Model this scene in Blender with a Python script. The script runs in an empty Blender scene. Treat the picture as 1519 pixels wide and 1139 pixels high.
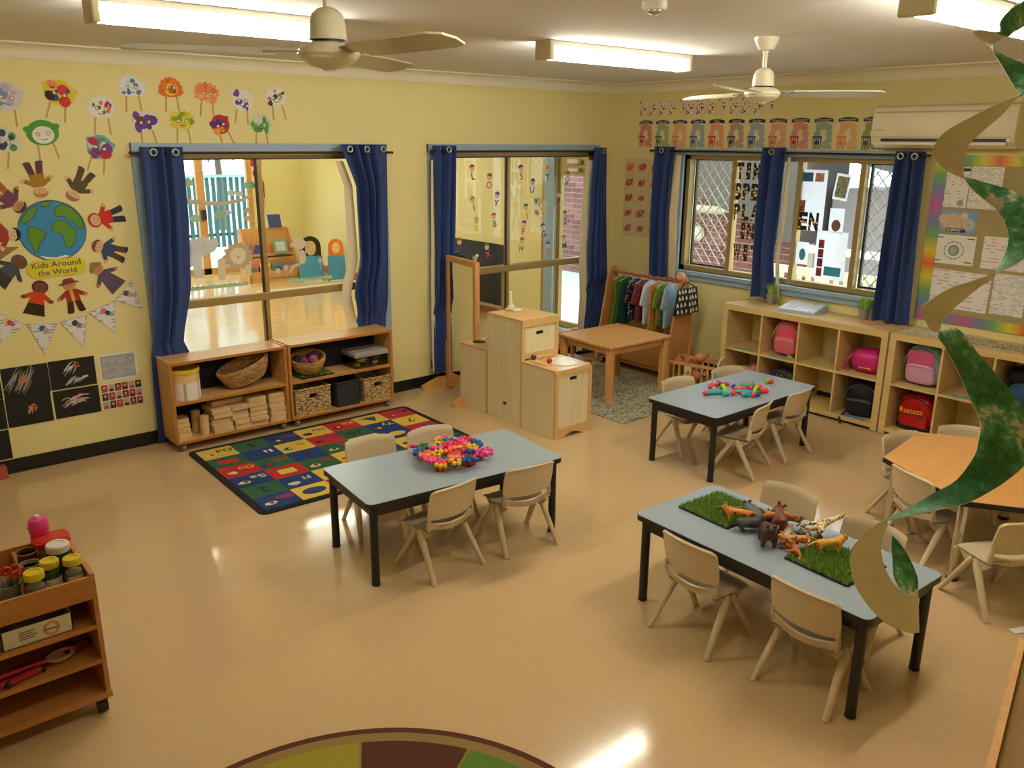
import bpy, bmesh, math, random
from mathutils import Vector, Matrix, Euler
PI = math.pi
random.seed(11)
SC = bpy.context.scene
COL = SC.collection

# ------------------------------------------------------------------ camera
cam_d = bpy.data.cameras.new('camera'); cam = bpy.data.objects.new('camera', cam_d); COL.objects.link(cam)
SC.camera = cam
cam_d.sensor_fit = 'HORIZONTAL'; cam_d.sensor_width = 36.0
cam_d.lens = 1247.58 / 1519.0 * 36.0
cam_d.clip_start = 0.05; cam_d.clip_end = 200
_r = Vector((0.76549, -0.64340, 0.00776)); _u = Vector((0.17313, 0.21758, 0.96057)); _f = Vector((0.61972, 0.73396, -0.27795))
cam.matrix_world = Matrix(((_r.x, _u.x, -_f.x, -6.51631), (_r.y, _u.y, -_f.y, -6.09935), (_r.z, _u.z, -_f.z, 2.14361), (0, 0, 0, 1)))

# ------------------------------------------------------------------ world, daylight, exposure
SC.view_settings.view_transform = 'Standard'; SC.view_settings.look = 'None'
SC.view_settings.gamma = 1.0; SC.view_settings.use_curve_mapping = False
SC.view_settings.exposure = 0.42
world = bpy.data.worlds.new('sky'); SC.world = world; world.use_nodes = True
wn = world.node_tree.nodes; wl = world.node_tree.links
bg = wn['Background']; bg.inputs['Color'].default_value = (0.80, 0.90, 1.0, 1); bg.inputs['Strength'].default_value = 4.0
sun_d = bpy.data.lights.new('sun', 'SUN'); sun_d.energy = 2.5; sun_d.angle = math.radians(0.6); sun_d.color = (1.0, 0.95, 0.85)
sun = bpy.data.objects.new('sun', sun_d); COL.objects.link(sun)
sun.rotation_euler = Vector((-0.25, 0.55, -1.0)).to_track_quat('-Z', 'Y').to_euler()
TUBE = 32.0        # strength of the fluorescent diffusers

# ------------------------------------------------------------------ materials
def lin(c):
    return tuple((v / 255 / 12.92) if v / 255 <= 0.04045 else ((v / 255 + 0.055) / 1.055) ** 2.4 for v in c[:3])
MATS = {}
def mat(name, rgb, rough=0.6, metal=0.0, spec=0.5, noise=None, bump=None, alpha=None, coat=0.0, sheen=0.0):
    """rgb in 0..255; noise = (scale, amount of brightness variation); bump = (scale, strength)"""
    if name in MATS: return MATS[name]
    m = bpy.data.materials.new(name); m.use_nodes = True; MATS[name] = m
    nt = m.node_tree; b = nt.nodes['Principled BSDF']
    c = lin(rgb) + (1,)
    b.inputs['Base Color'].default_value = c; b.inputs['Roughness'].default_value = rough
    b.inputs['Metallic'].default_value = metal; b.inputs['Specular IOR Level'].default_value = spec
    if coat: b.inputs['Coat Weight'].default_value = coat; b.inputs['Coat Roughness'].default_value = 0.12
    if sheen: b.inputs['Sheen Weight'].default_value = sheen
    if alpha is not None: b.inputs['Alpha'].default_value = alpha
    tc = nt.nodes.new('ShaderNodeTexCoord')
    if noise is None: noise = (6.0, 0.05)
    n = nt.nodes.new('ShaderNodeTexNoise'); n.inputs['Scale'].default_value = noise[0]; n.inputs['Detail'].default_value = 3
    nt.links.new(tc.outputs['Object'], n.inputs['Vector'])
    mx = nt.nodes.new('ShaderNodeMix'); mx.data_type = 'RGBA'
    mx.inputs['A'].default_value = tuple(max(0, v * (1 - noise[1] * 1.6)) for v in c[:3]) + (1,)
    mx.inputs['B'].default_value = tuple(min(1, v * (1 + noise[1] * 1.6)) for v in c[:3]) + (1,)
    nt.links.new(n.outputs['Fac'], mx.inputs['Factor']); nt.links.new(mx.outputs['Result'], b.inputs['Base Color'])
    if bump:
        n2 = nt.nodes.new('ShaderNodeTexNoise'); n2.inputs['Scale'].default_value = bump[0]; n2.inputs['Detail'].default_value = 2
        nt.links.new(tc.outputs['Object'], n2.inputs['Vector'])
        bp = nt.nodes.new('ShaderNodeBump'); bp.inputs['Strength'].default_value = bump[1]; bp.inputs['Distance'].default_value = 0.01
        nt.links.new(n2.outputs['Fac'], bp.inputs['Height']); nt.links.new(bp.outputs['Normal'], b.inputs['Normal'])
    return m
def ramp(nt, stops, fac, interp='LINEAR'):
    r = nt.nodes.new('ShaderNodeValToRGB'); cr = r.color_ramp; cr.interpolation = interp
    while len(cr.elements) < len(stops): cr.elements.new(0.5)
    for e, (p, c) in zip(cr.elements, stops): e.position = p; e.color = lin(c) + (1,)
    nt.links.new(fac, r.inputs['Fac']); return r
def wood(name, c1, c2, stretch=(1, 12, 12), rough=0.42, scale=2.2, coat=0.0):
    if name in MATS: return MATS[name]
    m = mat(name, c1, rough, coat=coat); nt = m.node_tree; b = nt.nodes['Principled BSDF']
    tc = nt.nodes.new('ShaderNodeTexCoord'); mp = nt.nodes.new('ShaderNodeMapping'); mp.inputs['Scale'].default_value = stretch
    nt.links.new(tc.outputs['Object'], mp.inputs['Vector'])
    n = nt.nodes.new('ShaderNodeTexNoise'); n.inputs['Scale'].default_value = scale; n.inputs['Detail'].default_value = 5; n.inputs['Distortion'].default_value = 0.6
    nt.links.new(mp.outputs['Vector'], n.inputs['Vector'])
    r = ramp(nt, [(0.3, c1), (0.7, c2)], n.outputs['Fac']); nt.links.new(r.outputs['Color'], b.inputs['Base Color'])
    return m
def glow(name, rgb, strength):
    if name in MATS: return MATS[name]
    m = bpy.data.materials.new(name); m.use_nodes = True; MATS[name] = m
    b = m.node_tree.nodes['Principled BSDF']; b.inputs['Base Color'].default_value = lin(rgb) + (1,)
    b.inputs['Emission Color'].default_value = lin(rgb) + (1,); b.inputs['Emission Strength'].default_value = strength
    return m
def glass(name, tint=(245, 250, 250), gloss=0.09, rough=0.0):
    if name in MATS: return MATS[name]
    m = bpy.data.materials.new(name); m.use_nodes = True; MATS[name] = m
    nt = m.node_tree; nt.nodes.remove(nt.nodes['Principled BSDF']); out = nt.nodes['Material Output']
    t = nt.nodes.new('ShaderNodeBsdfTransparent'); t.inputs['Color'].default_value = lin(tint) + (1,)
    g = nt.nodes.new('ShaderNodeBsdfGlossy'); g.inputs['Roughness'].default_value = rough
    fr = nt.nodes.new('ShaderNodeFresnel'); fr.inputs['IOR'].default_value = 1.45
    mx = nt.nodes.new('ShaderNodeMixShader')
    ge = nt.nodes.new('ShaderNodeNewGeometry'); sb = nt.nodes.new('ShaderNodeMath'); sb.operation = 'SUBTRACT'; sb.inputs[0].default_value = 1.0; nt.links.new(ge.outputs['Backfacing'], sb.inputs[1])
    mu = nt.nodes.new('ShaderNodeMath'); mu.operation = 'MULTIPLY'; nt.links.new(fr.outputs['Fac'], mu.inputs[0]); nt.links.new(sb.outputs[0], mu.inputs[1])
    nt.links.new(mu.outputs[0], mx.inputs['Fac']); nt.links.new(t.outputs['BSDF'], mx.inputs[1]); nt.links.new(g.outputs['BSDF'], mx.inputs[2])
    nt.links.new(mx.outputs['Shader'], out.inputs['Surface'])
    return m
def spots(name, base, dots, scale=90, size=0.35, rough=0.6, coords='Object'):
    """random round dots of several colours on a plain ground"""
    if name in MATS: return MATS[name]
    m = mat(name, base, rough); nt = m.node_tree; b = nt.nodes['Principled BSDF']
    tc = nt.nodes.new('ShaderNodeTexCoord')
    v = nt.nodes.new('ShaderNodeTexVoronoi'); v.inputs['Scale'].default_value = scale; v.inputs['Randomness'].default_value = 0.75
    nt.links.new(tc.outputs[coords], v.inputs['Vector'])
    sep = nt.nodes.new('ShaderNodeSeparateColor'); nt.links.new(v.outputs['Color'], sep.inputs['Color'])
    r = ramp(nt, [(i / len(dots), c) for i, c in enumerate(dots)], sep.outputs['Red'], 'CONSTANT')
    lt = nt.nodes.new('ShaderNodeMath'); lt.operation = 'LESS_THAN'; lt.inputs[1].default_value = size
    nt.links.new(v.outputs['Distance'], lt.inputs[0])
    mx = nt.nodes.new('ShaderNodeMix'); mx.data_type = 'RGBA'; mx.inputs['A'].default_value = lin(base) + (1,)
    nt.links.new(lt.outputs[0], mx.inputs['Factor']); nt.links.new(r.outputs['Color'], mx.inputs['B'])
    nt.links.new(mx.outputs['Result'], b.inputs['Base Color'])
    return m
def printed(name, paper=(236, 232, 222), ink=(120, 118, 120), rows=40.0, words=26.0, rough=0.5, keep=0.5):
    """rows of small grey print on paper, in the sheet's own plane"""
    if name in MATS: return MATS[name]
    m = mat(name, paper, rough); nt = m.node_tree; b = nt.nodes['Principled BSDF']
    tc = nt.nodes.new('ShaderNodeTexCoord'); sx = nt.nodes.new('ShaderNodeSeparateXYZ'); nt.links.new(tc.outputs['Object'], sx.inputs[0])
    w = nt.nodes.new('ShaderNodeMath'); w.operation = 'MULTIPLY'; w.inputs[1].default_value = rows; nt.links.new(sx.outputs['Y'], w.inputs[0])
    f = nt.nodes.new('ShaderNodeMath'); f.operation = 'FRACT'; nt.links.new(w.outputs[0], f.inputs[0])
    lt = nt.nodes.new('ShaderNodeMath'); lt.operation = 'LESS_THAN'; lt.inputs[1].default_value = 0.42; nt.links.new(f.outputs[0], lt.inputs[0])
    mp = nt.nodes.new('ShaderNodeMapping'); mp.inputs['Scale'].default_value = (words, rows, 1); nt.links.new(tc.outputs['Object'], mp.inputs['Vector'])
    n = nt.nodes.new('ShaderNodeTexWhiteNoise'); 
    fl = nt.nodes.new('ShaderNodeVectorMath'); fl.operation = 'FLOOR'; nt.links.new(mp.outputs['Vector'], fl.inputs[0]); nt.links.new(fl.outputs[0], n.inputs['Vector'])
    gt = nt.nodes.new('ShaderNodeMath'); gt.operation = 'GREATER_THAN'; gt.inputs[1].default_value = 1 - keep; nt.links.new(n.outputs['Value'], gt.inputs[0])
    mu = nt.nodes.new('ShaderNodeMath'); mu.operation = 'MULTIPLY'; nt.links.new(lt.outputs[0], mu.inputs[0]); nt.links.new(gt.outputs[0], mu.inputs[1])
    mx = nt.nodes.new('ShaderNodeMix'); mx.data_type = 'RGBA'; mx.inputs['A'].default_value = lin(paper) + (1,); mx.inputs['B'].default_value = lin(ink) + (1,)
    nt.links.new(mu.outputs[0], mx.inputs['Factor']); nt.links.new(mx.outputs['Result'], b.inputs['Base Color'])
    return m
def scribble(name, base, inks, scale=22, rough=0.6, width=0.10):
    """crayon or paint strokes: warped bands of a few colours on a ground"""
    if name in MATS: return MATS[name]
    m = mat(name, base, rough); nt = m.node_tree; b = nt.nodes['Principled BSDF']
    tc = nt.nodes.new('ShaderNodeTexCoord')
    n = nt.nodes.new('ShaderNodeTexNoise'); n.inputs['Scale'].default_value = scale; n.inputs['Detail'].default_value = 2; n.inputs['Distortion'].default_value = 1.5
    nt.links.new(tc.outputs['Object'], n.inputs['Vector'])
    st = [(0.0, base)]
    k = len(inks)
    for i, c in enumerate(inks):
        a = 0.36 + i * 0.28 / k
        st += [(a, c), (a + 0.28 / k * (0.45 + width), base)]
    r = ramp(nt, st, n.outputs['Fac'], 'CONSTANT'); nt.links.new(r.outputs['Color'], b.inputs['Base Color'])
    return m

# ------------------------------------------------------------------ mesh helpers
class MB:
    def __init__(s): s.v = []; s.f = []; s.m = []
    def add(s, vs, fs, mi=0, M=None):
        o = len(s.v)
        s.v += [tuple(M @ Vector(v)) for v in vs] if M is not None else [tuple(v) for v in vs]
        s.f += [tuple(i + o for i in f) for f in fs]; s.m += [mi] * len(fs); return s
    def box(s, x0, x1, y0, y1, z0, z1, mi=0, M=None):
        v = [(x0, y0, z0), (x1, y0, z0), (x1, y1, z0), (x0, y1, z0), (x0, y0, z1), (x1, y0, z1), (x1, y1, z1), (x0, y1, z1)]
        return s.add(v, [(3, 2, 1, 0), (4, 5, 6, 7), (0, 1, 5, 4), (1, 2, 6, 5), (2, 3, 7, 6), (3, 0, 4, 7)], mi, M)
    def cbox(s, c, d, mi=0, M=None):
        return s.box(c[0] - d[0] / 2, c[0] + d[0] / 2, c[1] - d[1] / 2, c[1] + d[1] / 2, c[2] - d[2] / 2, c[2] + d[2] / 2, mi, M)
    def rbox(s, c, d, r=0.01, seg=2, mi=0, M=None):
        bm = bmesh.new(); bmesh.ops.create_cube(bm, size=1.0)
        for v in bm.verts: v.co = Vector((v.co.x * d[0] + c[0], v.co.y * d[1] + c[1], v.co.z * d[2] + c[2]))
        bmesh.ops.bevel(bm, geom=bm.edges[:], offset=min(r, min(d) * 0.49), segments=seg, affect='EDGES', profile=0.5)
        s.bm(bm, mi, M); return s
    def bm(s, bm, mi=0, M=None):
        bm.verts.index_update()
        s.add([v.co.copy() for v in bm.verts], [tuple(v.index for v in f.verts) for f in bm.faces], mi, M); bm.free(); return s
    def prism(s, pts, z0, z1, mi=0, M=None):
        """2-D outline (counter-clockwise) pulled from z0 to z1"""
        a = sum(pts[i][0] * pts[(i + 1) % len(pts)][1] - pts[(i + 1) % len(pts)][0] * pts[i][1] for i in range(len(pts)))
        if a < 0: pts = pts[::-1]
        n = len(pts)
        v = [(p[0], p[1], z0) for p in pts] + [(p[0], p[1], z1) for p in pts]
        f = [tuple(range(n - 1, -1, -1)), tuple(range(n, 2 * n))] + [(i, (i + 1) % n, n + (i + 1) % n, n + i) for i in range(n)]
        return s.add(v, f, mi, M)
    def tube(s, path, r, seg=8, mi=0, M=None, caps=True, flat=1.0):
        """round bar along a path; r a number or one per point"""
        P = [Vector(p) for p in path]; n = len(P); R = r if hasattr(r, '__len__') else [r] * n
        o = []; prev = None
        for i in range(n):
            t = (P[min(i + 1, n - 1)] - P[max(i - 1, 0)]).normalized()
            if prev is None:
                ref = Vector((0, 0, 1)) if abs(t.z) < 0.9 else Vector((1, 0, 0)); a = ref.cross(t).normalized()
            else: a = (prev - t * prev.dot(t)).normalized()
            prev = a; b = t.cross(a)
            o += [P[i] + (a * math.cos(2 * PI * k / seg) + b * math.sin(2 * PI * k / seg) * flat) * R[i] for k in range(seg)]
        f = [(i * seg + k, i * seg + (k + 1) % seg, (i + 1) * seg + (k + 1) % seg, (i + 1) * seg + k) for i in range(n - 1) for k in range(seg)]
        if caps: f += [tuple(range(seg - 1, -1, -1)), tuple(range((n - 1) * seg, n * seg))]
        return s.add(o, f, mi, M)
    def lathe(s, prof, seg=24, mi=0, M=None, sx=1.0, sy=1.0):
        """profile of (radius, z) spun about z"""
        v = []; f = []; n = len(prof)
        for (r, z) in prof: v += [(r * sx * math.cos(2 * PI * k / seg), r * sy * math.sin(2 * PI * k / seg), z) for k in range(seg)]
        for i in range(n - 1): f += [(i * seg + k, i * seg + (k + 1) % seg, (i + 1) * seg + (k + 1) % seg, (i + 1) * seg + k) for k in range(seg)]
        if prof[0][0] > 1e-4: f.append(tuple(range(seg - 1, -1, -1)))
        if prof[-1][0] > 1e-4: f.append(tuple(range((n - 1) * seg, n * seg)))
        return s.add(v, f, mi, M)
    def ball(s, c, r, seg=10, mi=0, M=None, sc=(1, 1, 1)):
        rings = max(4, seg // 2 + 1); v = [(c[0], c[1], c[2] - r * sc[2])]; f = []
        for i in range(1, rings):
            a = -PI / 2 + PI * i / rings
            v += [(c[0] + r * sc[0] * math.cos(a) * math.cos(2 * PI * k / seg), c[1] + r * sc[1] * math.cos(a) * math.sin(2 * PI * k / seg), c[2] + r * sc[2] * math.sin(a)) for k in range(seg)]
        v.append((c[0], c[1], c[2] + r * sc[2])); t = len(v) - 1
        f += [(0, 1 + (k + 1) % seg, 1 + k) for k in range(seg)]
        for i in range(rings - 2): f += [(1 + i * seg + k, 1 + i * seg + (k + 1) % seg, 1 + (i + 1) * seg + (k + 1) % seg, 1 + (i + 1) * seg + k) for k in range(seg)]
        f += [(1 + (rings - 2) * seg + k, 1 + (rings - 2) * seg + (k + 1) % seg, t) for k in range(seg)]
        return s.add(v, f, mi, M)
    def torus(s, c, R, r, seg=20, sg=8, mi=0, M=None):
        v = []; f = []
        for i in range(seg):
            a = 2 * PI * i / seg
            for k in range(sg):
                b = 2 * PI * k / sg; q = R + r * math.cos(b)
                v.append((c[0] + q * math.cos(a), c[1] + q * math.sin(a), c[2] + r * math.sin(b)))
        f = [(i * sg + k, ((i + 1) % seg) * sg + k, ((i + 1) % seg) * sg + (k + 1) % sg, i * sg + (k + 1) % sg) for i in range(seg) for k in range(sg)]
        return s.add(v, f, mi, M)
    def sheet(s, fn, nu, nv, th=0.0, mi=0, M=None):
        """grid surface fn(u, v); th > 0 gives it thickness along its normal"""
        P = [[Vector(fn(i / nu, j / nv)) for i in range(nu + 1)] for j in range(nv + 1)]
        flat = [p for row in P for p in row]; W = nu + 1
        f = [(j * W + i, j * W + i + 1, (j + 1) * W + i + 1, (j + 1) * W + i) for j in range(nv) for i in range(nu)]
        if th <= 0: return s.add(flat, f, mi, M)
        back = []
        for j in range(nv + 1):
            for i in range(nu + 1):
                du = P[j][min(i + 1, nu)] - P[j][max(i - 1, 0)]; dv = P[min(j + 1, nv)][i] - P[max(j - 1, 0)][i]
                nn = du.cross(dv)
                nn = nn.normalized() if nn.length > 1e-9 else Vector((0, 0, 1))
                back.append(P[j][i] - nn * th)
        o = len(flat); g = [tuple(o + k for k in reversed(q)) for q in f]
        rim = [j * W for j in range(nv, -1, -1)] + list(range(1, W)) + [j * W + nu for j in range(1, nv + 1)] + [nv * W + i for i in range(nu - 1, 0, -1)]
        e = [(rim[k], rim[k] + o, rim[(k + 1) % len(rim)] + o, rim[(k + 1) % len(rim)]) for k in range(len(rim))]
        return s.add(flat + back, f + g + e, mi, M)
    def mesh(s, name):
        me = bpy.data.meshes.new(name); me.from_pydata(s.v, [], s.f)
        if any(s.m): me.polygons.foreach_set('material_index', s.m)
        me.update(); return me
def put(name, mb, m, parent=None, smooth=None, loc=None, rot=None):
    """link ONE mesh object; m a material or a list"""
    me = mb.mesh(name) if isinstance(mb, MB) else mb
    if isinstance(mb, MB):
        for x in (m if isinstance(m, (list, tuple)) else [m]): me.materials.append(x)
        if smooth is not None:
            bm = bmesh.new(); bm.from_mesh(me); bmesh.ops.recalc_face_normals(bm, faces=bm.faces[:]); bm.to_mesh(me); bm.free()
            me.shade_smooth(); me.set_sharp_from_angle(angle=math.radians(smooth))
    o = bpy.data.objects.new(name, me); COL.objects.link(o)
    if parent is not None: o.parent = parent
    if loc is not None: o.location = loc
    if rot is not None: o.rotation_euler = rot
    return o
def tag(o, label, cat, group=None):
    o['label'] = label; o['category'] = cat
    if group: o['group'] = group
    return o
def thing(name, label, cat, loc=(0, 0, 0), rot=(0, 0, 0), group=None):
    o = bpy.data.objects.new(name, None); COL.objects.link(o); o.empty_display_size = 0.1
    o.location = loc; o.rotation_euler = rot
    return tag(o, label, cat, group)
def struct(o): o['kind'] = 'structure'; return o
def dup(root, loc=None, rot=None, label=None, group=None):
    r = root.copy(); COL.objects.link(r)
    if loc is not None: r.location = loc
    if rot is not None: r.rotation_euler = rot
    if label: r['label'] = label
    if group: r['group'] = group
    for ch in root.children:
        c = ch.copy(); COL.objects.link(c); c.parent = r
        for g in ch.children:
            d = g.copy(); COL.objects.link(d); d.parent = c
    return r
_TXT = {}
def text_geo(t, bold=0.0):
    """vertices and faces of a line of lettering one unit high, centred on x, standing on y = 0"""
    if (t, bold) in _TXT: return _TXT[(t, bold)]
    cu = bpy.data.curves.new('lettering', 'FONT'); cu.body = t; cu.size = 1.38; cu.align_x = 'CENTER'; cu.offset = bold; cu.resolution_u = 3; cu.fill_mode = 'FRONT'
    ob = bpy.data.objects.new('lettering', cu); me = ob.to_mesh()
    r = ([v.co.copy() for v in me.vertices], [tuple(p.vertices) for p in me.polygons])
    ob.to_mesh_clear(); bpy.data.objects.remove(ob); bpy.data.curves.remove(cu)
    _TXT[(t, bold)] = r; return r
def text(mb, t, h, c=(0, 0), z=0.002, wid=1.0, rot=0.0, mi=0, bold=0.0, fit=None):
    v, f = text_geo(t, bold)
    if fit:
        w = max(p.x for p in v) - min(p.x for p in v); wid = fit / (w * h)
    M = Matrix.Translation((c[0], c[1], z)) @ Matrix.Rotation(rot, 4, 'Z') @ Matrix.Diagonal((h * wid, h, 1, 1))
    return mb.add(v, f, mi, M)
def circle(r, n=20, c=(0, 0), sx=1.0, sy=1.0, a0=0.0): return [(c[0] + r * sx * math.cos(a0 + 2 * PI * k / n), c[1] + r * sy * math.sin(a0 + 2 * PI * k / n)) for k in range(n)]
def rrect(w, h, r, n=4, c=(0, 0)):
    o = []
    for (sx, sy, a) in ((1, 1, 0), (-1, 1, PI / 2), (-1, -1, PI), (1, -1, 1.5 * PI)):
        o += [(c[0] + sx * (w / 2 - r) + r * math.cos(a + PI / 2 * k / n), c[1] + sy * (h / 2 - r) + r * math.sin(a + PI / 2 * k / n)) for k in range(n + 1)]
    return o
ON_BACK = (PI / 2, 0, 0)          # things flat on the back wall: local x right, y up, z into the room
ON_RIGHT = (PI / 2, 0, -PI / 2)   # the same on the right wall
def flat_rot(base, a): return (base.to_matrix() if isinstance(base, Euler) else Euler(base).to_matrix()) @ Matrix.Rotation(a, 3, 'Z')
def on_back(x, z, a=0.0, off=0.002): return (x, -off, z), flat_rot(ON_BACK, a).to_euler()
def on_right(y, z, a=0.0, off=0.002): return (-off, y, z), flat_rot(ON_RIGHT, a).to_euler()

# ------------------------------------------------------------------ shared materials
M_wall = mat('yellow wall paint', (228, 214, 150), 0.62, noise=(1.5, 0.02), bump=(260, 0.05))
M_ceil = mat('ceiling paint', (230, 228, 224), 0.85, noise=(1.0, 0.02))
M_corn = mat('cornice paint', (232, 224, 200), 0.6, noise=(1, .02))
M_base = mat('black vinyl skirting', (22, 21, 20), 0.35)
M_blue = mat('pale blue gloss paint', (150, 172, 192), 0.4)
M_brz = mat('bronze aluminium', (168, 142, 88), 0.38, metal=0.35)
M_dark = mat('dark bronze rubber', (46, 38, 28), 0.5)
M_black = mat('black plastic', (18, 18, 18), 0.42)
M_white = mat('white plastic', (226, 222, 208), 0.4)
M_cream = mat('cream lining cloth', (226, 214, 178), 0.8)
M_steel = mat('brushed steel', (190, 188, 184), 0.28, metal=1.0)
M_glass = glass('window glass')
M_navy = mat('navy curtain cloth', (32, 58, 118), 0.75, noise=(4, 0.08), bump=(300, 0.08), sheen=0.15)
M_beech = wood('beech veneer', (204, 154, 88), (218, 172, 108), (1, 14, 14))
M_beech2 = wood('beech edging', (176, 108, 46), (190, 124, 58), (2, 2, 2))
M_birch = wood('birch veneer', (206, 172, 112), (220, 190, 132), (14, 1, 14))
M_ply = wood('pale plywood', (226, 210, 166), (236, 222, 184), (14, 14, 1))
M_pine = wood('lacquered pine', (216, 172, 108), (226, 186, 124), (14, 14, 1))
M_oak = wood('honey timber', (202, 146, 82), (216, 164, 100), (14, 14, 1.2))
# ================================================================== the setting
H = 2.69; XL = -7.3; YF = -6.95
# floor: speckled vinyl with a soft polish
m = mat('speckled vinyl', (206, 168, 112), 0.2, noise=(3, 0.03)); nt = m.node_tree; b = nt.nodes['Principled BSDF']
tc = nt.nodes.new('ShaderNodeTexCoord')
n1 = nt.nodes.new('ShaderNodeTexNoise'); n1.inputs['Scale'].default_value = 38; n1.inputs['Detail'].default_value = 6; n1.inputs['Roughness'].default_value = 0.7
mp = nt.nodes.new('ShaderNodeMapping'); mp.inputs['Scale'].default_value = (0.5, 1.6, 1); mp.inputs['Rotation'].default_value = (0, 0, 0.5)
nt.links.new(tc.outputs['Object'], mp.inputs['Vector']); nt.links.new(mp.outputs['Vector'], n1.inputs['Vector'])
r = ramp(nt, [(0.3, (196, 165, 120)), (0.55, (201, 170, 126)), (0.75, (206, 176, 131))], n1.outputs['Fac'])
nt.links.new(r.outputs['Color'], b.inputs['Base Color'])
n2 = nt.nodes.new('ShaderNodeTexNoise'); n2.inputs['Scale'].default_value = 1.6; n2.inputs['Detail'].default_value = 4
nt.links.new(tc.outputs['Object'], n2.inputs['Vector'])
rr = nt.nodes.new('ShaderNodeMapRange'); rr.inputs['To Min'].default_value = 0.07; rr.inputs['To Max'].default_value = 0.13
nt.links.new(n2.outputs['Fac'], rr.inputs['Value']); nt.links.new(rr.outputs['Result'], b.inputs['Roughness'])
struct(put('floor', MB().box(XL, 0, YF, 0, -0.1, 0), m))
struct(put('ceiling', MB().box(XL - .1, 0.2, YF - .1, 0.02, H, H + 0.1), M_ceil))
def wall_with_holes(name, along, fixed, thick, a0, a1, z0, z1, holes, m):
    """wall in the plane of 'along' with rectangular openings (a0, a1, z0, z1)"""
    mb = MB(); hs = sorted(holes)
    def bx(p0, p1, q0, q1):
        if p1 - p0 < 1e-4 or q1 - q0 < 1e-4: return
        if along == 'x': mb.box(p0, p1, min(fixed, fixed + thick), max(fixed, fixed + thick), q0, q1)
        else: mb.box(min(fixed, fixed + thick), max(fixed, fixed + thick), p0, p1, q0, q1)
    cur = a0
    for (h0, h1, k0, k1) in hs:
        bx(cur, h0, z0, z1); bx(h0, h1, z0, k0); bx(h0, h1, k1, z1); cur = h1
    bx(cur, a1, z0, z1)
    return struct(put(name, mb, m))
W1 = (-4.66, -2.80, 0.22, 2.05); W2 = (-2.27, -0.33, 0.22, 2.05); WB = (-3.02, -0.88, 0.955, 2.03)
wall_with_holes('wall_back', 'x', 0.0, 0.12, XL - .1, 0.2, -0.1, H + .1, [W1, W2], M_wall)
wall_with_holes('wall_right', 'y', 0.0, 0.2, YF - .1, 0.0, -0.1, H + .1, [WB], M_wall)
struct(put('wall_left', MB().box(XL - .1, XL, YF, 0, -0.1, H + .1), M_wall))
struct(put('wall_front', MB().box(XL - .1, 0, YF - .1, YF, -0.1, H + .1), M_wall))
# cove cornice
def cornice(name, p0, p1, inward):
    prof = [(0, 0)] + [(0.09 * (1 - math.cos(t)) , 0.09 * math.sin(t)) for t in [PI / 2 * k / 6 for k in range(7)]] + [(0.0, 0.09)]
    prof = [(0, 0), (0.008, 0), (0.012, 0.016)] + [(0.012 + 0.07 * (1 - math.cos(t)), 0.016 + 0.062 * math.sin(t)) for t in [PI / 2 * k / 6 for k in range(1, 7)]] + [(0.09, 0.08), (0.09, 0.092), (0, 0.092)]
    mb = MB(); p0 = Vector(p0); p1 = Vector(p1); w = Vector(inward)
    n = len(prof); v = [p + w * a + Vector((0, 0, H - 0.09 + c)) for p in (p0, p1) for (a, c) in prof]
    f = [(k, (k + 1) % n, n + (k + 1) % n, n + k) for k in range(n)] + [tuple(range(n)), tuple(range(2 * n - 1, n - 1, -1))]
    mb.add(v, f); o = put(name, mb, M_corn, smooth=40); struct(o)
cornice('trim_1', (XL, 0, 0), (0, 0, 0), (0, -1, 0)); cornice('trim_2', (0, 0, 0), (0, YF, 0), (-1, 0, 0))
cornice('trim_3', (XL, YF, 0), (XL, 0, 0), (1, 0, 0)); cornice('trim_4', (0, YF, 0), (XL, YF, 0), (0, 1, 0))
struct(put('baseboard_back', MB().box(XL, -0.002, -0.008, -0.0005, 0, 0.095).box(XL, -0.002, -0.014, -0.0005, 0, 0.012), M_base))
struct(put('baseboard_right', MB().box(-0.008, -0.0005, YF, -0.01, 0, 0.095).box(-0.014, -0.0005, YF, -0.01, 0, 0.012), M_base))
struct(put('baseboard_left', MB().box(XL + .0005, XL + 0.008, YF, 0, 0, 0.095), M_base))

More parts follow.
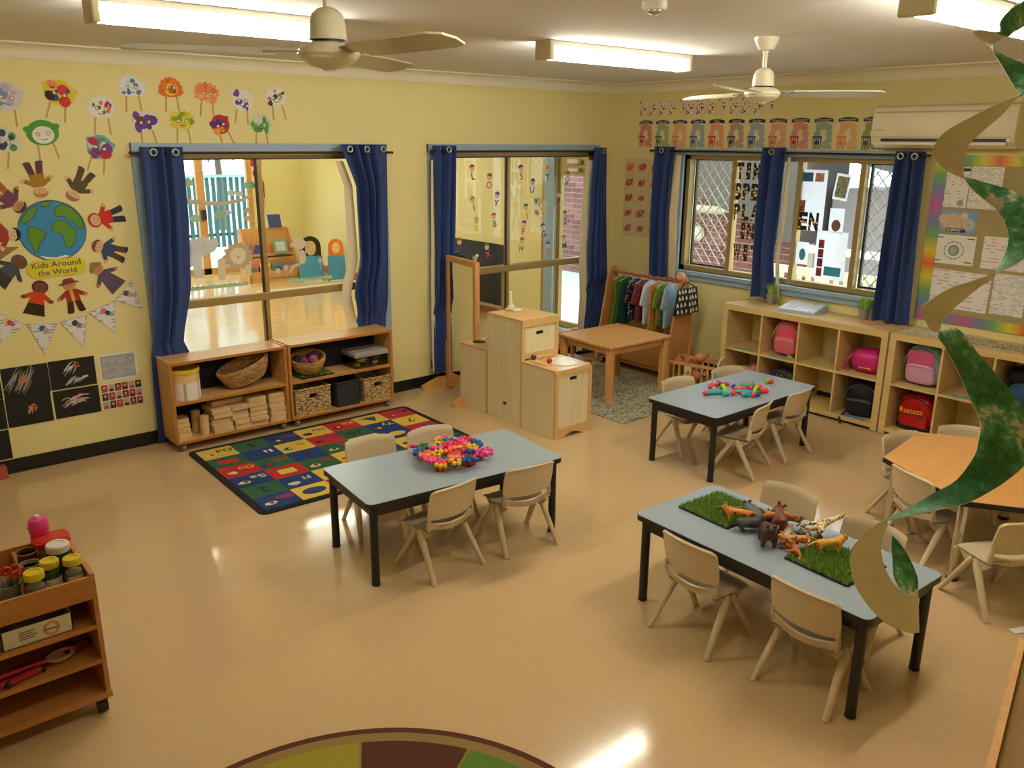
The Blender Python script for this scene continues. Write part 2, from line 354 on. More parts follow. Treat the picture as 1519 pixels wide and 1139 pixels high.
# ---- windows in the back wall: two panes over a transom, fixed panes below
def back_window(n, W, mull, sill):
    x0, x1, z0, z1 = W
    w = struct(bpy.data.objects.new('window_%d' % n, None)); COL.objects.link(w); w.location = (0, 0, 0)
    fr = MB()
    for (a, bq, c, d) in ((x0, x0 + .045, z0, z1), (x1 - .045, x1, z0, z1), (x0, x1, z1 - .045, z1), (x0, x1, z0, z0 + .045)): fr.box(a, bq, 0.02, 0.085, c, d)
    put('window_frame', fr, M_brz, w)
    put('transom', MB().rbox(((x0 + x1) / 2, 0.05, 0.98), (x1 - x0 - .09, 0.075, 0.062), 0.006), M_brz, w)
    put('mullion', MB().box(mull - .005, mull + .03, 0.015, 0.06, 1.011, z1 - .045).box(mull - .01, mull + .02, 0.015, 0.09, z0 + .045, .949), M_brz, w)
    put('mullion_seal', MB().box(mull - .022, mull - .005, 0.012, 0.03, 1.011, z1 - .045).box(mull - .02, mull - .01, 0.012, 0.03, z0 + .045, .949).box(x0 + .045, x1 - .045, 0.012, 0.06, z1 - .055, z1 - .045), M_dark, w)
    for (a, bq) in ((x0 + .045, mull - .02), (mull + .02, x1 - .045)):
        for (c, d) in ((1.011, z1 - .045), (z0 + .045, .949)):
            put('pane', MB().box(a, bq, 0.048, 0.052, c, d), M_glass, w)
    ar = MB(); e = 0.06
    ar.box(x0 - e, x0, -0.022, 0.02, z0 - (e if sill else 0.2), z1 + e).box(x1, x1 + e, -0.022, 0.02, z0 - (e if sill else .2), z1 + e).box(x0 - e, x1 + e, -0.03, 0.02, z1, z1 + e).box(x0 - e, x1 + e, -0.035, 0.02, z0 - e, z0)
    put('architrave', ar, M_blue, w)
    return w
back_window(1, W1, -3.832, True); back_window(2, W2, -1.425, True)

# ---- sliding window in the right wall with security mesh over the outer sashes
w = struct(bpy.data.objects.new('window_3', None)); COL.objects.link(w)
y0, y1, z0, z1 = WB
fr = MB()
for (a, bq, c, d) in ((y0, y0 + .04, z0, z1), (y1 - .04, y1, z0, z1), (y0, y1, z1 - .04, z1), (y0, y1, z0, z0 + .045)): fr.box(0.03, 0.11, a, bq, c, d)
put('window_frame', fr, M_brz, w)
MUL = (-1.415, -2.075, -2.632)
for i, q in enumerate(MUL): put('mullion', MB().box(0.035, 0.10, q - .022, q + .022, z0 + .045, z1 - .04), M_brz, w)
put('pane', MB().box(.062, .066, y0 + .04, MUL[2] - .022, z0 + .045, z1 - .04), M_glass, w)
put('pane', MB().box(.062, .066, MUL[2] + .022, MUL[1] - .022, z0 + .045, z1 - .04), M_glass, w)
put('pane', MB().box(.062, .066, MUL[1] + .022, MUL[0] - .022, z0 + .045, z1 - .04), M_glass, w)
put('pane', MB().box(.062, .066, MUL[0] + .022, y1 - .04, z0 + .045, z1 - .04), M_glass, w)
M_mesh = mat('security mesh', (206, 200, 186), 0.45, metal=0.3)
def diamond(name, ya, yb):
    mb = MB(); s = 0.098; hh = z1 - z0 - .11; wd = yb - ya; zz = z0 + .06
    sl = 1.22
    k = -int(hh / s / sl) - 3
    while k * s < wd + hh:
        for sg in (1, -1):
            # line y = k*s + sg*(z)/sl
            pts = []
            t0, t1 = 0.0, hh
            if sg == 1: f = lambda z: k * s + z / sl
            else: f = lambda z: k * s + (hh - z) / sl
            n = 40; seg = [(f(hh * i / n), hh * i / n) for i in range(n + 1)]
            seg = [q for q in seg if -1e-6 <= q[0] <= wd + 1e-6]
            if len(seg) > 1:
                mb.tube([(0.125 + 0.004 * sg, ya + seg[0][0], zz + seg[0][1]), (0.125 + 0.004 * sg, ya + seg[-1][0], zz + seg[-1][1])], 0.0056, 5)
        k += 1
    fr = MB()
    for (a, bq, c, d) in ((ya - .02, ya, zz - .02, zz + hh + .02), (yb, yb + .02, zz - .02, zz + hh + .02), (ya, yb, zz - .02, zz), (ya, yb, zz + hh, zz + hh + .02)): fr.box(0.112, 0.138, a, bq, c, d)
    g = put('mesh_grille', mb, M_mesh, w); put('mesh_frame', fr, M_dark, w)
diamond('mesh', MUL[0] + .045, y1 - .062); diamond('mesh', y0 + .062, MUL[2] - .045)
ar = MB(); e = .055
ar.box(-.022, .03, y0 - e, y0, z0 - .06, z1 + e).box(-.022, .03, y1, y1 + e, z0 - .06, z1 + e).box(-.028, .03, y0 - e, y1 + e, z1, z1 + e).box(-.05, .03, y0 - e - .03, y1 + e + .02, z0 - .035, z0).box(-.028, .0, y0 - e, y1 + e, z0 - .085, z0 - .035)
put('architrave', ar, M_blue, w)

# ---- the room behind the back wall
M_timber = wood('polished boards', (206, 168, 116), (222, 190, 140), (1, 20, 20), rough=0.12, scale=1.2)
YB = 7.35; XR = 0.14
def gap(mb, *a): return mb.box(*a)
struct(put('floor_next_room', MB().box(-8, XR, 0.12, YB, -0.1, 0), M_timber))
struct(put('ceiling_next_room', MB().box(-8, XR + .1, 0.12, YB + .1, H, H + .1), M_ceil))
wall_with_holes('wall_next_room_right', 'y', XR, 0.1, 0.12, YB + .1, -0.1, H, [(0.56, 1.04, 0.05, 1.98)], M_wall)
wall_with_holes('wall_next_room_back', 'x', YB, 0.1, -8, XR + .1, -0.1, H, [(-2.95, -0.72, 0.03, 1.98)], M_wall)
struct(put('wall_next_room_left', MB().box(-8.1, -8, 0.12, YB, -0.1, H), M_wall))
struct(put('baseboard_next_room', MB().box(XR - .012, XR - .001, 1.3, YB - .01, 0, 0.12), mat('dusky red skirting', (170, 96, 84), .5)))
# glazed doors at the far end
d = struct(bpy.data.objects.new('door_1', None)); COL.objects.link(d)
fr = MB()
for (a, bq) in ((-2.95, -2.87), (-1.62, -1.5), (-0.80, -0.72)): fr.box(a, bq, YB + .01, YB + .09, 0.03, 1.98)
fr.box(-2.87, -.8, YB + .01, YB + .09, 1.90, 1.98).box(-2.87, -.8, YB + .01, YB + .09, 0.03, 0.13)
put('door_frame', fr, wood('door timber', (190, 140, 78), (204, 158, 96)), d)
for (a, bq) in ((-2.87, -1.62), (-1.5, -.8)): put('pane', MB().box(a, bq, YB + .04, YB + .045, .13, 1.90), M_glass, d)
put('lock_box', MB().rbox((-1.56, YB - .02, 0.98), (.09, .05, .16), .01), M_dark, d)
# side door close to the near window
d = struct(bpy.data.objects.new('door_2', None)); COL.objects.link(d)
fr = MB()
fr.box(XR + .02, XR + .075, 0.56, 0.60, .05, 1.98).box(XR + .02, XR + .075, 0.985, 1.04, .05, 1.98).box(XR + .02, XR + .075, .60, .985, 1.78, 1.98).box(XR + .02, XR + .075, .60, .985, .05, .12)
put('door_frame', fr, M_brz, d)
put('pane', MB().box(XR + .045, XR + .05, .60, .985, .12, 1.78), M_glass, d)
put('door_closer', MB().rbox((XR - .01, .75, 1.93), (.05, .18, .05), .008).rbox((XR - .015, .75, 1.84), (.03, .16, .04), .008), M_white, d)
put('door_jamb', MB().box(XR - .03, XR + .0, 1.045, 1.20, 0, 2.05), M_blue, d)
put('door_post', MB().box(XR - .03, XR + .0, 1.20, 1.24, 0, 2.05), M_brz, d)
put('threshold', MB().box(XR - .06, XR + .1, .56, 1.24, 0, .05), M_blue, d)

# ---- outdoors
M_conc = mat('pale concrete', (206, 202, 194), 0.9, noise=(5, .08))
struct(put('ground', MB().box(-30, 30, YB + .1, 45, -0.35, -0.02).box(0.2, 30, -20, YB + .1, -0.35, -0.02), M_conc))
# brick house across the path: mortar wall with bricks
M_mortar = mat('pale mortar', (206, 196, 188), 0.9); 
BX = 3.6
hs = thing('brick_house', 'red brick house wall with white band and dark eave outside the windows', 'building', (BX, 3.0, 0))
put('mortar_wall', MB().box(0.0, .25, -3.2, 5.2, -.35, 2.35), M_mortar, hs)
bricks = [mat('brick dark red', (128, 80, 80), .9, noise=(20, .12)), mat('brick rose', (142, 92, 90), .9, noise=(20, .12)), mat('brick plum', (116, 72, 76), .9, noise=(20, .12))]
bms = []
for q in bricks:
    me = MB().box(-.012, 0.02, -.118, .118, -.037, .037).mesh('brick'); me.materials.append(q); bms.append(me)
cnt = 0; rest = MB()
def brick_rows(ya, yb, za, zb, limit):
    k = 0; z = za; n = 0
    while z < zb:
        y = ya + (0.125 if k % 2 else 0.0)
        while y < yb:
            if n < limit:
                o = bpy.data.objects.new('brick', bms[(k * 7 + int(y * 13)) % 3]); COL.objects.link(o); o.parent = hs; o.location = (0.0, y - 3.0, z); n += 1
            else: rest.cbox((0.004, y - 3.0, z), (.032, .236, .074))
            y += .25
        z += .087; k += 1
brick_rows(1.2, 2.6, -.1, 1.15, 90); brick_rows(3.9, 5.0, -.3, 1.75, 110); brick_rows(1.2, 2.6, 1.32, 1.95, 44)
brick_rows(5.05, 8.1, -.3, 2.0, 0); brick_rows(2.65, 3.85, -.3, 2.0, 0); brick_rows(0.0, 1.15, -.3, 2.0, 0)
o = put('far_bricks', rest, bricks[0], hs); o['kind'] = 'stuff'
put('white_band', MB().box(-.05, .0, -3.0, -.3, 1.20, 1.27), M_white, hs)
put('eave', MB().add([(-.75, -3.4, .93), (-.75, -0.2, 2.0), (.3, -.2, 2.0), (.3, -3.4, .93), (-.75, -3.4, 3.0), (-.75, -.2, 3.0), (.3, -.2, 3.0), (.3, -3.4, 3.0)], [(3, 2, 1, 0), (4, 5, 6, 7), (0, 1, 5, 4), (1, 2, 6, 5), (2, 3, 7, 6), (3, 0, 4, 7)]), mat('grey eave board', (84, 76, 70), .8), hs)  # eave colour darkened to stand for shade on its underside
put('gutter', MB().box(-.16, -.0, 1.0, 5.2, 1.92, 2.02), mat('pale blue gutter', (150, 186, 206), .5), hs)
put('wall_lamp', MB().lathe([(0.001, 0), (.1, .01), (.12, .05), (.09, .1), (.001, .12)], 16, M=Matrix.Translation((-.0, -1.35, .87)) @ Matrix.Rotation(-PI / 2, 4, 'Y')), M_white, hs, smooth=60)
# shed with sloping roof further along
sh = thing('garden_shed', 'grey weatherboard shed with dark sloping roof seen through right window', 'shed', (3.4, -1.8, 0))
put('wall', MB().box(0, 1.5, -2.3, 1.3, -.35, 1.6), mat('lilac grey boards', (142, 134, 140), .8, noise=(3, .06)), sh)
put('roof', MB().add([(-.5, -2.8, 1.15), (-.5, 1.35, 2.05), (1.7, 1.35, 2.6), (1.7, -2.8, 2.2), (-.5, -2.8, 1.3), (-.5, 1.35, 2.2), (1.7, 1.35, 2.75), (1.7, -2.8, 2.35)], [(3, 2, 1, 0), (4, 5, 6, 7), (0, 1, 5, 4), (1, 2, 6, 5), (2, 3, 7, 6), (3, 0, 4, 7)]), mat('dark slate roof', (58, 68, 70), .8), sh)
put('post', MB().box(-.45, -.37, -.35, -.27, -.35, 1.7), mat('brown post', (150, 116, 84), .8), sh)
put('fascia', MB().box(-.52, -.48, -2.8, 1.35, .86, .95), M_white, sh)
rl = thing('verandah_railing', 'white slatted verandah railing outside the right window', 'railing', (1.3, -1.6, -.08))
put('top_rail', MB().box(-.03, .03, -1.3, .55, .93, 1.0), M_white, rl); put('bottom_rail', MB().box(-.02, .02, -1.3, .55, .06, .11), M_white, rl)
bal = MB().box(-.015, .015, -.022, .022, .1, .94).mesh('baluster'); bal.materials.append(M_white)
for k in range(18):
    o = bpy.data.objects.new('baluster', bal); COL.objects.link(o); o.parent = rl; o.location = (0, -1.25 + k * .103, 0)
# green fence and shrubs beyond the far doors
fc = thing('slatted_fence', 'blue green slatted fence beyond the far glazed door', 'fence', (-.3, 11.2, 0))
mb = MB()
for k in range(64): mb.box(-4 + k * .125, -4 + k * .125 + .072, -.02, .02, -.1, 1.4)
put('slats', mb, mat('blue green steel', (26, 72, 72), .45), fc)['kind'] = 'stuff'
put('lower_rail', MB().box(-4, 4, .02, .05, .2, .26), mat('blue green steel', (26, 72, 72), .45), fc)
put('rail', MB().box(-4, 4, -.06, .06, 1.38, 1.43), mat('pale teal rail', (120, 170, 180), .5), fc)
def blob_tree(name, label, loc, r, c, grp=None):
    t = thing(name, label, 'tree', loc, group=grp); mb = MB()
    for k in range(420):
        a = random.uniform(0, 2 * PI); e = math.asin(random.uniform(-1, 1)); q = r * random.uniform(.55, 1)
        p = Vector((math.cos(a) * math.cos(e), math.sin(a) * math.cos(e), math.sin(e) * .8)) * q + Vector((0, 0, 1.4 + r))
        M = Matrix.Translation(p) @ Euler((random.uniform(0, 6), random.uniform(0, 6), 0)).to_matrix().to_4x4()
        s = random.uniform(.12, .22)
        mb.add([(-s, 0, 0), (0, -s * .4, .02), (s, 0, 0), (0, s * .4, .02)], [(0, 1, 2, 3)], 0, M)
    put('foliage', mb, c, t); put('trunk', MB().tube([(0, 0, -.3), (0.05, 0, 1.2), (0, 0, 1.6 + r)], [.12, .09, .03], 8), mat('bark', (96, 78, 60), .9), t)
Lf1 = mat('leaf green', (96, 150, 62), .6); Lf2 = mat('deep leaf green', (58, 104, 48), .6)
blob_tree('garden_tree', 'bright green tree above the fence, left beyond far door', (-1.6, 14.0, -.1), 1.4, Lf1)
blob_tree('garden_tree', 'darker green tree above the fence, right beyond far door', (1.5, 14.5, -.1), 1.7, Lf2)
# ================================================================== ceiling fittings
M_tube = glow('lit diffuser', (255, 250, 232), TUBE)
def tube_light(x0, y, label, L=1.26, m_lit=None):
    t = thing('fluorescent_light', label, 'light', (x0 + L / 2, y, H), group='ceiling fluorescent lights')
    put('housing', MB().box(-L / 2, L / 2, -.065, .065, -.028, -.001), M_white, t)
    prof = [(-.055, -.028), (-.06, -.05), (-.05, -.085), (-.025, -.1), (.025, -.1), (.05, -.085), (.06, -.05), (.055, -.028)]
    put('diffuser', MB().prism(prof, -L / 2 + .04, L / 2 - .04, M=Matrix(((0, 0, 1, 0), (1, 0, 0, 0), (0, 1, 0, 0), (0, 0, 0, 1)))), m_lit or M_tube, t)
    for s in (-1, 1): put('end_cap', MB().rbox((s * (L / 2 - .015), 0, -.054), (.034, .134, .1), .008), mat('end cap plastic', (216, 202, 164), .4), t)
tube_light(-5.47, -2.20, 'lit fluorescent ceiling light at upper left behind the near fan', 1.09)
tube_light(-3.10, -2.30, 'lit fluorescent ceiling light in the middle, above the play corner')
tube_light(-3.30, -4.52, 'lit fluorescent ceiling light at upper right behind the hanging spiral')
tube_light(-5.47, -4.62, 'fluorescent ceiling light above the near floor, outside the picture', m_lit=glow('dimmed lit diffuser', (255, 248, 228), TUBE * .4))  # unseen lamp inferred from the lit near fan, strength turned down
M_fan = mat('fan enamel', (226, 218, 190), 0.3)
M_fan2 = mat('fan blade enamel', (206, 198, 176), 0.28)
def fan(x, y, a0, R, label):
    t = thing('ceiling_fan', label, 'fan', (x, y, 0))
    zh = 2.41
    put('canopy', MB().lathe([(.001, H - .001), (.065, H - .001), (.062, H - .02), (.04, H - .065), (.016, H - .07), (.016, H - .08)], 24), M_fan, t, smooth=40)
    put('rod', MB().tube([(0, 0, H - .075), (0, 0, zh + .11)], .012, 12), M_fan, t, smooth=40)
    mo = put('motor', MB().lathe([(.014, zh + .125), (.03, zh + .12), (.048, zh + .105), (.055, zh + .08), (.058, zh + .035), (.06, zh + .03)], 28), M_fan, t, smooth=35)
    put('motor_band', MB().lathe([(.052, zh + .022), (.052, zh + .031)], 28), M_black, t)
    put('hub', MB().lathe([(.05, zh + .024), (.075, zh + .015), (.095, zh + .0), (.098, zh - .012), (.09, zh - .02), (.088, zh - .026), (.06, zh - .045), (.02, zh - .055), (.018, zh - .06), (.001, zh - .06)], 28), M_fan, t, smooth=35)
    for k in range(3):
        a = a0 + k * 2 * PI / 3; M = Matrix.Rotation(a, 4, 'Z') @ Matrix.Translation((0, 0, zh - .008)) @ Matrix.Rotation(math.radians(-13), 4, 'X')
        out = [(.16, -.05), (R * .5, -.058), (R - .06, -.062), (R - .015, -.045), (R, -.005), (R - .015, .04), (R - .06, .052), (R * .5, .055), (.16, .05)]
        bl = put('blade', MB().prism(out, -.003, .003, M=M), M_fan2, t)
        put('blade_arm', MB().prism([(.06, -.022), (.2, -.035), (.2, .035), (.06, .022)], .0032, .008, M=M), M_steel, bl)
ra = math.atan2(-0.643, 0.765)
fan(-2.33, -3.25, ra + math.radians(-3), .66, 'white three blade ceiling fan above the right tables')
fan(-5.142, -3.569, ra + math.radians(75), .61, 'white three blade ceiling fan nearest the camera at upper left')
t = thing('smoke_detector', 'small white smoke detector on the ceiling, top centre', 'detector', (-3.70, -3.64, H))
put('base', MB().lathe([(.05, -.001), (.052, -.02), (.045, -.034)], 24), M_white, t, smooth=40)
put('sensor_dome', MB().lathe([(.03, -.034), (.03, -.04), (.018, -.05), (.001, -.054)], 20), M_steel, t, smooth=40)

# ================================================================== curtains
def curtain(label, frame, edges, folds, amp=.036, base=.088, lining=None, rings=2, seed=1, drop=.03):
    """edges: [(z, left, right)] from top down, along the wall's own horizontal; frame: 'back' or 'right'"""
    rnd = random.Random(seed); ph = [rnd.uniform(-.5, .5) for _ in range(6)]
    def at(v):
        zt, zb = edges[0][0], edges[-1][0]; z = zt + (zb - zt) * v
        for (a, b2) in zip(edges, edges[1:]):
            if a[0] >= z >= b2[0] - 1e-6:
                k = (a[0] - z) / max(1e-6, a[0] - b2[0]); k = k * k * (3 - 2 * k) if False else k
                return z, a[1] + (b2[1] - a[1]) * k, a[2] + (b2[2] - a[2]) * k
        return z, edges[-1][1], edges[-1][2]
    loc = Vector((0, -.001, 0)) if frame == 'back' else Vector((-.001, 0, 0))
    zt = edges[0][0]
    xm = (edges[0][1] + edges[0][2]) / 2
    def world(s, dpt, z): return (s - xm, -dpt, z) if frame == 'back' else (-dpt, -(s - xm), z)
    t = thing('curtain', label, 'curtain', (xm, 0, 0) if frame == 'back' else (0, -xm, 0))
    def fn(u, v):
        z, l, r = at(v)
        s = l + (r - l) * (u + .018 * math.sin(v * 5 + ph[0]) * math.sin(u * PI))
        a = amp * (1 + .5 * math.sin(u * 4 + ph[1] + v) + .3 * v)
        dpt = base + a * math.sin(2 * PI * folds * (u + .06 * math.sin(u * 9 + ph[5] * 6)) + ph[2] + .9 * math.sin(v * 2.6 + ph[3])) + .012 * math.sin(7 * u * folds + v * 4 + ph[4])
        dpt = max(.058, dpt)
        if frame == 'back' and z < .70: dpt = .046 + min(1.0, (dpt - .058) / .09) * .018
        elif frame == 'back' and z < .80: k_ = (z - .70) / .10; dpt = k_ * dpt + (1 - k_) * (.046 + min(1.0, (dpt - .058) / .09) * .018)
        return world(s, dpt, z)
    mb = MB(); mb.sheet(fn, folds * 12, 26, .004)
    put('cloth', mb, M_navy, t, smooth=80)
    if lining:
        side, wd = lining
        def fl(u, v):
            z, l, r = at(.06 + .93 * v)
            s = (r - .008 + wd * (1.0 + .35 * v) * u) if side > 0 else (l + .008 - wd * (1.0 + .35 * v) * u)
            return world(s, .066 + .008 * math.sin(u * 3 + v * 4), z)
        mb = MB(); mb.sheet(fl, 4, 20, .003); put('lining', mb, M_cream, t, smooth=80)
    for k in range(rings):
        u = (k + .5) / rings; z, l, r = at(0); s = l + (r - l) * u
        M = Matrix.Translation(world(s, base + amp * 1.45 + .012, zt - .035)) @ (Matrix.Rotation(PI / 2, 4, 'X') if frame == 'back' else Matrix.Rotation(PI / 2, 4, 'Y'))
        put('eyelet', MB().torus((0, 0, 0), .021, .006, 18, 8, M=M), M_steel, t, smooth=60)
    return t
def rod(label, frame, a, b2, z):
    d = .088
    t = thing('curtain_rod', label, 'curtain rod', ((a + b2) / 2, 0, z) if frame == 'back' else (0, -(a + b2) / 2, z)); L = (b2 - a) / 2
    f = (lambda s, q, h: (s, -q, h)) if frame == 'back' else (lambda s, q, h: (-q, -s, h))
    put('pole', MB().tube([f(-L, d, 0), f(L, d, 0)], .0095, 10), M_black, t, smooth=50)
    for s in (-L + .1, L - .1): put('bracket', MB().tube([f(s, 0.02, 0), f(s, d, 0)], .007, 8).tube([f(s, .021, 0), f(s, .028, 0)], .02, 12), M_black, t, smooth=50)
rod('black curtain rod over the left window beside the globe poster', 'back', -4.755, -2.72, 2.045)
rod('black curtain rod over the middle window with letter stickers', 'back', -2.36, -0.26, 2.05)
rod('black curtain rod over the mesh window on right wall', 'right', 0.52, 3.2, 2.062)
curtain('navy curtain at the left end of the left window, nearest the globe', 'back', [(2.085, -4.69, -4.40), (1.6, -4.70, -4.40), (1.1, -4.72, -4.43), (.75, -4.75, -4.52), (.5, -4.76, -4.42), (.02, -4.77, -4.45)], 3, rings=2, seed=2)
curtain('navy curtain at the right end of the left window above baskets', 'back', [(2.105, -3.22, -2.77), (1.8, -3.10, -2.775), (1.2, -3.08, -2.79), (.95, -3.16, -2.80), (.64, -3.10, -2.82), (.05, -3.1, -2.84)], 4, rings=3, seed=5, lining=(-1, .07))
curtain('navy curtain at the left end of the middle window behind the mirror', 'back', [(2.1, -2.315, -2.10), (1.3, -2.32, -2.13), (.8, -2.33, -2.14), (.12, -2.33, -2.18)], 2, rings=1, seed=7, lining=(-1, .025))
curtain('navy curtain at the right end of the middle window beside dress-up rack', 'back', [(2.085, -.40, -.262), (1.7, -.45, -.25), (1.1, -.47, -.20), (.6, -.44, -.15), (.03, -.47, -.16)], 4, rings=1, seed=9, lining=(-1, .075))
curtain('navy curtain at the left end of the mesh window near the corner', 'right', [(2.1, .60, .83), (1.5, .61, .80), (.86, .63, .82)], 2, rings=1, seed=12, lining=(1, .07))
curtain('navy curtain hanging in the middle of the mesh window', 'right', [(2.105, 1.79, 2.02), (1.6, 1.785, 2.015), (1.2, 1.79, 1.99), (.83, 1.79, 2.03)], 2, rings=1, seed=14, lining=(1, .03))
curtain('navy curtain at the right end of the mesh window by noticeboard', 'right', [(2.09, 2.955, 3.165), (1.5, 2.95, 3.18), (.8, 2.94, 3.21)], 3, rings=2, seed=16)

# ================================================================== tables and chairs
M_lam = mat('blue grey laminate', (150, 162, 172), 0.32, noise=(60, .03))
M_leg = mat('black enamelled steel', (24, 25, 28), 0.4)
M_chair = mat('beige polypropylene', (206, 186, 152), 0.38, noise=(5, .03), bump=(180, .03))
TH = .455
def table(label, x, y, a, L=1.183, Wd=.585):
    t = thing('activity_table', label, 'table', (x, y, 0), (0, 0, a), 'grey rectangular activity tables')
    put('tabletop', MB().prism(rrect(L - .004, Wd - .004, .033), TH - .02, TH), M_lam, t)
    put('edge_band', MB().prism(rrect(L, Wd, .035), TH - .028, TH - .002), M_leg, t)
    for s in (-1, 1):
        put('rail', MB().box(-L / 2 + .05, L / 2 - .05, s * (Wd / 2 - .04) - .011, s * (Wd / 2 - .04) + .011, TH - .078, TH - .028), M_leg, t)
        put('rail', MB().box(s * (L / 2 - .04) - .011, s * (L / 2 - .04) + .011, -Wd / 2 + .05, Wd / 2 - .05, TH - .078, TH - .028), M_leg, t)
    for sx in (-1, 1):
        for sy in (-1, 1):
            cx, cy = sx * (L / 2 - .043), sy * (Wd / 2 - .043)
            lg = put('leg', MB().lathe([(.021, .012), (.021, TH - .028)], 16, M=Matrix.Translation((cx, cy, 0))), M_leg, t, smooth=40)
            put('foot_cap', MB().lathe([(.0195, 0), (.0225, .003), (.0225, .014), (.0195, .016)], 16, M=Matrix.Translation((cx, cy, 0))), M_black, lg, smooth=40)
    return t
T1 = (-4.028, -2.592, -.10); T2 = (-1.653, -2.767, -.002); T3 = (-3.437, -4.283, -1.602)
table('grey table heaped with bright flower linking toys', *T1)
table('grey table with scattered teal and pink soft shapes', *T2)
table('grey table with grass mats and toy animals', *T3)
def make_chair():
    t = thing('child_chair', '', 'chair')
    # local frame: the sitter looks along +y
    def seat(u, v):
        x = (u - .5) * .30 * (1 - .06 * v); y = .155 - .285 * v
        z = .262 - .012 * (1 - (2 * u - 1) ** 2) * math.sin(v * PI) + .02 * max(0, v - .8) / .2 * 1.2 - .018 * max(0, .12 - v) / .12
        k = abs(2 * u - 1)
        if v < .12: y -= .03 * k ** 4
        return (x, y, z)
    put('seat', MB().sheet(seat, 16, 14, -.014), M_chair, t, smooth=60)
    def back(u, v):
        k = 2 * u - 1
        w = .148 + .006 * math.sin(v * PI)
        x = k * w; top = .494 - .010 * k * k - (.006 if abs(k) > .97 else 0); bot = .318 + .006 * k * k
        z = bot + (top - bot) * v
        y = -.128 - .034 * v + .032 * k * k + .012 * math.sin(v * PI) * 0
        if v > .93: y -= .008
        return (x, y, z)
    put('backrest', MB().sheet(back, 16, 10, .012), M_chair, t, smooth=60)
    # lower band and the two uprights that leave the slot open
    def band(u, v):
        k = 2 * u - 1; x = k * (.148 - .012 * (1 - v))
        lift = .028 * abs(k) ** 2.2
        return (x, -.118 - .012 * v + .03 * k * k * (.4 + .6 * v), .252 + .034 * v + lift)
    put('lower_band', MB().sheet(band, 14, 4, .011), M_chair, t, smooth=60)
    for s in (-1, 1):
        put('upright', MB().tube([(s * .138, -.088, .268), (s * .143, -.096, .30), (s * .142, -.1, .345)], [.017, .016, .012], 8, flat=.6), M_chair, t, smooth=60)
        for (fy, tw) in ((.158, 1), (-.165, -1)):
            put('leg', MB().tube([(s * .132, .0 + .012 * tw, .246), (s * .142, .03 * tw, .215), (s * .155, fy * .62, .1), (s * .167, fy, .0)], [.019, .019, .0165, .0135], 10, flat=.8), M_chair, t, smooth=60)
        put('side_web', MB().prism([(-.10, .25), (.11, .25), (.05, .205), (-.05, .205)], s * .128 - .008, s * .128 + .008, M=Matrix(((0, 0, 1, 0), (1, 0, 0, 0), (0, 1, 0, 0), (0, 0, 0, 1)))), M_chair, t)
    return t
ch0 = make_chair(); _first = [True]
def chair(rx, ry, deg, label):
    """rx, ry: middle between the rear feet; deg: the way the sitter looks (0 = away towards the back wall)"""
    a = math.radians(deg); c = (rx - math.sin(a) * .165, ry + math.cos(a) * .165, 0)
    if _first[0]:
        _first[0] = False; ch0.location = c; ch0.rotation_euler = (0, 0, a); ch0['label'] = label; ch0['group'] = 'beige plastic chairs'; return ch0
    return dup(ch0, c, (0, 0, a), label, 'beige plastic chairs')
chair(-4.212, -2.969, 5, 'beige chair on near side of flower toy table, left of two')
chair(-3.755, -3.014, -8.5, 'beige chair on near side of flower toy table, right of two')
chair(-4.185, -2.045, 168, 'beige chair on far side of flower toy table, beside the rug')
chair(-3.825, -2.125, 172, 'beige chair on far side of flower toy table, right of two')
chair(-1.82, -3.162, 15, 'beige chair on near side of soft shapes table, left of two')
chair(-1.363, -3.147, 2, 'beige chair on near side of soft shapes table, by the cubbies')
chair(-1.79, -2.345, 170, 'beige chair on far side of soft shapes table, left of two')
chair(-1.26, -2.385, 168, 'beige chair on far side of soft shapes table, by doll cot')
chair(-3.833, -4.072, -93, 'beige chair on left of toy animal table, farther of two')
chair(-3.805, -4.612, -91, 'beige chair on left of toy animal table, nearest the camera')
chair(-2.915, -4.035, 89, 'beige chair on right of toy animal table beside the first grass mat')
chair(-2.985, -4.51, 89, 'beige chair on right of toy animal table behind the spiral tip')
chair(-1.70, -3.955, 164, 'beige chair at left back edge of orange hexagon table')
chair(-2.295, -4.305, -113, 'beige chair at near left edge of orange hexagon table')
chair(-1.265, -4.165, 122, 'beige chair at back of orange hexagon table below the cubbies')
chair(-2.44, -4.965, -28, 'beige chair at near right edge of orange hexagon table')
# hexagonal table on chrome legs
hx = thing('hexagon_table', 'orange timber hexagonal table with black edge and chrome legs', 'table', (-1.79, -4.537, 0))
a1, a2, a3 = (.282, .538), (-.295, .465), (-.577, -.073); hexp = [a1, a2, a3, (-a1[0], -a1[1]), (-a2[0], -a2[1]), (-a3[0], -a3[1])]
put('tabletop', MB().prism([(p[0] * .995, p[1] * .995) for p in hexp], .44, .462), wood('orange beech laminate', (214, 152, 84), (224, 166, 98), (1, 10, 10), rough=.35), hx)
put('edge_band', MB().prism(hexp, .432, .459), M_leg, hx)
for p in hexp:
    q = (p[0] * .86, p[1] * .86)
    lg = put('leg', MB().lathe([(.028, .012), (.028, .432)], 18, M=Matrix.Translation((q[0], q[1], 0))), mat('chrome', (200, 196, 190), .12, metal=1.0), hx, smooth=40)
    put('foot_cap', MB().lathe([(.030, 0), (.031, .004), (.031, .016), (.027, .02)], 18, M=Matrix.Translation((q[0], q[1], 0))), M_black, lg, smooth=40)
put('under_frame', MB().prism([(p[0] * .8, p[1] * .8) for p in hexp], .40, .432), M_leg, hx)
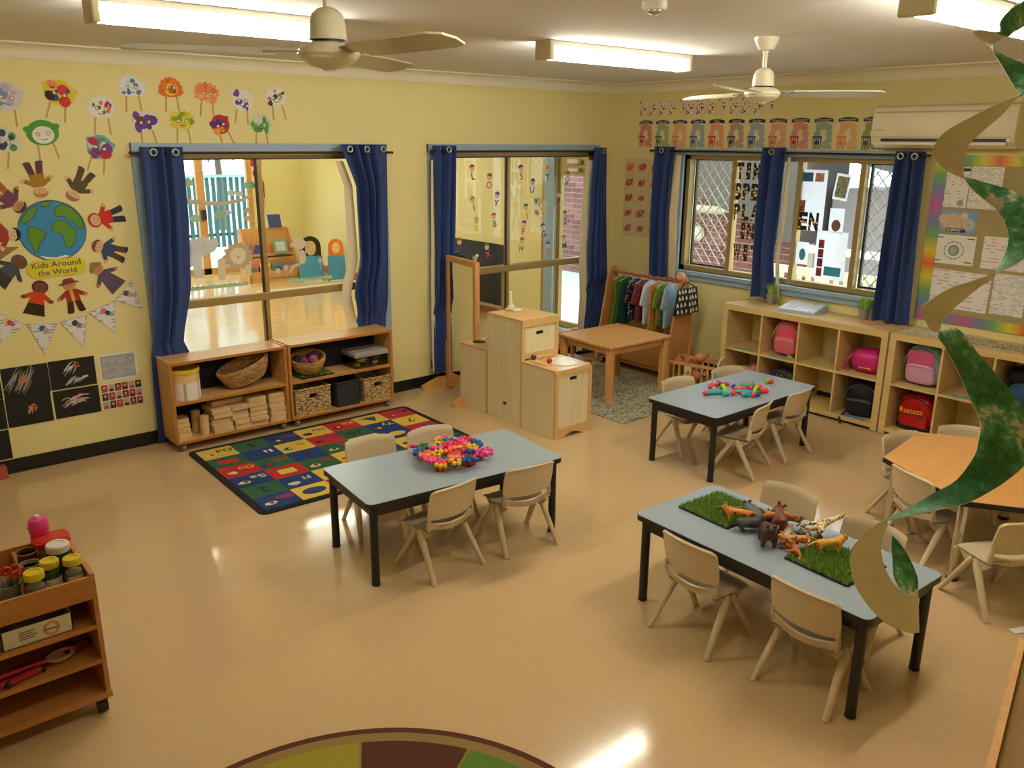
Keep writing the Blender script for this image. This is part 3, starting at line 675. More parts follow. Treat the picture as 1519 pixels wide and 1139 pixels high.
# ================================================================== low shelves under the left window
M_pin = mat('dark blue back panel', (26, 32, 44), .85)
M_kraft = wood('raw timber block', (206, 170, 116), (220, 188, 136), (10, 2, 10), rough=.6)
def caster(parent, x, y, h, m_w=M_black, r=.026):
    c = put('caster', MB().tube([(x - .013, y, r), (x + .013, y, r)], r, 16), m_w, parent, smooth=40)
    put('caster_fork', MB().box(x - .019, x - .015, y - .016, y + .016, r * .7, h).box(x + .015, x + .019, y - .016, y + .016, r * .7, h).box(x - .019, x + .019, y - .016, y + .016, h - .006, h), M_steel, c)
def low_shelf(x0, x1, label):
    t = thing('open_shelf', label, 'shelf', ((x0 + x1) / 2, 0, 0), group='low shelves under the left window'); w = (x1 - x0) / 2; yf, yb = -.325, -.07; zb, zt = .06, .652
    for s in (-1, 1): 
        sp = put('side_panel', MB().box(s * w - (.018 if s > 0 else 0), s * w + (.018 if s < 0 else 0), yf, yb, zb, zt + .006), M_beech, t)
        put('edging', MB().box(s * w - (.019 if s > 0 else -.0), s * w + (.019 if s < 0 else 0), yf - .004, yf, zb, zt + .006), M_beech2, sp)
    for nm, z in (('top', zt - .018), ('shelf', .345), ('bottom', zb)):
        sp = put(nm, MB().box(-w + .018, w - .018, yf, yb, z, z + .018), M_beech, t)
        put('edging', MB().box(-w + .019, w - .019, yf - .004, yf, z, z + .018), M_beech2, sp)
    put('back_panel', MB().box(-w + .018, w - .018, yb - .006, yb - .001, zb + .018, zt - .018), M_pin, t)
    for sx in (-1, 1):
        for y in (yf + .03, yb - .03): caster(t, sx * (w - .05), y, zb, mat('grey caster wheel', (110, 108, 104), .4))
    return t
low_shelf(-4.725, -3.862, 'honey timber shelf holding the paint tub and wooden blocks')
low_shelf(-3.848, -2.935, 'honey timber shelf holding wicker baskets and plastic box')
SZ = .363; BZ = .078
t = thing('paint_tub', 'cream paint tub with yellow rim and white paper label', 'tub', (-4.597, -.23, SZ))
put('body', MB().lathe([(.098, 0), (.102, .01), (.102, .215), (.098, .215), (.096, .03), (.001, .03)], 32), mat('cream tub', (226, 192, 140), .5), t, smooth=40)
put('rim', MB().lathe([(.1, .195), (.108, .198), (.108, .222), (.098, .226), (.096, .205)], 32), mat('yellow rim', (222, 186, 40), .45), t, smooth=40)
put('label', MB().sheet(lambda u, v: (.1028 * math.cos(-2.9 + 2.7 * u), .1028 * math.sin(-2.9 + 2.7 * u), .008 + .125 * v), 24, 1, .0006), printed('label print', (228, 218, 204), (170, 166, 165), 60, 40, keep=.35), t)
def weave(name, c1, c2, sc):
    m = mat(name, c1, .75); nt = m.node_tree; b = nt.nodes['Principled BSDF']
    tc = nt.nodes.new('ShaderNodeTexCoord'); v = nt.nodes.new('ShaderNodeTexVoronoi'); v.inputs['Scale'].default_value = 1
    mp = nt.nodes.new('ShaderNodeMapping'); mp.inputs['Scale'].default_value = sc; nt.links.new(tc.outputs['Object'], mp.inputs['Vector']); nt.links.new(mp.outputs['Vector'], v.inputs['Vector'])
    r = ramp(nt, [(0.15, c2), (0.75, c1)], v.outputs['Distance']); r.color_ramp.elements[0].color, r.color_ramp.elements[1].color = lin(c2) + (1,), lin(c1) + (1,)
    nt.links.new(r.outputs['Color'], b.inputs['Base Color'])
    bp = nt.nodes.new('ShaderNodeBump'); bp.inputs['Strength'].default_value = .7; bp.inputs['Distance'].default_value = .006; bp.invert = True
    nt.links.new(v.outputs['Distance'], bp.inputs['Height']); nt.links.new(bp.outputs['Normal'], b.inputs['Normal']); return m
M_wick = weave('banana leaf weave', (120, 92, 52), (222, 190, 134), (42, 42, 95))
M_cane = weave('cane coil', (150, 108, 56), (214, 170, 106), (30, 30, 120))
# tilted round basket
def coil_prof(R0, R1, h, n=10, r=.007):
    o = [(.001, 0)]
    for k in range(n + 1):
        q = k / n; R = R0 + (R1 - R0) * math.sin(q * PI / 2); z = h * q
        o += [(R, z - r * .0), (R + r, z + h / n * .5)]
    o += [(R1, h + .012), (R1 - .012, h + .008)]
    for k in range(n, -1, -1):
        q = k / n; o.append((R0 + (R1 - R0) * math.sin(q * PI / 2) - .014, max(.012, h * q)))
    o.append((.001, .012)); return o
t = tag(put('woven_basket', MB().lathe(coil_prof(.11, .155, .135, 11, .006), 44, sx=1.28, sy=.70), M_cane, None, 50, (-4.125, -.205, SZ + .050), (.10, -.30, .0)), 'round woven basket lying tilted on the shelf beside paint tub', 'basket')
# blocks
GB = 'wooden building blocks on the lower shelf'
def block(kind, x, y, z, d, rz=0, label=None, grp=None):
    return tag(put('wooden_block', MB().rbox((0, 0, d[2] / 2), d, .003, 1), M_kraft, None, None, (x, y, z), (0, 0, rz)), label, 'block', grp)
rows = [(-4.375, 5, .145), (-4.235, 5, .13), (-4.10, 6, .135), (-3.945, 6, .125)]
bh = .036
for si, (x, n, w) in enumerate(rows):
    z = BZ
    for k in range(n):
        block('long', x + random.uniform(-.008, .008), -.20 + random.uniform(-.012, .012) - (.02 if k < 2 else 0), z, (w, .2, bh - .001), random.uniform(-.05, .05), 'flat timber block, %s from bottom of the %s neat stack' % (['first', 'second', 'third', 'fourth', 'fifth', 'sixth'][k], ['leftmost', 'second', 'third', 'rightmost'][si]), 'stacked flat timber blocks'); z += bh
z = BZ + 5 * bh
block('a', -4.30, -.17, BZ + 5 * bh, (.24, .09, .038), .06, 'long timber plank lying across the left block stacks', None)
block('b', -4.05, -.13, BZ + 6 * bh, (.17, .08, .03), .1, 'timber plank on top of the right block stacks', None)
for k in range(4): block('c', -4.645 + .006 * (k % 2), -.225 + .012 * k, BZ + k * .034, (.10, .085, .033), .2 * (-1) ** k, 'small timber block, %s from bottom of the front untidy pile' % ['first', 'second', 'third', 'fourth'][k], 'untidy pile of small timber blocks')
for k in range(3): block('d', -4.635, -.12, BZ + k * .04, (.12, .09, .039), -.3 + .2 * k, 'small timber block, %s from bottom of the rear untidy pile' % ['first', 'second', 'third'][k], 'untidy pile of small timber blocks')
t = tag(put('wooden_cylinder', MB().lathe([(.03, 0), (.033, .003), (.033, .137), (.03, .14)], 20), M_kraft, None, 40, (-4.495, -.255, BZ)), 'upright timber cylinder block beside the untidy pile', 'block')
t = tag(put('wooden_cylinder', MB().lathe([(.03, 0), (.033, .003), (.033, .152), (.03, .155)], 20), M_kraft, None, 40, (-4.515, -.14, BZ)), 'taller timber cylinder block behind the front one', 'block')
# second shelf
GRN = mat('artificial turf', (76, 112, 44), .9, noise=(60, .25))
def turf(label, x, y, z, w, d, rz, h=.022, n=2600, grp=None):
    t = thing('grass_mat', label, 'grass mat', (x, y, z), (0, 0, rz), grp)
    bb = MB().box(-w / 2, w / 2, -d / 2, d / 2, 0, .008)
    k = -w / 2 + .012
    while k < w / 2:
        bb.box(k - .006, k + .006, -d / 2 - .007, -d / 2, 0, .007); k += .024
    put('backing', bb, M_black, t)
    mb = MB(); rnd = random.Random(int(x * 1000))
    for i in range(n):
        px, py = rnd.uniform(-w / 2, w / 2), rnd.uniform(-d / 2, d / 2); a = rnd.uniform(0, 2 * PI); l = h * rnd.uniform(.6, 1.1); q = .012
        dx, dy = math.cos(a), math.sin(a)
        mb.add([(px - dy * .0022, py + dx * .0022, .007), (px + dy * .0022, py - dx * .0022, .007), (px + dx * q * rnd.random(), py + dy * q * rnd.random(), .007 + l)], [(0, 1, 2)], rnd.randrange(3))
    o = put('turf', mb, [mat('grass blade a', (124, 162, 60), .7), mat('grass blade b', (98, 142, 48), .7), mat('grass blade c', (150, 180, 80), .7)], t); o['kind'] = 'stuff'
    return t
turf('small dark grass mat under the round basket of yarn', -3.60, -.20, SZ, .28, .2, 0, .012, 900)
t = thing('yarn_basket', 'shallow round cane basket filled with pink and purple yarn', 'basket', (-3.625, -.195, SZ + .031))
put('bowl', MB().lathe(coil_prof(.10, .135, .105, 8, .005), 36), M_cane, t, 50, rot=(.18, -.12, 0), loc=(0, 0, .014))
M_y = [mat('plum yarn', (128, 66, 104), .9, bump=(200, .4)), mat('grey violet yarn', (104, 88, 112), .9, bump=(200, .4)), mat('rose yarn', (176, 96, 130), .9, bump=(200, .4)), mat('slate yarn', (74, 84, 104), .9)]
for k, (x, y, q) in enumerate(((-.05, -.03, 0), (.02, -.05, 2), (.06, .02, 1), (-.02, .04, 2), (-.07, .03, 3), (.03, .0, 0))):
    mb = MB(); R = .034
    for j in range(5): mb.torus((0, 0, 0), R - .004, .008, 14, 6, M=Euler((j * .7, j * 1.1, j)).to_matrix().to_4x4())
    mb.ball((0, 0, 0), R - .006, 10)
    put('yarn_ball', mb, M_y[q], t, 60, loc=(x, y, .085 + .01 * (k % 3)))
t = thing('plastic_box', 'clear lidded plastic box of red toys on the upper shelf', 'box', (-3.115, -.195, SZ))
M_clear = glass('clear plastic', (226, 228, 226))
bx = MB().box(-.15, .15, -.105, -.102, 0, .115).box(-.15, .15, .102, .105, 0, .115).box(-.15, -.147, -.105, .105, 0, .115).box(.147, .15, -.105, .105, 0, .115).box(-.15, .15, -.105, .105, 0, .003)
put('tub', bx, M_clear, t)
put('lid', MB().prism(rrect(.326, .236, .03), .115, .128).prism(rrect(.28, .19, .02), .128, .134), mat('frosted lid', (196, 190, 190), .3, alpha=.75), t)
put('tub_rim', MB().box(-.156, .156, -.112, -.104, .095, .115).box(-.156, .156, .104, .112, .095, .115).box(-.156, -.149, -.11, .11, .095, .115).box(.149, .156, -.11, .11, .095, .115), mat('frosted rim', (190, 184, 184), .3, alpha=.7), t)
for k in range(16):
    put('toy_piece', MB().rbox((0, 0, 0), (.05, .03, .022), .008), [mat('toy red', (204, 52, 46), .4), mat('toy yellow', (222, 190, 60), .4), mat('toy cream', (226, 216, 196), .4), mat('toy red', (204, 52, 46), .4)][k % 4], t, None, (random.uniform(-.1, .1), random.uniform(-.07, .07), .02 + .02 * (k // 6)), (random.uniform(-.3, .3), random.uniform(-.3, .3), random.uniform(0, 3)))
def wicker(label, x, w, d, h, m, hole=True, nm='wicker_basket'):
    t = thing(nm, label, 'basket', (x, -.195, BZ))
    th = .014
    # front with a hand hole
    if hole:
        f = MB(); yq = -d / 2; hw, hz0, hz1 = .032, h * .62, h * .80
        f.box(-w / 2, -hw, yq, yq + th, 0, h).box(hw, w / 2, yq, yq + th, 0, h).box(-hw, hw, yq, yq + th, 0, hz0).box(-hw, hw, yq, yq + th, hz1, h)
    else: f = MB().box(-w / 2, w / 2, -d / 2, -d / 2 + th, 0, h)
    put('front', f, m, t)
    put('walls', MB().box(-w / 2, w / 2, d / 2 - th, d / 2, 0, h).box(-w / 2, -w / 2 + th, -d / 2 + th, d / 2 - th, 0, h).box(w / 2 - th, w / 2, -d / 2 + th, d / 2 - th, 0, h).box(-w / 2 + th, w / 2 - th, -d / 2 + th, d / 2 - th, 0, th), m, t)
    rp = [(-w / 2, -d / 2, h), (w / 2, -d / 2, h), (w / 2, d / 2, h), (-w / 2, d / 2, h), (-w / 2, -d / 2, h)]
    put('rim', MB().tube(rp, .009, 8), m, t, 50)
    return t
wicker('left woven wicker basket with hand hole on the bottom shelf', -3.655, .30, .23, .205, M_wick)
wicker('right woven wicker basket with hand hole beside the shelf end', -3.075, .255, .23, .19, M_wick)
wicker('dark charcoal storage box between the two wicker baskets', -3.345, .20, .22, .20, mat('charcoal felt', (44, 46, 46), .95, bump=(80, .3)), False, 'storage_box')

# ================================================================== play kitchen, seen from behind
KX0, KX1 = -2.46, -2.09
def slotplate(mb, w, h, cx, cz, sw=.075, sh=.028):
    """panel of w x h with a hand slot, in x-z, origin lower left; returned as strips"""
    mb.box(0, w, -.004, .004, 0, cz - sh / 2).box(0, w, -.004, .004, cz + sh / 2, h).box(0, cx - sw / 2, -.004, .004, cz - sh / 2, cz + sh / 2).box(cx + sw / 2, w, -.004, .004, cz - sh / 2, cz + sh / 2); return mb
k = thing('play_stove', 'pale timber toy stove with black hotplates, left of play kitchen', 'play kitchen', ((KX0 + KX1) / 2, -.80, 0), group='play kitchen units'); w = (KX1 - KX0) / 2
def kbody(k, dy, h):
    put('back_sheet', MB().box(-w, -w + .008, -dy, dy, .0, h - .012), M_ply, k)
    put('side_sheet', MB().box(-w + .008, w, dy - .012, dy, .0, h - .012), M_ply, k)
    put('door_sheet', MB().box(w - .01, w, -dy + .012, dy - .012, .03, h - .012), M_ply, k)
    put('top_sheet', MB().box(-w - .003, w + .004, -dy, dy, h - .012, h), M_pine, k)
    for (x) in (-w - .002, w - .018): put('post', MB().box(x, x + .02, -dy - .003, -dy + .018, 0, h - .012), M_pine, k)
kbody(k, .178, .535)
put('side_sheet', MB().box(-w + .008, w, -.176, -.166, .0, .52), M_ply, k)
for (x, y, r) in ((-.055, .085, .055), (.075, .1, .036), (-.04, -.07, .036), (.09, -.06, .05)): put('hotplate', MB().lathe([(.001, .535), (r, .535), (r, .539), (r * .9, .541), (.001, .541)], 24, M=Matrix.Translation((x, y, 0))), M_black, k, 40)
k = thing('play_fridge', 'tall pale timber toy cupboard with hand slot, middle of play kitchen', 'play kitchen', ((KX0 + KX1) / 2, -1.20, 0), group='play kitchen units')
kb = .21
put('back_sheet', slotplate(MB(), .42, .83, .205, .147, .05, .024), M_ply, k, None, (-w + .004, -.21, 0), (0, 0, PI / 2))
put('slot_shade', MB().box(-w + .012, -w + .02, -.05, .04, .12, .18), M_dark, k)  # dark plate stands in for the shaded hollow behind the slot
put('side_sheet', MB().box(-w + .01, w, .20, .21, 0, .83), M_ply, k)
put('top_sheet', MB().box(-w - .004, w + .006, -.215, .212, .83, .845), M_pine, k)
for x in (-w - .003, w - .027): put('post', MB().box(x, x + .03, -.214, -.196, 0, .83), M_pine, k)
put('rail', MB().box(-w + .027, w - .027, -.214, -.196, .79, .83), M_pine, k); put('rail', MB().box(-w + .027, w - .027, -.214, -.196, .54, .585), M_pine, k)
put('front_sheet', slotplate(MB(), 2 * w - .056, .206, .155, .145), M_ply, k, None, (-w + .028, -.20, .585))
put('slot_shade', MB().box(-.06, .06, -.19, -.18, .70, .76), M_dark, k)  # dark plate again in place of the shaded inside
k = thing('play_sink', 'pale timber toy sink with round basin and ball taps, near end of play kitchen', 'play kitchen', ((KX0 + KX1) / 2, -1.602, 0), group='play kitchen units')
dy = .188
put('back_sheet', MB().box(-w, -w + .008, -dy, dy, 0, .515), M_ply, k)
# top with round hole
mb = MB(); cx, cy, R = .045, -.02, .105; n = 32; o = []; ii = []
sq = []
for q in range(n):
    a = 2 * PI * q / n; ca, sa = math.cos(a), math.sin(a)
    tt = min(((w + .004 - cx) if ca > 0 else (w + .004 + cx)) / max(1e-6, abs(ca)), ((dy + .004 - cy) if sa > 0 else (dy + .004 + cy)) / max(1e-6, abs(sa)))
    sq.append((cx + ca * tt, cy + sa * tt)); ii.append((cx + ca * R, cy + sa * R))
v = [(p[0], p[1], .53) for p in sq] + [(p[0], p[1], .53) for p in ii] + [(p[0], p[1], .515) for p in sq] + [(p[0], p[1], .515) for p in ii]
f = []
for q in range(n):
    e = (q + 1) % n; f += [(q, e, n + e, n + q), (2 * n + e, 2 * n + q, 3 * n + q, 3 * n + e), (q, 2 * n + q, 2 * n + e, e), (n + q, n + e, 3 * n + e, 3 * n + q)]
put('top_sheet', mb.add(v, f), wood('glossy pine top', (222, 186, 132), (230, 198, 148), (14, 14, 1), rough=.22), k)
put('basin', MB().lathe([(R + .012, .5315), (R + .012, .536), (R, .536), (R - .012, .51), (R * .75, .46), (.001, .45)], 32, M=Matrix.Translation((cx, cy, 0))), mat('cream basin', (236, 230, 206), .25), k, 50)
put('top_edge', MB().box(-w - .003, -w + .012, -dy, dy, .5151, .5315), M_pine, k)
ta = put('tap_panel', MB().rbox((-.115, .06, .535), (.07, .2, .016), .004, 1), M_pine, k)
put('tap_spout', MB().tube([(-.08, .15, .54), (-.04, .12, .56), (.02, .05, .575)], [.014, .013, .011], 10), M_pine, k, 50)
put('red_tap', MB().ball((-.095, -.02, .565), .022, 16), mat('tap red', (186, 42, 34), .25), k, 60)
put('blue_tap', MB().ball((-.12, .13, .565), .021, 16), mat('tap blue', (38, 48, 104), .25), k, 60)
for x in (-w - .003, w - .027): put('post', MB().box(x, x + .03, -dy - .004, -dy + .016, 0, .515), M_pine, k)
put('rail', MB().box(-w + .027, w - .027, -dy - .004, -dy + .016, .48, .515), M_pine, k)
arch = [(-w + .027, .085), (-w + .027, .03)] + [(-.11 + .22 * q / 10, .012 + .033 * math.sin(PI * q / 10)) for q in range(11)] + [(w - .027, .03), (w - .027, .085)]
put('rail', MB().prism([(-w + .027, .085), (-w + .027, .0)] + [(-.10, 0)] + [(-.10 + .2 * q / 10, .032 * math.sin(PI * q / 10)) for q in range(1, 10)] + [(.10, 0), (w - .027, 0), (w - .027, .085)], -.016, .004, M=Matrix(((1, 0, 0, 0), (0, 0, -1, -dy), (0, 1, 0, 0), (0, 0, 0, 1)))), M_pine, k)
put('front_sheet', slotplate(MB(), 2 * w - .056, .395, .155, .365), M_ply, k, None, (-w + .028, -dy + .006, .085))
put('slot_shade', MB().box(-.06, .06, -dy + .014, -dy + .022, .42, .475), M_dark, k)  # shade inside the slot given by a dark plate
put('side_sheet', MB().box(w - .01, w, -dy + .016, dy, .03, .515), M_ply, k)
t = thing('toy_phone', 'cream toy telephone handset standing on the tall play cupboard', 'toy phone', (-2.265, -1.075, .845))
put('base', MB().rbox((0, 0, .012), (.075, .12, .022), .008).rbox((0.0, .03, .03), (.05, .04, .022), .008), mat('cream phone', (234, 224, 196), .35), t, 50)
put('handset', MB().tube([(.0, .03, .03), (.0, .038, .09), (0, .036, .14)], [.02, .014, .013], 12, flat=.7).ball((0, .036, .14), .013, 10), mat('cream phone', (234, 224, 196), .35), t, 50)

# ---- standing mirror in a timber frame beside the window
t = thing('floor_mirror', 'tall mirror in orange timber frame standing before the middle window', 'mirror', (-2.28, -.42, 0), (0, 0, math.radians(-8)))
for s in (-1, 1): put('frame_post', MB().rbox((0, s * .235, .60), (.045, .05, 1.18), .006, 1), M_oak, t)
put('frame_rail', MB().rbox((0, 0, 1.165), (.042, .42, .05), .005, 1), M_oak, t); put('frame_rail', MB().rbox((0, 0, .13), (.042, .42, .05), .005, 1), M_oak, t)
put('mirror_glass', MB().box(-.012, .005, -.21, .21, .155, 1.14), mat('silvered glass', (226, 224, 214), .03, metal=1.0, noise=(1, 0)), t)
put('backing', MB().box(.005, .016, -.21, .21, .155, 1.14), M_ply, t)
for s in (-1, 1): 
    f_ = put('foot', MB().prism([(-.26, 0), (.26, 0), (.26, .04), (.10, .10), (-.10, .10), (-.26, .04)], -.02, .02, M=Matrix(((1, 0, 0, 0), (0, 0, -1, s * .285), (0, 1, 0, 0), (0, 0, 0, 1)))), M_oak, t)
    put('foot_bolt', MB().tube([(0, s * .26, .07), (0, s * .312, .07)], .008, 8), M_steel, f_)
put('side_brace', MB().box(-.02, .02, .262, .285, .06, .42), M_oak, t)
t = thing('toy_unicorn', 'tiny white and blue toy figure on the mirror frame top', 'toy', (-2.285, -.60, 1.19))
put('body', MB().ball((0, 0, .022), .02, 10, sc=(.8, 1.3, .9)).ball((0, -.028, .045), .014, 10).tube([(0, -.02, .03), (0, -.028, .045)], .01, 8).tube([(0, .012, .012), (0, .014, 0)], .006, 6).tube([(0, -.012, .012), (0, -.014, 0)], .006, 6), M_white, t, 60)
put('mane', MB().ball((0, .01, .036), .014, 8, sc=(.6, 1.6, .8)).tube([(0, -.03, .056), (0, -.034, .07)], [.004, .001], 6), mat('toy blue', (60, 110, 180), .5), t, 60)

# ---- timber table with chair on a woven mat
tb = thing('timber_table', 'square honey timber play table on the grey mat', 'table', (-1.14, -1.13, 0), (0, 0, -.03))
put('tabletop', MB().rbox((0, 0, .493), (.75, .66, .026), .006), M_oak, tb)
for s in (-1, 1):
    put('apron', MB().box(-.30, .30, s * .28 - .01, s * .28 + .01, .42, .48), M_oak, tb); put('apron', MB().box(s * .325 - .01, s * .325 + .01, -.25, .25, .42, .48), M_oak, tb)
for sx in (-1, 1):
    for sy in (-1, 1): put('leg', MB().rbox((sx * .335, sy * .29, .24), (.055, .055, .48), .005, 1), M_oak, tb)
c = thing('timber_chair', 'small honey timber chair pushed under the timber table', 'chair', (-1.42, -.86, 0), (0, 0, math.radians(-8)))
put('seat', MB().rbox((0, 0, .27), (.29, .29, .02), .006), M_oak, c)
for sx in (-1, 1):
    put('leg', MB().rbox((sx * .12, .12, .26), (.032, .032, .52), .004, 1), M_oak, c); put('leg', MB().rbox((sx * .12, -.12, .13), (.032, .032, .26), .004, 1), M_oak, c)
    put('side_stretcher', MB().box(sx * .12 - .01, sx * .12 + .01, -.11, .11, .09, .12), M_oak, c)
put('back_rail', MB().box(-.105, .105, .112, .128, .44, .50), M_oak, c); put('back_rail', MB().box(-.105, .105, .112, .128, .35, .39), M_oak, c)
m = mat('grey braided mat', (120, 116, 96), .95); nt = m.node_tree; b = nt.nodes['Principled BSDF']
tc = nt.nodes.new('ShaderNodeTexCoord'); v = nt.nodes.new('ShaderNodeTexVoronoi'); v.inputs['Scale'].default_value = 1
mp = nt.nodes.new('ShaderNodeMapping'); mp.inputs['Scale'].default_value = (60, 95, 1); nt.links.new(tc.outputs['Object'], mp.inputs['Vector']); nt.links.new(mp.outputs['Vector'], v.inputs['Vector'])
sp = nt.nodes.new('ShaderNodeSeparateColor'); nt.links.new(v.outputs['Color'], sp.inputs[0])
wv = nt.nodes.new('ShaderNodeTexNoise'); wv.inputs['Scale'].default_value = 7; mp2 = nt.nodes.new('ShaderNodeMapping'); mp2.inputs['Scale'].default_value = (.25, 4, 1); nt.links.new(tc.outputs['Object'], mp2.inputs['Vector']); nt.links.new(mp2.outputs['Vector'], wv.inputs['Vector'])
ad = nt.nodes.new('ShaderNodeMath'); ad.operation = 'MULTIPLY_ADD'; ad.inputs[1].default_value = .6; nt.links.new(sp.outputs['Red'], ad.inputs[0])
sb = nt.nodes.new('ShaderNodeMath'); sb.operation = 'MULTIPLY'; sb.inputs[1].default_value = .7; nt.links.new(wv.outputs['Fac'], sb.inputs[0]); nt.links.new(sb.outputs[0], ad.inputs[2])
r = ramp(nt, [(.3, (66, 64, 60)), (.5, (118, 112, 92)), (.8, (176, 164, 128))], ad.outputs[0]); nt.links.new(r.outputs['Color'], b.inputs['Base Color'])
tag(put('woven_mat', MB().prism(rrect(1.25, 1.42, .02), 0.0005, .009), m, None, None, (-1.165, -1.15, 0)), 'grey and black flecked woven mat under the timber table', 'mat')

# ---- dress-up rack
rk = thing('dress_up_rack', 'timber dress-up rack with rail and low shelf in the corner', 'clothes rack', (-.36, -.80, 0))
def rpanel(y0_, y1_): return MB().prism([(-.2, .04), (.2, .04), (.2, .18), (.06, .90), (.035, .955), (-.035, .955), (-.06, .90), (-.2, .18)], y0_, y1_, M=Matrix(((1, 0, 0, 0), (0, 0, 1, 0), (0, 1, 0, 0), (0, 0, 0, 1))))
M_rack = wood('rack timber', (184, 124, 66), (198, 140, 80), (14, 14, 1.2))
put('end_panel', rpanel(.435, .455), M_rack, rk); put('end_panel', rpanel(-.455, -.435), M_rack, rk)
put('back_panel', MB().box(.05, .065, -.435, .435, .06, .36), M_rack, rk)
put('base_shelf', MB().box(-.17, .17, -.435, .435, .06, .078), M_rack, rk); put('front_board', MB().box(-.19, -.172, -.435, .435, .10, .30), M_rack, rk)
put('hanging_rail', MB().tube([(0, -.435, .905), (0, .435, .905)], .0125, 12), wood('rail timber', (140, 70, 44), (156, 84, 52)), rk, 40)
for sx in (-.15, .15):
    for sy in (-.4, .4): caster(rk, sx, sy, .06)
def garment(nm, label, cat, y, outline, m, th=.03, rz=0.0, zt=.865, extra=None, drop=0):
    g = thing(nm, label, cat, (-.36, y, zt), (0, 0, rz))
    Mx = Matrix(((1, 0, 0, 0), (0, 0, -1, 0), (0, 1, 0, 0), (0, 0, 0, 1)))
    mb = MB(); n = len(outline); cx = sum(p[0] for p in outline) / n; cz = sum(p[1] for p in outline) / n
    # pillow the two faces so the cloth has body
    for s in (-1, 1):
        v = [(p[0], p[1], s * th * .15) for p in outline] + [(cx + (p[0] - cx) * .75, cz + (p[1] - cz) * .8, s * th * (.5 + .2 * math.sin(i * 1.7))) for i, p in enumerate(outline)]
        fs = [(i, (i + 1) % n, n + (i + 1) % n, n + i) for i in range(n)] + [tuple(range(n, 2 * n))]
        mb.add(v, fs, 0, Mx)
    v = [(p[0], p[1], -th * .15) for p in outline] + [(p[0], p[1], th * .15) for p in outline]
    mb.add(v, [(i, (i + 1) % n, n + (i + 1) % n, n + i) for i in range(n)], 0, Mx)
    put('cloth', mb, m, g, 50)
    put('hanger', MB().tube([(-.13, 0, -.02), (0, 0, .012), (.13, 0, -.02)], .004, 6).tube([(0, 0, .012), (0, 0, .03), (.014, 0, .045), (0.012, 0, .058), (-.004, 0, .062), (-.016, 0, .05)], .002, 6), mat('hanger plastic', (206, 196, 180), .4), g, 50)
    if extra: extra(g, Mx, th)
    return g
shirt = [(-.05, 0), (.05, 0), (.13, -.03), (.20, -.20), (.14, -.225), (.11, -.13), (.115, -.40), (-.115, -.40), (-.11, -.13), (-.14, -.225), (-.20, -.20), (-.13, -.03)]
dress = [(-.05, 0), (.05, 0), (.10, -.05), (.09, -.18), (.15, -.46), (-.15, -.46), (-.09, -.18), (-.10, -.05)]
cape = [(-.04, 0), (.04, 0), (.13, -.06), (.17, -.42), (.0, -.46), (-.17, -.42), (-.13, -.06)]
vest = [(-.05, 0), (.05, 0), (.12, -.03), (.11, -.12), (.13, -.5), (-.13, -.5), (-.11, -.12), (-.12, -.03)]
garment('dress', 'shiny lime green sequin dress at the left of the rack', 'dress', -.47, dress, spots('green sequins', (66, 128, 30), [(150, 200, 60), (90, 160, 40), (40, 100, 30)], 160, .35, .3), .035, .15)
garment('cape', 'dark bottle green cape on the rack beside the sequin dress', 'cape', -.555, cape, mat('bottle green velvet', (22, 72, 46), .8), .05, .1)
garment('dotted_shirt', 'navy costume shirt with coloured dots and red cuffs', 'shirt', -.66, shirt, spots('navy dotted cloth', (26, 30, 62), [(220, 60, 50), (230, 220, 210), (80, 140, 200), (230, 170, 60)], 40, .28, .7), .05, .2)
garment('red_shirt', 'dark red patterned costume shirt in the middle of the rack', 'shirt', -.755, shirt, spots('red brown cloth', (120, 44, 40), [(160, 60, 60), (90, 40, 90)], 30, .4, .8), .045, .15)
garment('white_shirt', 'pale white-blue shirt with short sleeves on the rack', 'shirt', -.845, shirt, mat('white shirt cotton', (204, 210, 222), .8, bump=(20, .3)), .05, .25)
garment('mustard_vest', 'mustard brown long vest hanging on the rack', 'vest', -.935, vest, mat('mustard felt', (186, 130, 46), .9, bump=(60, .3)), .05, .1)
garment('striped_top', 'green costume top with pink striped band on the rack', 'top', -1.01, shirt, spots('lime and pink cloth', (96, 150, 50), [(206, 70, 90), (96, 150, 50), (120, 60, 60)], 26, .45, .8), .04, .2)
garment('blue_shirt', 'light blue shirt hanging at the right of the rack', 'shirt', -1.09, shirt, mat('light blue cotton', (150, 178, 200), .8, bump=(20, .3)), .05, .3)
# tote with pale animal shapes, hung on the end panel
tg = thing('patterned_bag', 'black cloth bag with rows of small white animal prints', 'bag', (-.36, -1.275, .905), (0, 0, 0))
mb = MB(); mb.sheet(lambda u, v: ((u - .5) * (.27 + .1 * v), -.012 - .028 * math.sin(u * PI) * (.3 + .7 * v) - .006 * math.sin(u * 14), -.045 - .24 * v), 18, 10, -.05)
bagm = mat('black bag cloth', (20, 20, 28), .8)
put('bag_cloth', mb, bagm, tg, 60)
pr = MB()
for j in range(4):
    for i in range(6):
        u = (i + .5 + .25 * (j % 2)) / 6.4; v = (j + .5) / 4; x = (u - .5) * (.27 + .1 * v); yy = -.0145 - .028 * math.sin(u * PI) * (.3 + .7 * v) - .006 * math.sin(u * 14); z = -.045 - .24 * v
        M = Matrix(((1, 0, 0, x), (0, 0, -1, yy), (0, 1, 0, z), (0, 0, 0, 1)))
        pr.prism([(-.012, .004), (-.008, .022), (-.004, .014), (.002, .022), (.006, .006), (.014, .002), (.014, -.02), (.009, -.02), (.008, -.008), (-.004, -.008), (-.005, -.02), (-.01, -.02)], -.002, .0015, M=M)
put('animal_print', pr, mat('cream print', (222, 214, 190), .8), tg)
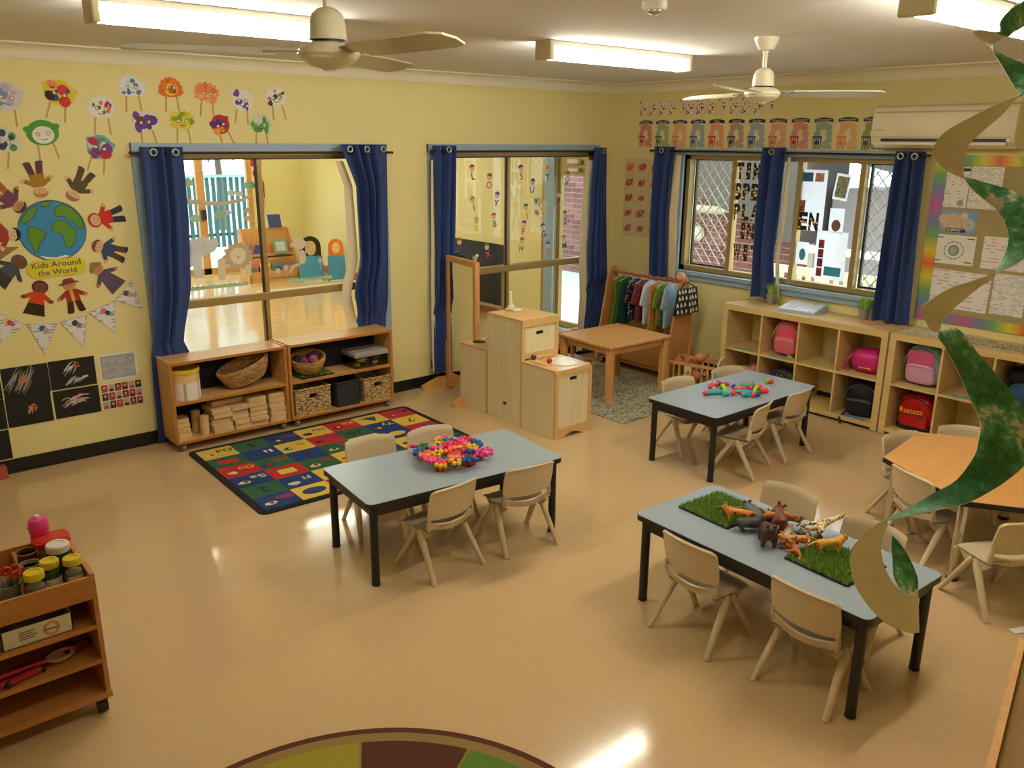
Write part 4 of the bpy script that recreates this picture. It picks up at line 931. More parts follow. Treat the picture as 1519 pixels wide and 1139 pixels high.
put('bag_strap', MB().tube([(-.11, -.02, -.05), (-.03, 0, .0), (0, 0.01, .003), (.03, 0, .0), (.11, -.02, -.05)], .006, 8), bagm, tg, 60)
tag(put('felt_ball', MB().ball((0, 0, 0), .042, 20), mat('peach felt', (226, 160, 112), .8), None, 60, (-.41, -1.245, .962)), 'peach round felt ball perched on the rack end', 'ball')

# ---- doll cot with dolls
ct = thing('doll_cot', 'slatted timber doll cot with rounded end boards', 'doll cot', (-.46, -1.50, 0), (0, 0, math.radians(14)))
put('base', MB().box(-.135, .135, -.27, .27, .03, .05), M_oak, ct)
for s in (-1, 1):
    put('end_board', MB().prism([(-.14, 0), (.14, 0), (.14, .25)] + [(.14 * math.cos(PI * q / 10), .25 + .06 * math.sin(PI * q / 10)) for q in range(1, 10)] + [(-.14, .25)], -.008, .008, M=Matrix(((1, 0, 0, 0), (0, 0, -1, s * .28), (0, 1, 0, 0), (0, 0, 0, 1)))), mat('cream painted board', (220, 204, 160), .5), ct)
    put('side_rail', MB().box(s * .135 - .009, s * .135 + .009, -.272, .272, .21, .235), M_oak, ct); put('side_rail', MB().box(s * .135 - .009, s * .135 + .009, -.272, .272, .03, .055), M_oak, ct)
    sl = MB().box(-.005, .005, -.007, .007, .05, .215).mesh('slat'); sl.materials.append(mat('cot slat', (206, 170, 110), .5))
    for q in range(10):
        o = bpy.data.objects.new('slat', sl); COL.objects.link(o); o.parent = ct; o.location = (s * .135, -.245 + q * .0545, 0)
    put('side_plate', MB().box(s * .135 - .006, s * .135 + .006, -.035, .035, .05, .215), mat('cream painted board', (220, 204, 160), .5), ct)
M_doll = mat('doll skin vinyl', (206, 130, 88), .55)
def doll(label, loc, rot, m):
    d = thing('baby_doll', label, 'doll', loc, rot)
    put('body', MB().ball((0, 0, 0), .045, 12, sc=(1, 1.3, .8)).tube([(-.035, .03, .0), (-.075, .06, .02), (-.08, .1, .03)], [.017, .015, .012], 8).tube([(.035, .03, 0), (.075, .05, .03), (.085, .09, .035)], [.017, .015, .012], 8).tube([(-.025, -.04, 0), (-.04, -.09, .03), (-.03, -.13, .0)], [.02, .018, .014], 8).tube([(.025, -.04, 0), (.04, -.09, .03), (.035, -.135, .0)], [.02, .018, .014], 8), m, d, 70)
    hd = put('head', MB().ball((0, .095, .015), .042, 16).ball((0, .095, .055), .007, 8).ball((-.042, .095, .012), .01, 8).ball((.042, .095, .012), .01, 8), m, d, 70)
    put('eyes', MB().ball((-.015, .102, .053), .005, 8).ball((.015, .102, .053), .005, 8), M_black, hd, 60)
    return d
doll('bare brown baby doll lying on top of the others in the cot', (-.47, -1.55, .235), (.5, .2, 2.6), M_doll)
doll('bare baby doll at the head end of the cot', (-.42, -1.40, .20), (-.3, -.2, .4), mat('doll skin tan', (196, 124, 86), .55))
doll('bare baby doll lying low in the cot', (-.50, -1.60, .12), (.1, .1, 1.9), mat('doll skin fawn', (188, 112, 74), .55))
doll('bare baby doll under the others in the cot', (-.44, -1.46, .10), (.1, .2, -.9), M_doll)
# ================================================================== cube shelving along the right wall
def cubby(yl, label, tags):
    t = thing('cube_shelf', label, 'shelf', (-.2, yl - .744, 0), group='birch cube shelves'); W_, D_ = 1.488, .39
    def Y(s): return .744 - s
    zb = .004
    for s in (0, 1.438): put('side_panel', MB().box(-D_ / 2, D_ / 2, Y(s + .05), Y(s), zb, .79), M_birch, t)
    put('top', MB().box(-D_ / 2, D_ / 2, Y(1.438), Y(.05), .74, .79), M_birch, t); put('bottom', MB().box(-D_ / 2, D_ / 2, Y(1.438), Y(.05), zb + .02, .056), M_birch, t)
    put('plinth', MB().box(-D_ / 2 + .03, D_ / 2, Y(1.438), Y(.05), 0, .024), M_black, t)
    put('shelf', MB().box(-D_ / 2 + .002, D_ / 2, Y(1.438), Y(.05), .39, .406), M_birch, t)
    for k in range(3):
        s = .05 + .335 * (k + 1) + .016 * k
        put('divider', MB().box(-D_ / 2 + .002, D_ / 2, Y(s + .016), Y(s), .406, .74), M_birch, t); put('divider', MB().box(-D_ / 2 + .002, D_ / 2, Y(s + .016), Y(s), .056, .39), M_birch, t)
    for (c, lvl, col) in tags:
        s = .05 + .351 * c
        put('name_strip', MB().box(-.18, -.12, Y(s + .27), Y(s + .07), (.406, .056)[lvl] + .0005, (.406, .056)[lvl] + .0015), mat('name strip ' + col, dict(teal=(120, 176, 176), yellow=(206, 196, 96), blue=(110, 150, 190))[col], .4), t)
    return t
CY = -1.725
cubby(CY, 'birch cube shelf under the mesh window holding pink bags', [(0, 0, 'teal'), (1, 0, 'teal'), (2, 0, 'yellow'), (2, 1, 'yellow'), (3, 1, 'blue')])
cubby(CY - 1.502, 'birch cube shelf below the noticeboard holding red backpack', [(1, 0, 'teal'), (2, 0, 'teal'), (3, 1, 'yellow')])
def cell(unit, c, lvl):
    s = .05 + .351 * c + .1675
    return CY - 1.502 * unit - s, (.406, .056)[lvl]
def superell(mb, c, d, e=.55, n=18, m=12, mi=0, M=None, taper=0.0):
    def sp(v, p): return math.copysign(abs(v) ** p, v)
    v = []; f = []
    for j in range(m + 1):
        a = -PI / 2 + PI * j / m
        for i in range(n):
            b2 = 2 * PI * i / n; zz = sp(math.sin(a), e); k = 1 - taper * (zz + 1) / 2
            v.append((c[0] + d[0] / 2 * sp(math.cos(a), e) * sp(math.cos(b2), e) * k, c[1] + d[1] / 2 * sp(math.cos(a), e) * sp(math.sin(b2), e) * k, c[2] + d[2] / 2 * zz))
    for j in range(m):
        for i in range(n): f.append((j * n + i, j * n + (i + 1) % n, (j + 1) * n + (i + 1) % n, (j + 1) * n + i))
    mb.add(v, f, mi, M); return mb
def backpack(label, loc, rot, d, m, m2, mtrim, strap=True, pocket=True):
    """front looks along -x; d = (depth, width, height)"""
    t = thing('backpack', label, 'backpack', loc, rot)
    put('body', superell(MB(), (0, 0, d[2] / 2), d, .62, 24, 14, taper=.14), m, t, 60)
    if pocket:
        p = put('front_pocket', superell(MB(), (-d[0] * .42, 0, d[2] * .33), (d[0] * .4, d[1] * .78, d[2] * .5), .45), m2, t, 60)
        put('zip', MB().tube([(-d[0] * .60, -d[1] * .34, d[2] * .50), (-d[0] * .61, 0, d[2] * .53), (-d[0] * .60, d[1] * .34, d[2] * .50)], .004, 6), mtrim, p, 60)
    put('piping', MB().tube([(-d[0] * .36, d[1] * .46 * math.cos(a), d[2] * (.52 + .42 * math.sin(a))) for a in [PI * q / 14 for q in range(15)]], .005, 6), mtrim, t, 60)
    put('handle', MB().tube([(0, -.03, d[2] * .97), (0, -.025, d[2] + .02), (0, .025, d[2] + .02), (0, .03, d[2] * .97)], .006, 8), mtrim, t, 60)
    return t
M_pink = mat('pink nylon', (226, 82, 116), .5, bump=(30, .15)); M_pink2 = mat('rose nylon', (236, 108, 130), .5); M_lime = mat('lime trim', (150, 200, 60), .5)
M_mag = mat('magenta nylon', (206, 34, 120), .45, bump=(25, .2)); M_bnyl = mat('black nylon', (16, 17, 20), .6, bump=(30, .25))
y, z = cell(0, 1, 0); bpk = backpack('pink backpack with lime green zips in the upper cubby', (-.20, y + .005, z + .01), (0, -.18, .1), (.17, .25, .30), M_pink, M_pink2, M_lime)
put('lime_tag', MB().rbox((-.10, -.06, .01), (.02, .05, .03), .006).tube([(-.10, -.04, .03), (-.12, -.05, -.02), (-.14, -.07, -.03)], .006, 6), M_lime, bpk, 50)
y, z = cell(0, 3, 0); t = thing('duffel_bag', 'round magenta bag lying in the upper right cubby', 'bag', (-.21, y - .01, z))
put('body', superell(MB(), (0, 0, .095), (.22, .26, .19), .7, 24, 14), M_mag, t, 70); put('strap', MB().tube([(-.06, .12, .14), (-.1, .14, .08), (-.1, .15, .02), (-.08, .12, .0)], .011, 8, flat=.5), M_mag, t, 60)
put('flower_print', MB().tube([(-.112, -.07 + .02 * q, .05 + .006 * (q % 2)) for q in range(6)], .006, 6), mat('orange print', (230, 150, 70), .5), t, 50)
y, z = cell(0, 3, 1); t = backpack('black backpack slumped in the lower right cubby', (-.21, y, z), (0, -.1, .2), (.2, .26, .29), M_bnyl, M_bnyl, mat('grey trim', (90, 92, 96), .5))
put('loose_strap', MB().tube([(-.08, .1, .03), (-.16, .13, .006), (-.2, .11, .0), (-.205, .10, -.06)], .008, 6, flat=.4), M_bnyl, t, 50)
y, z = cell(0, 1, 1); backpack('dark grey patterned backpack in the lower left cubby', (-.21, y, z), (0, -.05, -.1), (.2, .28, .24), spots('charcoal print', (36, 38, 46), [(70, 76, 90), (120, 124, 130)], 40, .3), mat('charcoal nylon', (40, 42, 50), .6), mat('grey trim', (90, 92, 96), .5))
y, z = cell(0, 0, 1); t = thing('folded_clothes', 'pale pink and cream clothes heaped in the lower first cubby', 'clothes', (-.21, y, z))
put('cream_cloth', superell(MB(), (-.02, .05, .085), (.26, .2, .17), .8, 20, 12), mat('cream fleece', (226, 190, 150), .9, bump=(14, .5)), t, 70)
put('pink_cloth', superell(MB(), (0, -.08, .11), (.24, .16, .22), .8, 20, 12), mat('dusty pink fleece', (206, 130, 136), .9, bump=(14, .5)), t, 70)
# teal and pink character-free backpack and the red one
y, z = cell(1, 0, 0); t = backpack('teal and pink quilted child backpack in top left cubby below noticeboard', (-.215, y, z + .003), (0, -.12, 0), (.16, .28, .31), mat('teal quilt', (150, 204, 204), .35, bump=(20, .2)), mat('pale pink panel', (214, 160, 190), .35), mat('bright pink piping', (206, 110, 150), .4))
put('front_panel', MB().prism(rrect(.19, .13, .03), .0, .006, M=Matrix(((0, 0, -1, -.083), (-1, 0, 0, 0), (0, 1, 0, .215), (0, 0, 0, 1)))), mat('rose print panel', (206, 90, 128), .4), t)
y, z = cell(1, 0, 1); t = backpack('red backpack with yellow lettering in lower left cubby below noticeboard', (-.225, y, z), (0, -.14, 0), (.15, .285, .28), mat('glossy red vinyl', (186, 24, 22), .25), mat('glossy red vinyl', (186, 24, 22), .25), mat('dark red trim', (96, 14, 14), .4))
mb = MB(); text(mb, 'Rusteze', .045, (0, 0), .0, 1.0, .06, bold=.01, fit=.17); put('lettering', mb, mat('yellow lettering', (236, 176, 40), .5), t, None, (-.114, 0, .165), (PI / 2, 0, -PI / 2))
put('black_base', superell(MB(), (-.03, 0, .03), (.13, .28, .065), .5), mat('black gloss vinyl', (18, 14, 16), .3), t, 60)
y, z = cell(1, 2, 0); t = thing('blue_jacket', 'dark and denim blue jackets bundled in the right cubby behind spiral', 'clothes', (-.2, y, z))
put('denim', superell(MB(), (-.03, -.03, .09), (.3, .28, .18), .8), mat('denim blue', (40, 74, 112), .85, bump=(14, .5)), t, 70); put('navy_cloth', superell(MB(), (.02, .03, .2), (.24, .24, .13), .8), mat('navy fleece', (18, 20, 34), .9, bump=(14, .5)), t, 70)
# pots of grass
def pot(label, y, seed):
    t = thing('potted_grass', label, 'potted plant', (-.095, y, .79), group='potted grass on the cube shelf'); rnd = random.Random(seed)
    put('pot', MB().lathe([(.034, 0), (.036, .003), (.045, .085), (.049, .088), (.049, .094), (.043, .094), (.04, .07), (.001, .068)], 24), mat('zinc pot', (170, 170, 168), .38, metal=.7), t, 40)
    mb = MB()
    for i in range(300):
        a = rnd.uniform(0, 2 * PI); q = .034 * math.sqrt(rnd.random()); bx, by = q * math.cos(a), q * math.sin(a); L = rnd.uniform(.075, .125); sp = rnd.uniform(.0, .065); a2 = a + rnd.uniform(-.6, .6)
        dx, dy = math.cos(a2), math.sin(a2)
        p = [(bx, by, .07), (bx + dx * sp * .35, by + dy * sp * .35, .07 + L * .6), (bx + dx * sp, by + dy * sp, .07 + L)]
        mb.add([(p[0][0] - dy * .002, p[0][1] + dx * .002, p[0][2]), (p[0][0] + dy * .002, p[0][1] - dx * .002, p[0][2]), (p[1][0] + dy * .002, p[1][1] - dx * .002, p[1][2]), (p[1][0] - dy * .002, p[1][1] + dx * .002, p[1][2]), p[2]], [(0, 1, 2, 3), (3, 2, 4)], rnd.randrange(3))
    o = put('grass_blades', mb, [mat('leaf bright', (156, 200, 70), .5), mat('leaf mid', (116, 168, 52), .5), mat('leaf pale', (196, 222, 110), .5)], t)
pot('small zinc pot of green grass below the middle curtain', -1.995, 3); pot('small zinc pot of green grass beside the white binder', -2.85, 4)
t = thing('ring_binder', 'white ring binder with pale blue edge lying on the cube shelf', 'binder', (-.19, -2.36, .791), (0, 0, .12))
Mw = Matrix(((0, 0, 1, 0), (1, 0, 0, 0), (0, 1, 0, 0), (0, 0, 0, 1)))
put('cover', MB().add([(-.12, -.16, .0), (.13, -.16, .0), (.13, .16, .0), (-.12, .16, 0), (-.12, -.16, .022), (.13, -.16, .058), (.13, .16, .058), (-.12, .16, .022)], [(3, 2, 1, 0), (4, 5, 6, 7), (0, 1, 5, 4), (1, 2, 6, 5), (2, 3, 7, 6), (3, 0, 4, 7)]), mat('pale blue binder', (170, 196, 222), .35), t)
put('cover_sheet', MB().add([(-.115, -.155, .0235), (.125, -.155, .0585), (.125, .155, .0585), (-.115, .155, .0235)], [(0, 1, 2, 3)]), printed('cover print', (226, 228, 232), (180, 186, 196), 26, 14, .3, .25), t)
for (dy, a, l) in ((.0, .2, .16), (.05, -.15, .14)): tag(put('pink_ribbon', MB().rbox((0, 0, .003), (l, .012, .004), .001, 1), mat('coral ribbon', (226, 92, 100), .5), None, None, (-.21 - dy, -3.02 + dy, .790), (0, 0, 1.35 + a)), 'coral pink strip on shelf corner, %s' % ('nearer the curtain' if dy == 0 else 'nearer the front edge'), 'ribbon')
for k, (yy, w_, h_) in enumerate(((-3.40, .30, .2), (-3.74, .26, .2), (-4.02, .25, .2))): tag(put('photo_page', MB().box(-h_ / 2, h_ / 2, -w_ / 2, w_ / 2, 0, .003), [printed('page print', (214, 206, 184), (150, 146, 130), 30, 20, .4, .4), scribble('photo page a', (206, 200, 176), [(96, 104, 80), (150, 140, 116)], 14), scribble('photo page b', (210, 204, 184), [(120, 112, 100), (86, 96, 84)], 12)][k], None, None, (-.2, yy, .7905), (0, 0, [.05, -.04, .08][k])), ['printed page on the cube shelf nearest the curtain', 'photo page on the cube shelf behind the spiral', 'photo page on the cube shelf at the right'][k], 'paper')

# ================================================================== right wall: air conditioner, noticeboard, birthday display
ac = thing('air_conditioner', 'cream wall air conditioner above the noticeboard', 'air conditioner', (0, -3.285, 2.265)); L = .50
prof = [(-.002, -.15), (-.002, .15), (-.15, .15), (-.185, .135), (-.2, .10), (-.205, -.06), (-.19, -.11), (-.13, -.15)]
put('body', MB().prism([(p[0], p[1]) for p in prof], -L, L, M=Matrix(((1, 0, 0, 0), (0, 0, 1, 0), (0, 1, 0, 0), (0, 0, 0, 1)))), mat('cream ac plastic', (228, 216, 182), .4), ac, 25)
put('vent_slot', MB().box(-.204, -.17, -L + .05, L - .08, -.105, -.085), M_black, ac)
put('louvre', MB().box(-.203, -.16, -L + .05, L - .08, -.128, -.108), mat('cream ac plastic', (228, 216, 182), .4), ac)
put('grille_line', MB().box(-.206, -.19, -L + .12, L - .02, .095, .105), mat('grey ac line', (176, 170, 150), .5), ac)
put('panel_line', MB().box(-.2062, -.2, -L + .02, L - .02, -.075, -.072), mat('grey ac line', (176, 170, 150), .5), ac)
put('maker_mark', MB().box(-.2045, -.2, L - .10, L - .03, -.028, -.022), mat('grey ac line', (176, 170, 150), .5), ac)
put('indicator', MB().box(-.2045, -.19, -L + .02, -L + .05, -.10, -.09), M_steel, ac)
# noticeboard with rainbow border
nb = thing('noticeboard', 'olive felt noticeboard with rainbow border on the right wall', 'noticeboard', *[(-.001, -3.78, 1.46), ON_RIGHT]); nw, nh = 1.14, 1.22
put('felt', MB().prism(rrect(nw, nh, .005), 0, .012), mat('olive felt', (166, 150, 104), .95, bump=(300, .1)), nb)
def rainbow(name, axis, ph):
    m = mat(name, (220, 120, 60), .45); nt = m.node_tree; b = nt.nodes['Principled BSDF']; tc = nt.nodes.new('ShaderNodeTexCoord'); sx = nt.nodes.new('ShaderNodeSeparateXYZ'); nt.links.new(tc.outputs['Object'], sx.inputs[0])
    mu = nt.nodes.new('ShaderNodeMath'); mu.operation = 'MULTIPLY_ADD'; mu.inputs[1].default_value = 1.18; mu.inputs[2].default_value = 4 + ph; nt.links.new(sx.outputs[axis], mu.inputs[0])
    fr = nt.nodes.new('ShaderNodeMath'); fr.operation = 'FRACT'; nt.links.new(mu.outputs[0], fr.inputs[0])
    r = ramp(nt, [(0, (190, 96, 150)), (.14, (120, 128, 168)), (.26, (112, 164, 90)), (.38, (214, 206, 60)), (.5, (222, 96, 56)), (.62, (220, 196, 60)), (.74, (112, 164, 90)), (.87, (120, 128, 168)), (1.0, (190, 96, 150))], fr.outputs[0]); nt.links.new(r.outputs['Color'], b.inputs['Base Color']); return m
bw = .095
for (nm, pts, ax, ph_) in (('l', rrect(bw, nh - .002, .004, c=(-nw / 2 + bw / 2, 0)), 'Y', .712), ('r', rrect(bw, nh - .002, .004, c=(nw / 2 - bw / 2, 0)), 'Y', .3), ('t', rrect(nw - 2 * bw, bw * .75, .004, c=(0, nh / 2 - bw * .38)), 'X', .653), ('b', rrect(nw - 2 * bw, bw * .75, .004, c=(0, -nh / 2 + bw * .38)), 'X', .25)):
    put('border_strip', MB().prism(pts, .0122, .0145), rainbow('rainbow border ' + nm, ax, ph_), nb)
def sheet_on(y0_, y1_, z0_, z1_, m, name, label, cat='paper', a=0.0, off=.0135, grp=None):
    """sheet on the right wall between y0 (left) and y1, z0..z1"""
    loc, rot = on_right((y0_ + y1_) / 2, (z0_ + z1_) / 2, a, off)
    w_, h_ = abs(y1_ - y0_), abs(z1_ - z0_)
    return tag(put(name, MB().prism(rrect(w_, h_, .003, 1), 0, .0015), m, None, None, loc, rot), label, cat, grp), w_, h_
P1 = printed('certificate print', (230, 226, 214), (176, 174, 170), 62, 60, .35, .28); P2 = printed('letter print', (232, 228, 218), (176, 173, 172), 84, 110, .35, .6); P3 = printed('calendar print', (228, 226, 222), (204, 178, 190), 40, 26, .35, .4); P4 = printed('list print', (230, 228, 222), (178, 180, 186), 76, 44, .35, .6)
o, w_, h_ = sheet_on(-3.262, -3.468, 1.70, 1.985, P1, 'certificate', 'white certificate with grey seal at top left of noticeboard', 'certificate')
put('seal', MB().prism(circle(.024, 18, (.06, -.11)), .0016, .0024), mat('grey seal', (160, 156, 150), .5), o); put('heading', MB().prism(rrect(.06, .022, .002, c=(.07, .125)), .0016, .0022), mat('dark heading', (60, 50, 50), .5), o)
sheet_on(-3.475, -3.69, 1.70, 1.995, P2, 'letter_sheet', 'white typed letter pinned at top of noticeboard')
o, w_, h_ = sheet_on(-3.284, -3.56, 1.515, 1.68, mat('sky blue print', (120, 166, 196), .4), 'dot_painting_poster', 'blue landscape poster with cream rings and three small flags', 'poster')
pr = MB()
for (cx, cy, R) in ((-.03, .0, .058), (.085, -.015, .04), (.05, .045, .022), (-.1, .02, .03)):
    for k in range(4): 
        rr_ = R * (1 - k * .24)
        if rr_ > .006: pr.torus((cx, cy, .0016), rr_, .0028, 24, 4)
put('ring_print', pr, mat('cream ring print', (226, 206, 176), .5), o)
put('ring_ground', MB().prism(circle(.065, 24, (-.03, 0), 1.5, .95), .0015, .0018), mat('tan ring ground', (196, 168, 136), .5), o)
put('flag', MB().box(-.07, -.03, -.073, -.058, .002, .0026).box(-.07, -.03, -.058, -.045, .002, .0026, 1).prism(circle(.008, 12, (-.05, -.059)), .0027, .003, 2), [mat('flag red', (190, 30, 30), .5), M_black, mat('flag yellow', (230, 190, 40), .5)], o)
put('flag', MB().box(-.02, .02, -.073, -.045, .002, .0026).box(-.02, .02, -.063, -.055, .0026, .003, 1), [mat('flag blue', (36, 60, 110), .5), mat('flag white', (210, 210, 214), .5)], o)
put('flag', MB().box(.03, .068, -.073, -.045, .002, .0026).box(.03, .05, -.059, -.045, .0026, .003, 1), [mat('flag navy', (30, 36, 84), .5), mat('flag rose', (190, 80, 90), .5)], o)
o, w_, h_ = sheet_on(-3.283, -3.578, 1.29, 1.503, mat('white card', (228, 226, 216), .4), 'round_emblem_poster', 'white card with round teal emblem ringed by small print', 'poster')
put('emblem', MB().torus((0, -.005, .0016), .036, .003, 28, 4).prism(circle(.033, 24, (0, -.005)), .0015, .0022, 1).prism(circle(.018, 18, (0, -.005)), .0022, .0028, 2), [mat('emblem ring', (70, 130, 140), .5), mat('emblem teal', (130, 170, 176), .5), mat('emblem tan', (196, 160, 96), .5)], o)
pr = MB()
for k in range(14):
    a = 2 * PI * k / 14; M = Matrix.Translation((.068 * math.cos(a), -.005 + .062 * math.sin(a), .0016)) @ Matrix.Rotation(a + PI / 2, 4, 'Z'); pr.box(-.011, .011, -.003, .003, 0, .0006, 0, M)
for sx in (-1, 1):
    for sy in (-1, 1): pr.box(sx * .11 - .025, sx * .11 + .025, sy * .085 - .004, sy * .085 + .004, .0016, .0022)
put('caption', pr, mat('slate print', (70, 96, 120), .5), o)
sheet_on(-3.28, -3.72, .965, 1.245, P3, 'calendar_sheet', 'large monthly planner sheet at lower left of noticeboard', a=-.02)
sheet_on(-3.63, -3.93, 1.285, 1.515, printed('pink calendar print', (230, 226, 222), (214, 176, 176), 44, 30, .35, .4), 'roster_sheet', 'white roster with pink heading at right of noticeboard')
sheet_on(-3.74, -3.96, .97, 1.262, P4, 'table_sheet', 'white sheet of small tables at lower right of noticeboard')
# months
MON = [('January', (196, 84, 88)), ('February', (130, 160, 92)), ('March', (222, 156, 78)), ('April', (110, 150, 160)), ('May', (226, 120, 84)), ('June', (150, 116, 120)), ('July', (120, 146, 170)), ('August', (222, 134, 92)), ('September', (206, 96, 100)), ('October', (110, 140, 152)), ('November', (226, 158, 84)), ('December', (120, 136, 76))]
BK = [(196, 50, 60), (70, 110, 60), (220, 130, 50), (40, 96, 130), (206, 60, 50), (70, 70, 80), (40, 80, 130), (206, 110, 70), (190, 40, 60), (36, 80, 104), (224, 130, 40), (60, 96, 50)]
pw = .165
for k, (nm, c) in enumerate(MON):
    yy = -.291 - (2.608 - .291) / 11.0 * k * .955 - pw / 2 - .02 * 0
    yy = -.375 - k * .2105
    loc, rot = on_right(yy, 2.215, 0, .0015)
    p = thing('month_poster', 'birthday poster for %s with popcorn box in the month row' % nm, 'poster', loc, rot, 'month posters')
    put('card', MB().prism(rrect(.178, .252, .004, 1), 0, .0015), mat('poster cream', (226, 212, 178), .35), p)
    bm_ = MB(); bm_.prism(circle(.03, 14, (-.035, .045)) , .0015, .0021)
    for (qx, qy, qr) in ((.0, .07, .036), (.045, .05, .032), (.055, .0, .03), (.06, -.05, .028), (.03, -.085, .034), (-.05, .0, .03), (-.045, .07, .022), (.07, -.1, .02)): bm_.prism(circle(qr, 14, (qx, qy)), .0015, .00195 + .0001 * (qr * 50))
    put('popcorn_print', bm_, mat('popcorn ' + nm, tuple(int(q * .62 + r__ * .38) for q, r__ in zip(c, (226, 212, 178))), .5), p)
    put('centre_print', MB().prism([(-.02, -.025), (-.008, .0), (-.026, .03), (0, .022), (.026, .03), (.012, .0), (.024, -.028), (0, -.018)], .003, .0034), mat('poster cream', (226, 212, 178), .35), p)
    ban = [(-.082, .088), (-.07, .092), (0, .102), (.07, .092), (.082, .088), (.082, .116), (.05, .124), (0, .128), (-.05, .124), (-.082, .116)]
    bn = put('banner', MB().prism(ban, .0015, .0036), mat('banner black', (40, 38, 40), .5), p)
    tx = MB(); text(tx, nm, .018, (0, .104), .0042, fit=min(.14, .022 * len(nm))); put('lettering', tx, mat('banner lettering', (226, 214, 190), .5), bn)
    bxp = put('popcorn_box', MB().prism([(-.08, -.118), (-.012, -.118), (-.002, -.018), (-.09 + .004, -.018)], .0025, .0042), mat('box ' + nm, BK[k], .5), p)
    st = MB()
    for q in range(4): st.box(-.078 + q * .018, -.070 + q * .018, -.116, -.032, .0042, .0046)
    put('box_stripes', st, mat('poster cream', (226, 212, 178), .35), bxp); put('box_badge', MB().prism(circle(.022, 14, (-.044, -.068), 1.1, .8), .0047, .0052), mat('box ' + nm, BK[k], .5), bxp)
# HAPPY BIRTHDAY letters
dots = spots('letter dots', (232, 222, 204), [(206, 60, 60), (60, 60, 70), (206, 96, 60), (70, 110, 120), (226, 170, 80)], 42, .42)
yy = -.345
for wd, y0_ in (('HAPPY', -.34), ('BIRTHDAY', -.905)):
    for k, chh in enumerate(wd):
        loc, rot = on_right(y0_ - k * .123 * (.98 if wd == 'HAPPY' else 1.0), 2.395, 0, .001)
        which = {'HAPPY0': 'first', 'HAPPY1': 'second', 'HAPPY2': 'third', 'HAPPY3': 'fourth', 'HAPPY4': 'last'}.get(wd + str(k), '')
        l = thing('paper_letter', 'dotted paper letter %s of %s, %s letter of the word' % (chh, wd, ['first', 'second', 'third', 'fourth', 'fifth', 'sixth', 'seventh', 'eighth'][k]), 'letter', loc, rot, 'birthday banner letters')
        m1 = MB(); text(m1, chh, .125, (0, 0), .001, 1.0, 0, 0, .09, fit=.112); m2 = MB(); text(m2, chh, .118, (0, .003), .0022, 1.0, 0, 0, .07, fit=.1)
        put('outline', m1, mat('letter outline', (216, 200, 168), .5), l); put('pattern', m2, dots, l)
# twelve small drawings on a sheet left of the mesh window
ds = thing('drawing_sheet', 'pale sheet of twelve orange and purple crayon drawings by the window', 'drawing', *on_right(-.375, 1.60, 0, .001))
put('paper', MB().prism(rrect(.50, .76, .004, 1), 0, .0015), mat('drawing paper', (214, 196, 152), .5), ds)
rnd = random.Random(5); PUR = mat('purple crayon', (96, 50, 92), .8); ORG = mat('orange crayon', (226, 106, 66), .8); RSE = mat('rose crayon', (196, 84, 92), .8)
for j in range(5):
    for i in range(3):
        cx, cy = -.18 + i * .165, .30 - j * .15; mm = [ORG, PUR, RSE]
        for q in range(3):
            pts = []; a0 = rnd.uniform(0, 6); R = rnd.uniform(.03, .06)
            for s in range(14): pts.append((cx + rnd.uniform(-.012, .012) + R * math.cos(a0 + s * 1.1) * (1 - s * .03), cy + R * .8 * math.sin(a0 + s * 1.1 * 1.3) * (1 - s * .03), .002))
            put('crayon_stroke', MB().tube(pts, .0036, 4, flat=.3), mm[(i + j + q) % 3] if not (i == 0 and j == 0) else ORG, ds)

# ---- letters and notes taped inside the mesh window's clear panes
star = spots('black gold star card', (30, 22, 16), [(244, 206, 110), (236, 180, 90), (248, 226, 150)], 36, .42)
def pane_xy(y, z): return (0.060, y, z)
rows_ = [('TIM', 1.835, -1.462, .088), ('SPE', 1.655, -1.45, .090), ('PLA', 1.475, -1.45, .098), ('ING', 1.31, -1.54, .083), ('WIT', 1.115, -1.492, .094)]
for (wd, z, y, dx) in rows_:
    for k, chh in enumerate(wd):
        l = put('window_letter', text(MB(), chh, .135, (0, 0), .0, 1, 0, 0, .07, fit=(.078 if chh != 'I' else .045)), star, None, None, (.0605, y - k * dx, z), ON_RIGHT)
        tag(l, 'black gold-star letter %s in %s on the clear pane, row starting %s' % (chh, {'TIM': 'TIME', 'SPE': 'SPENT', 'PLA': 'PLAY', 'ING': 'ING', 'WIT': 'WITH'}[wd], wd[0]), 'letter', 'window star letters')
for k, chh in enumerate('EN'): tag(put('window_letter', text(MB(), chh, .14, (0, 0), 0, 1, 0, 0, .07, fit=.09), star, None, None, (.0572, -2.128 - k * .107, 1.44), ON_RIGHT), 'black gold-star letter %s on the white pane of notes' % chh, 'letter', 'window star letters')
def note(y, z, w_, h_, m, label, a=0, name='window_note', x=.0595):
    return tag(put(name, MB().prism(rrect(w_, h_, .003, 1), 0, .001), m, None, None, (x, y, z), flat_rot(ON_RIGHT, a).to_euler()), label, 'paper')
Wp = mat('white note paper', (236, 236, 238), .6)
nt = Wp.node_tree; tr_ = nt.nodes.new('ShaderNodeBsdfTranslucent'); tr_.inputs['Color'].default_value = (.9, .9, .92, 1); mx_ = nt.nodes.new('ShaderNodeMixShader'); mx_.inputs['Fac'].default_value = .6
nt.links.new(nt.nodes['Principled BSDF'].outputs[0], mx_.inputs[1]); nt.links.new(tr_.outputs[0], mx_.inputs[2]); nt.links.new(mx_.outputs[0], nt.nodes['Material Output'].inputs['Surface'])
n_ = note(-2.19, 1.68, .26, .50, Wp, 'large white note sheet at top left of the middle pane')
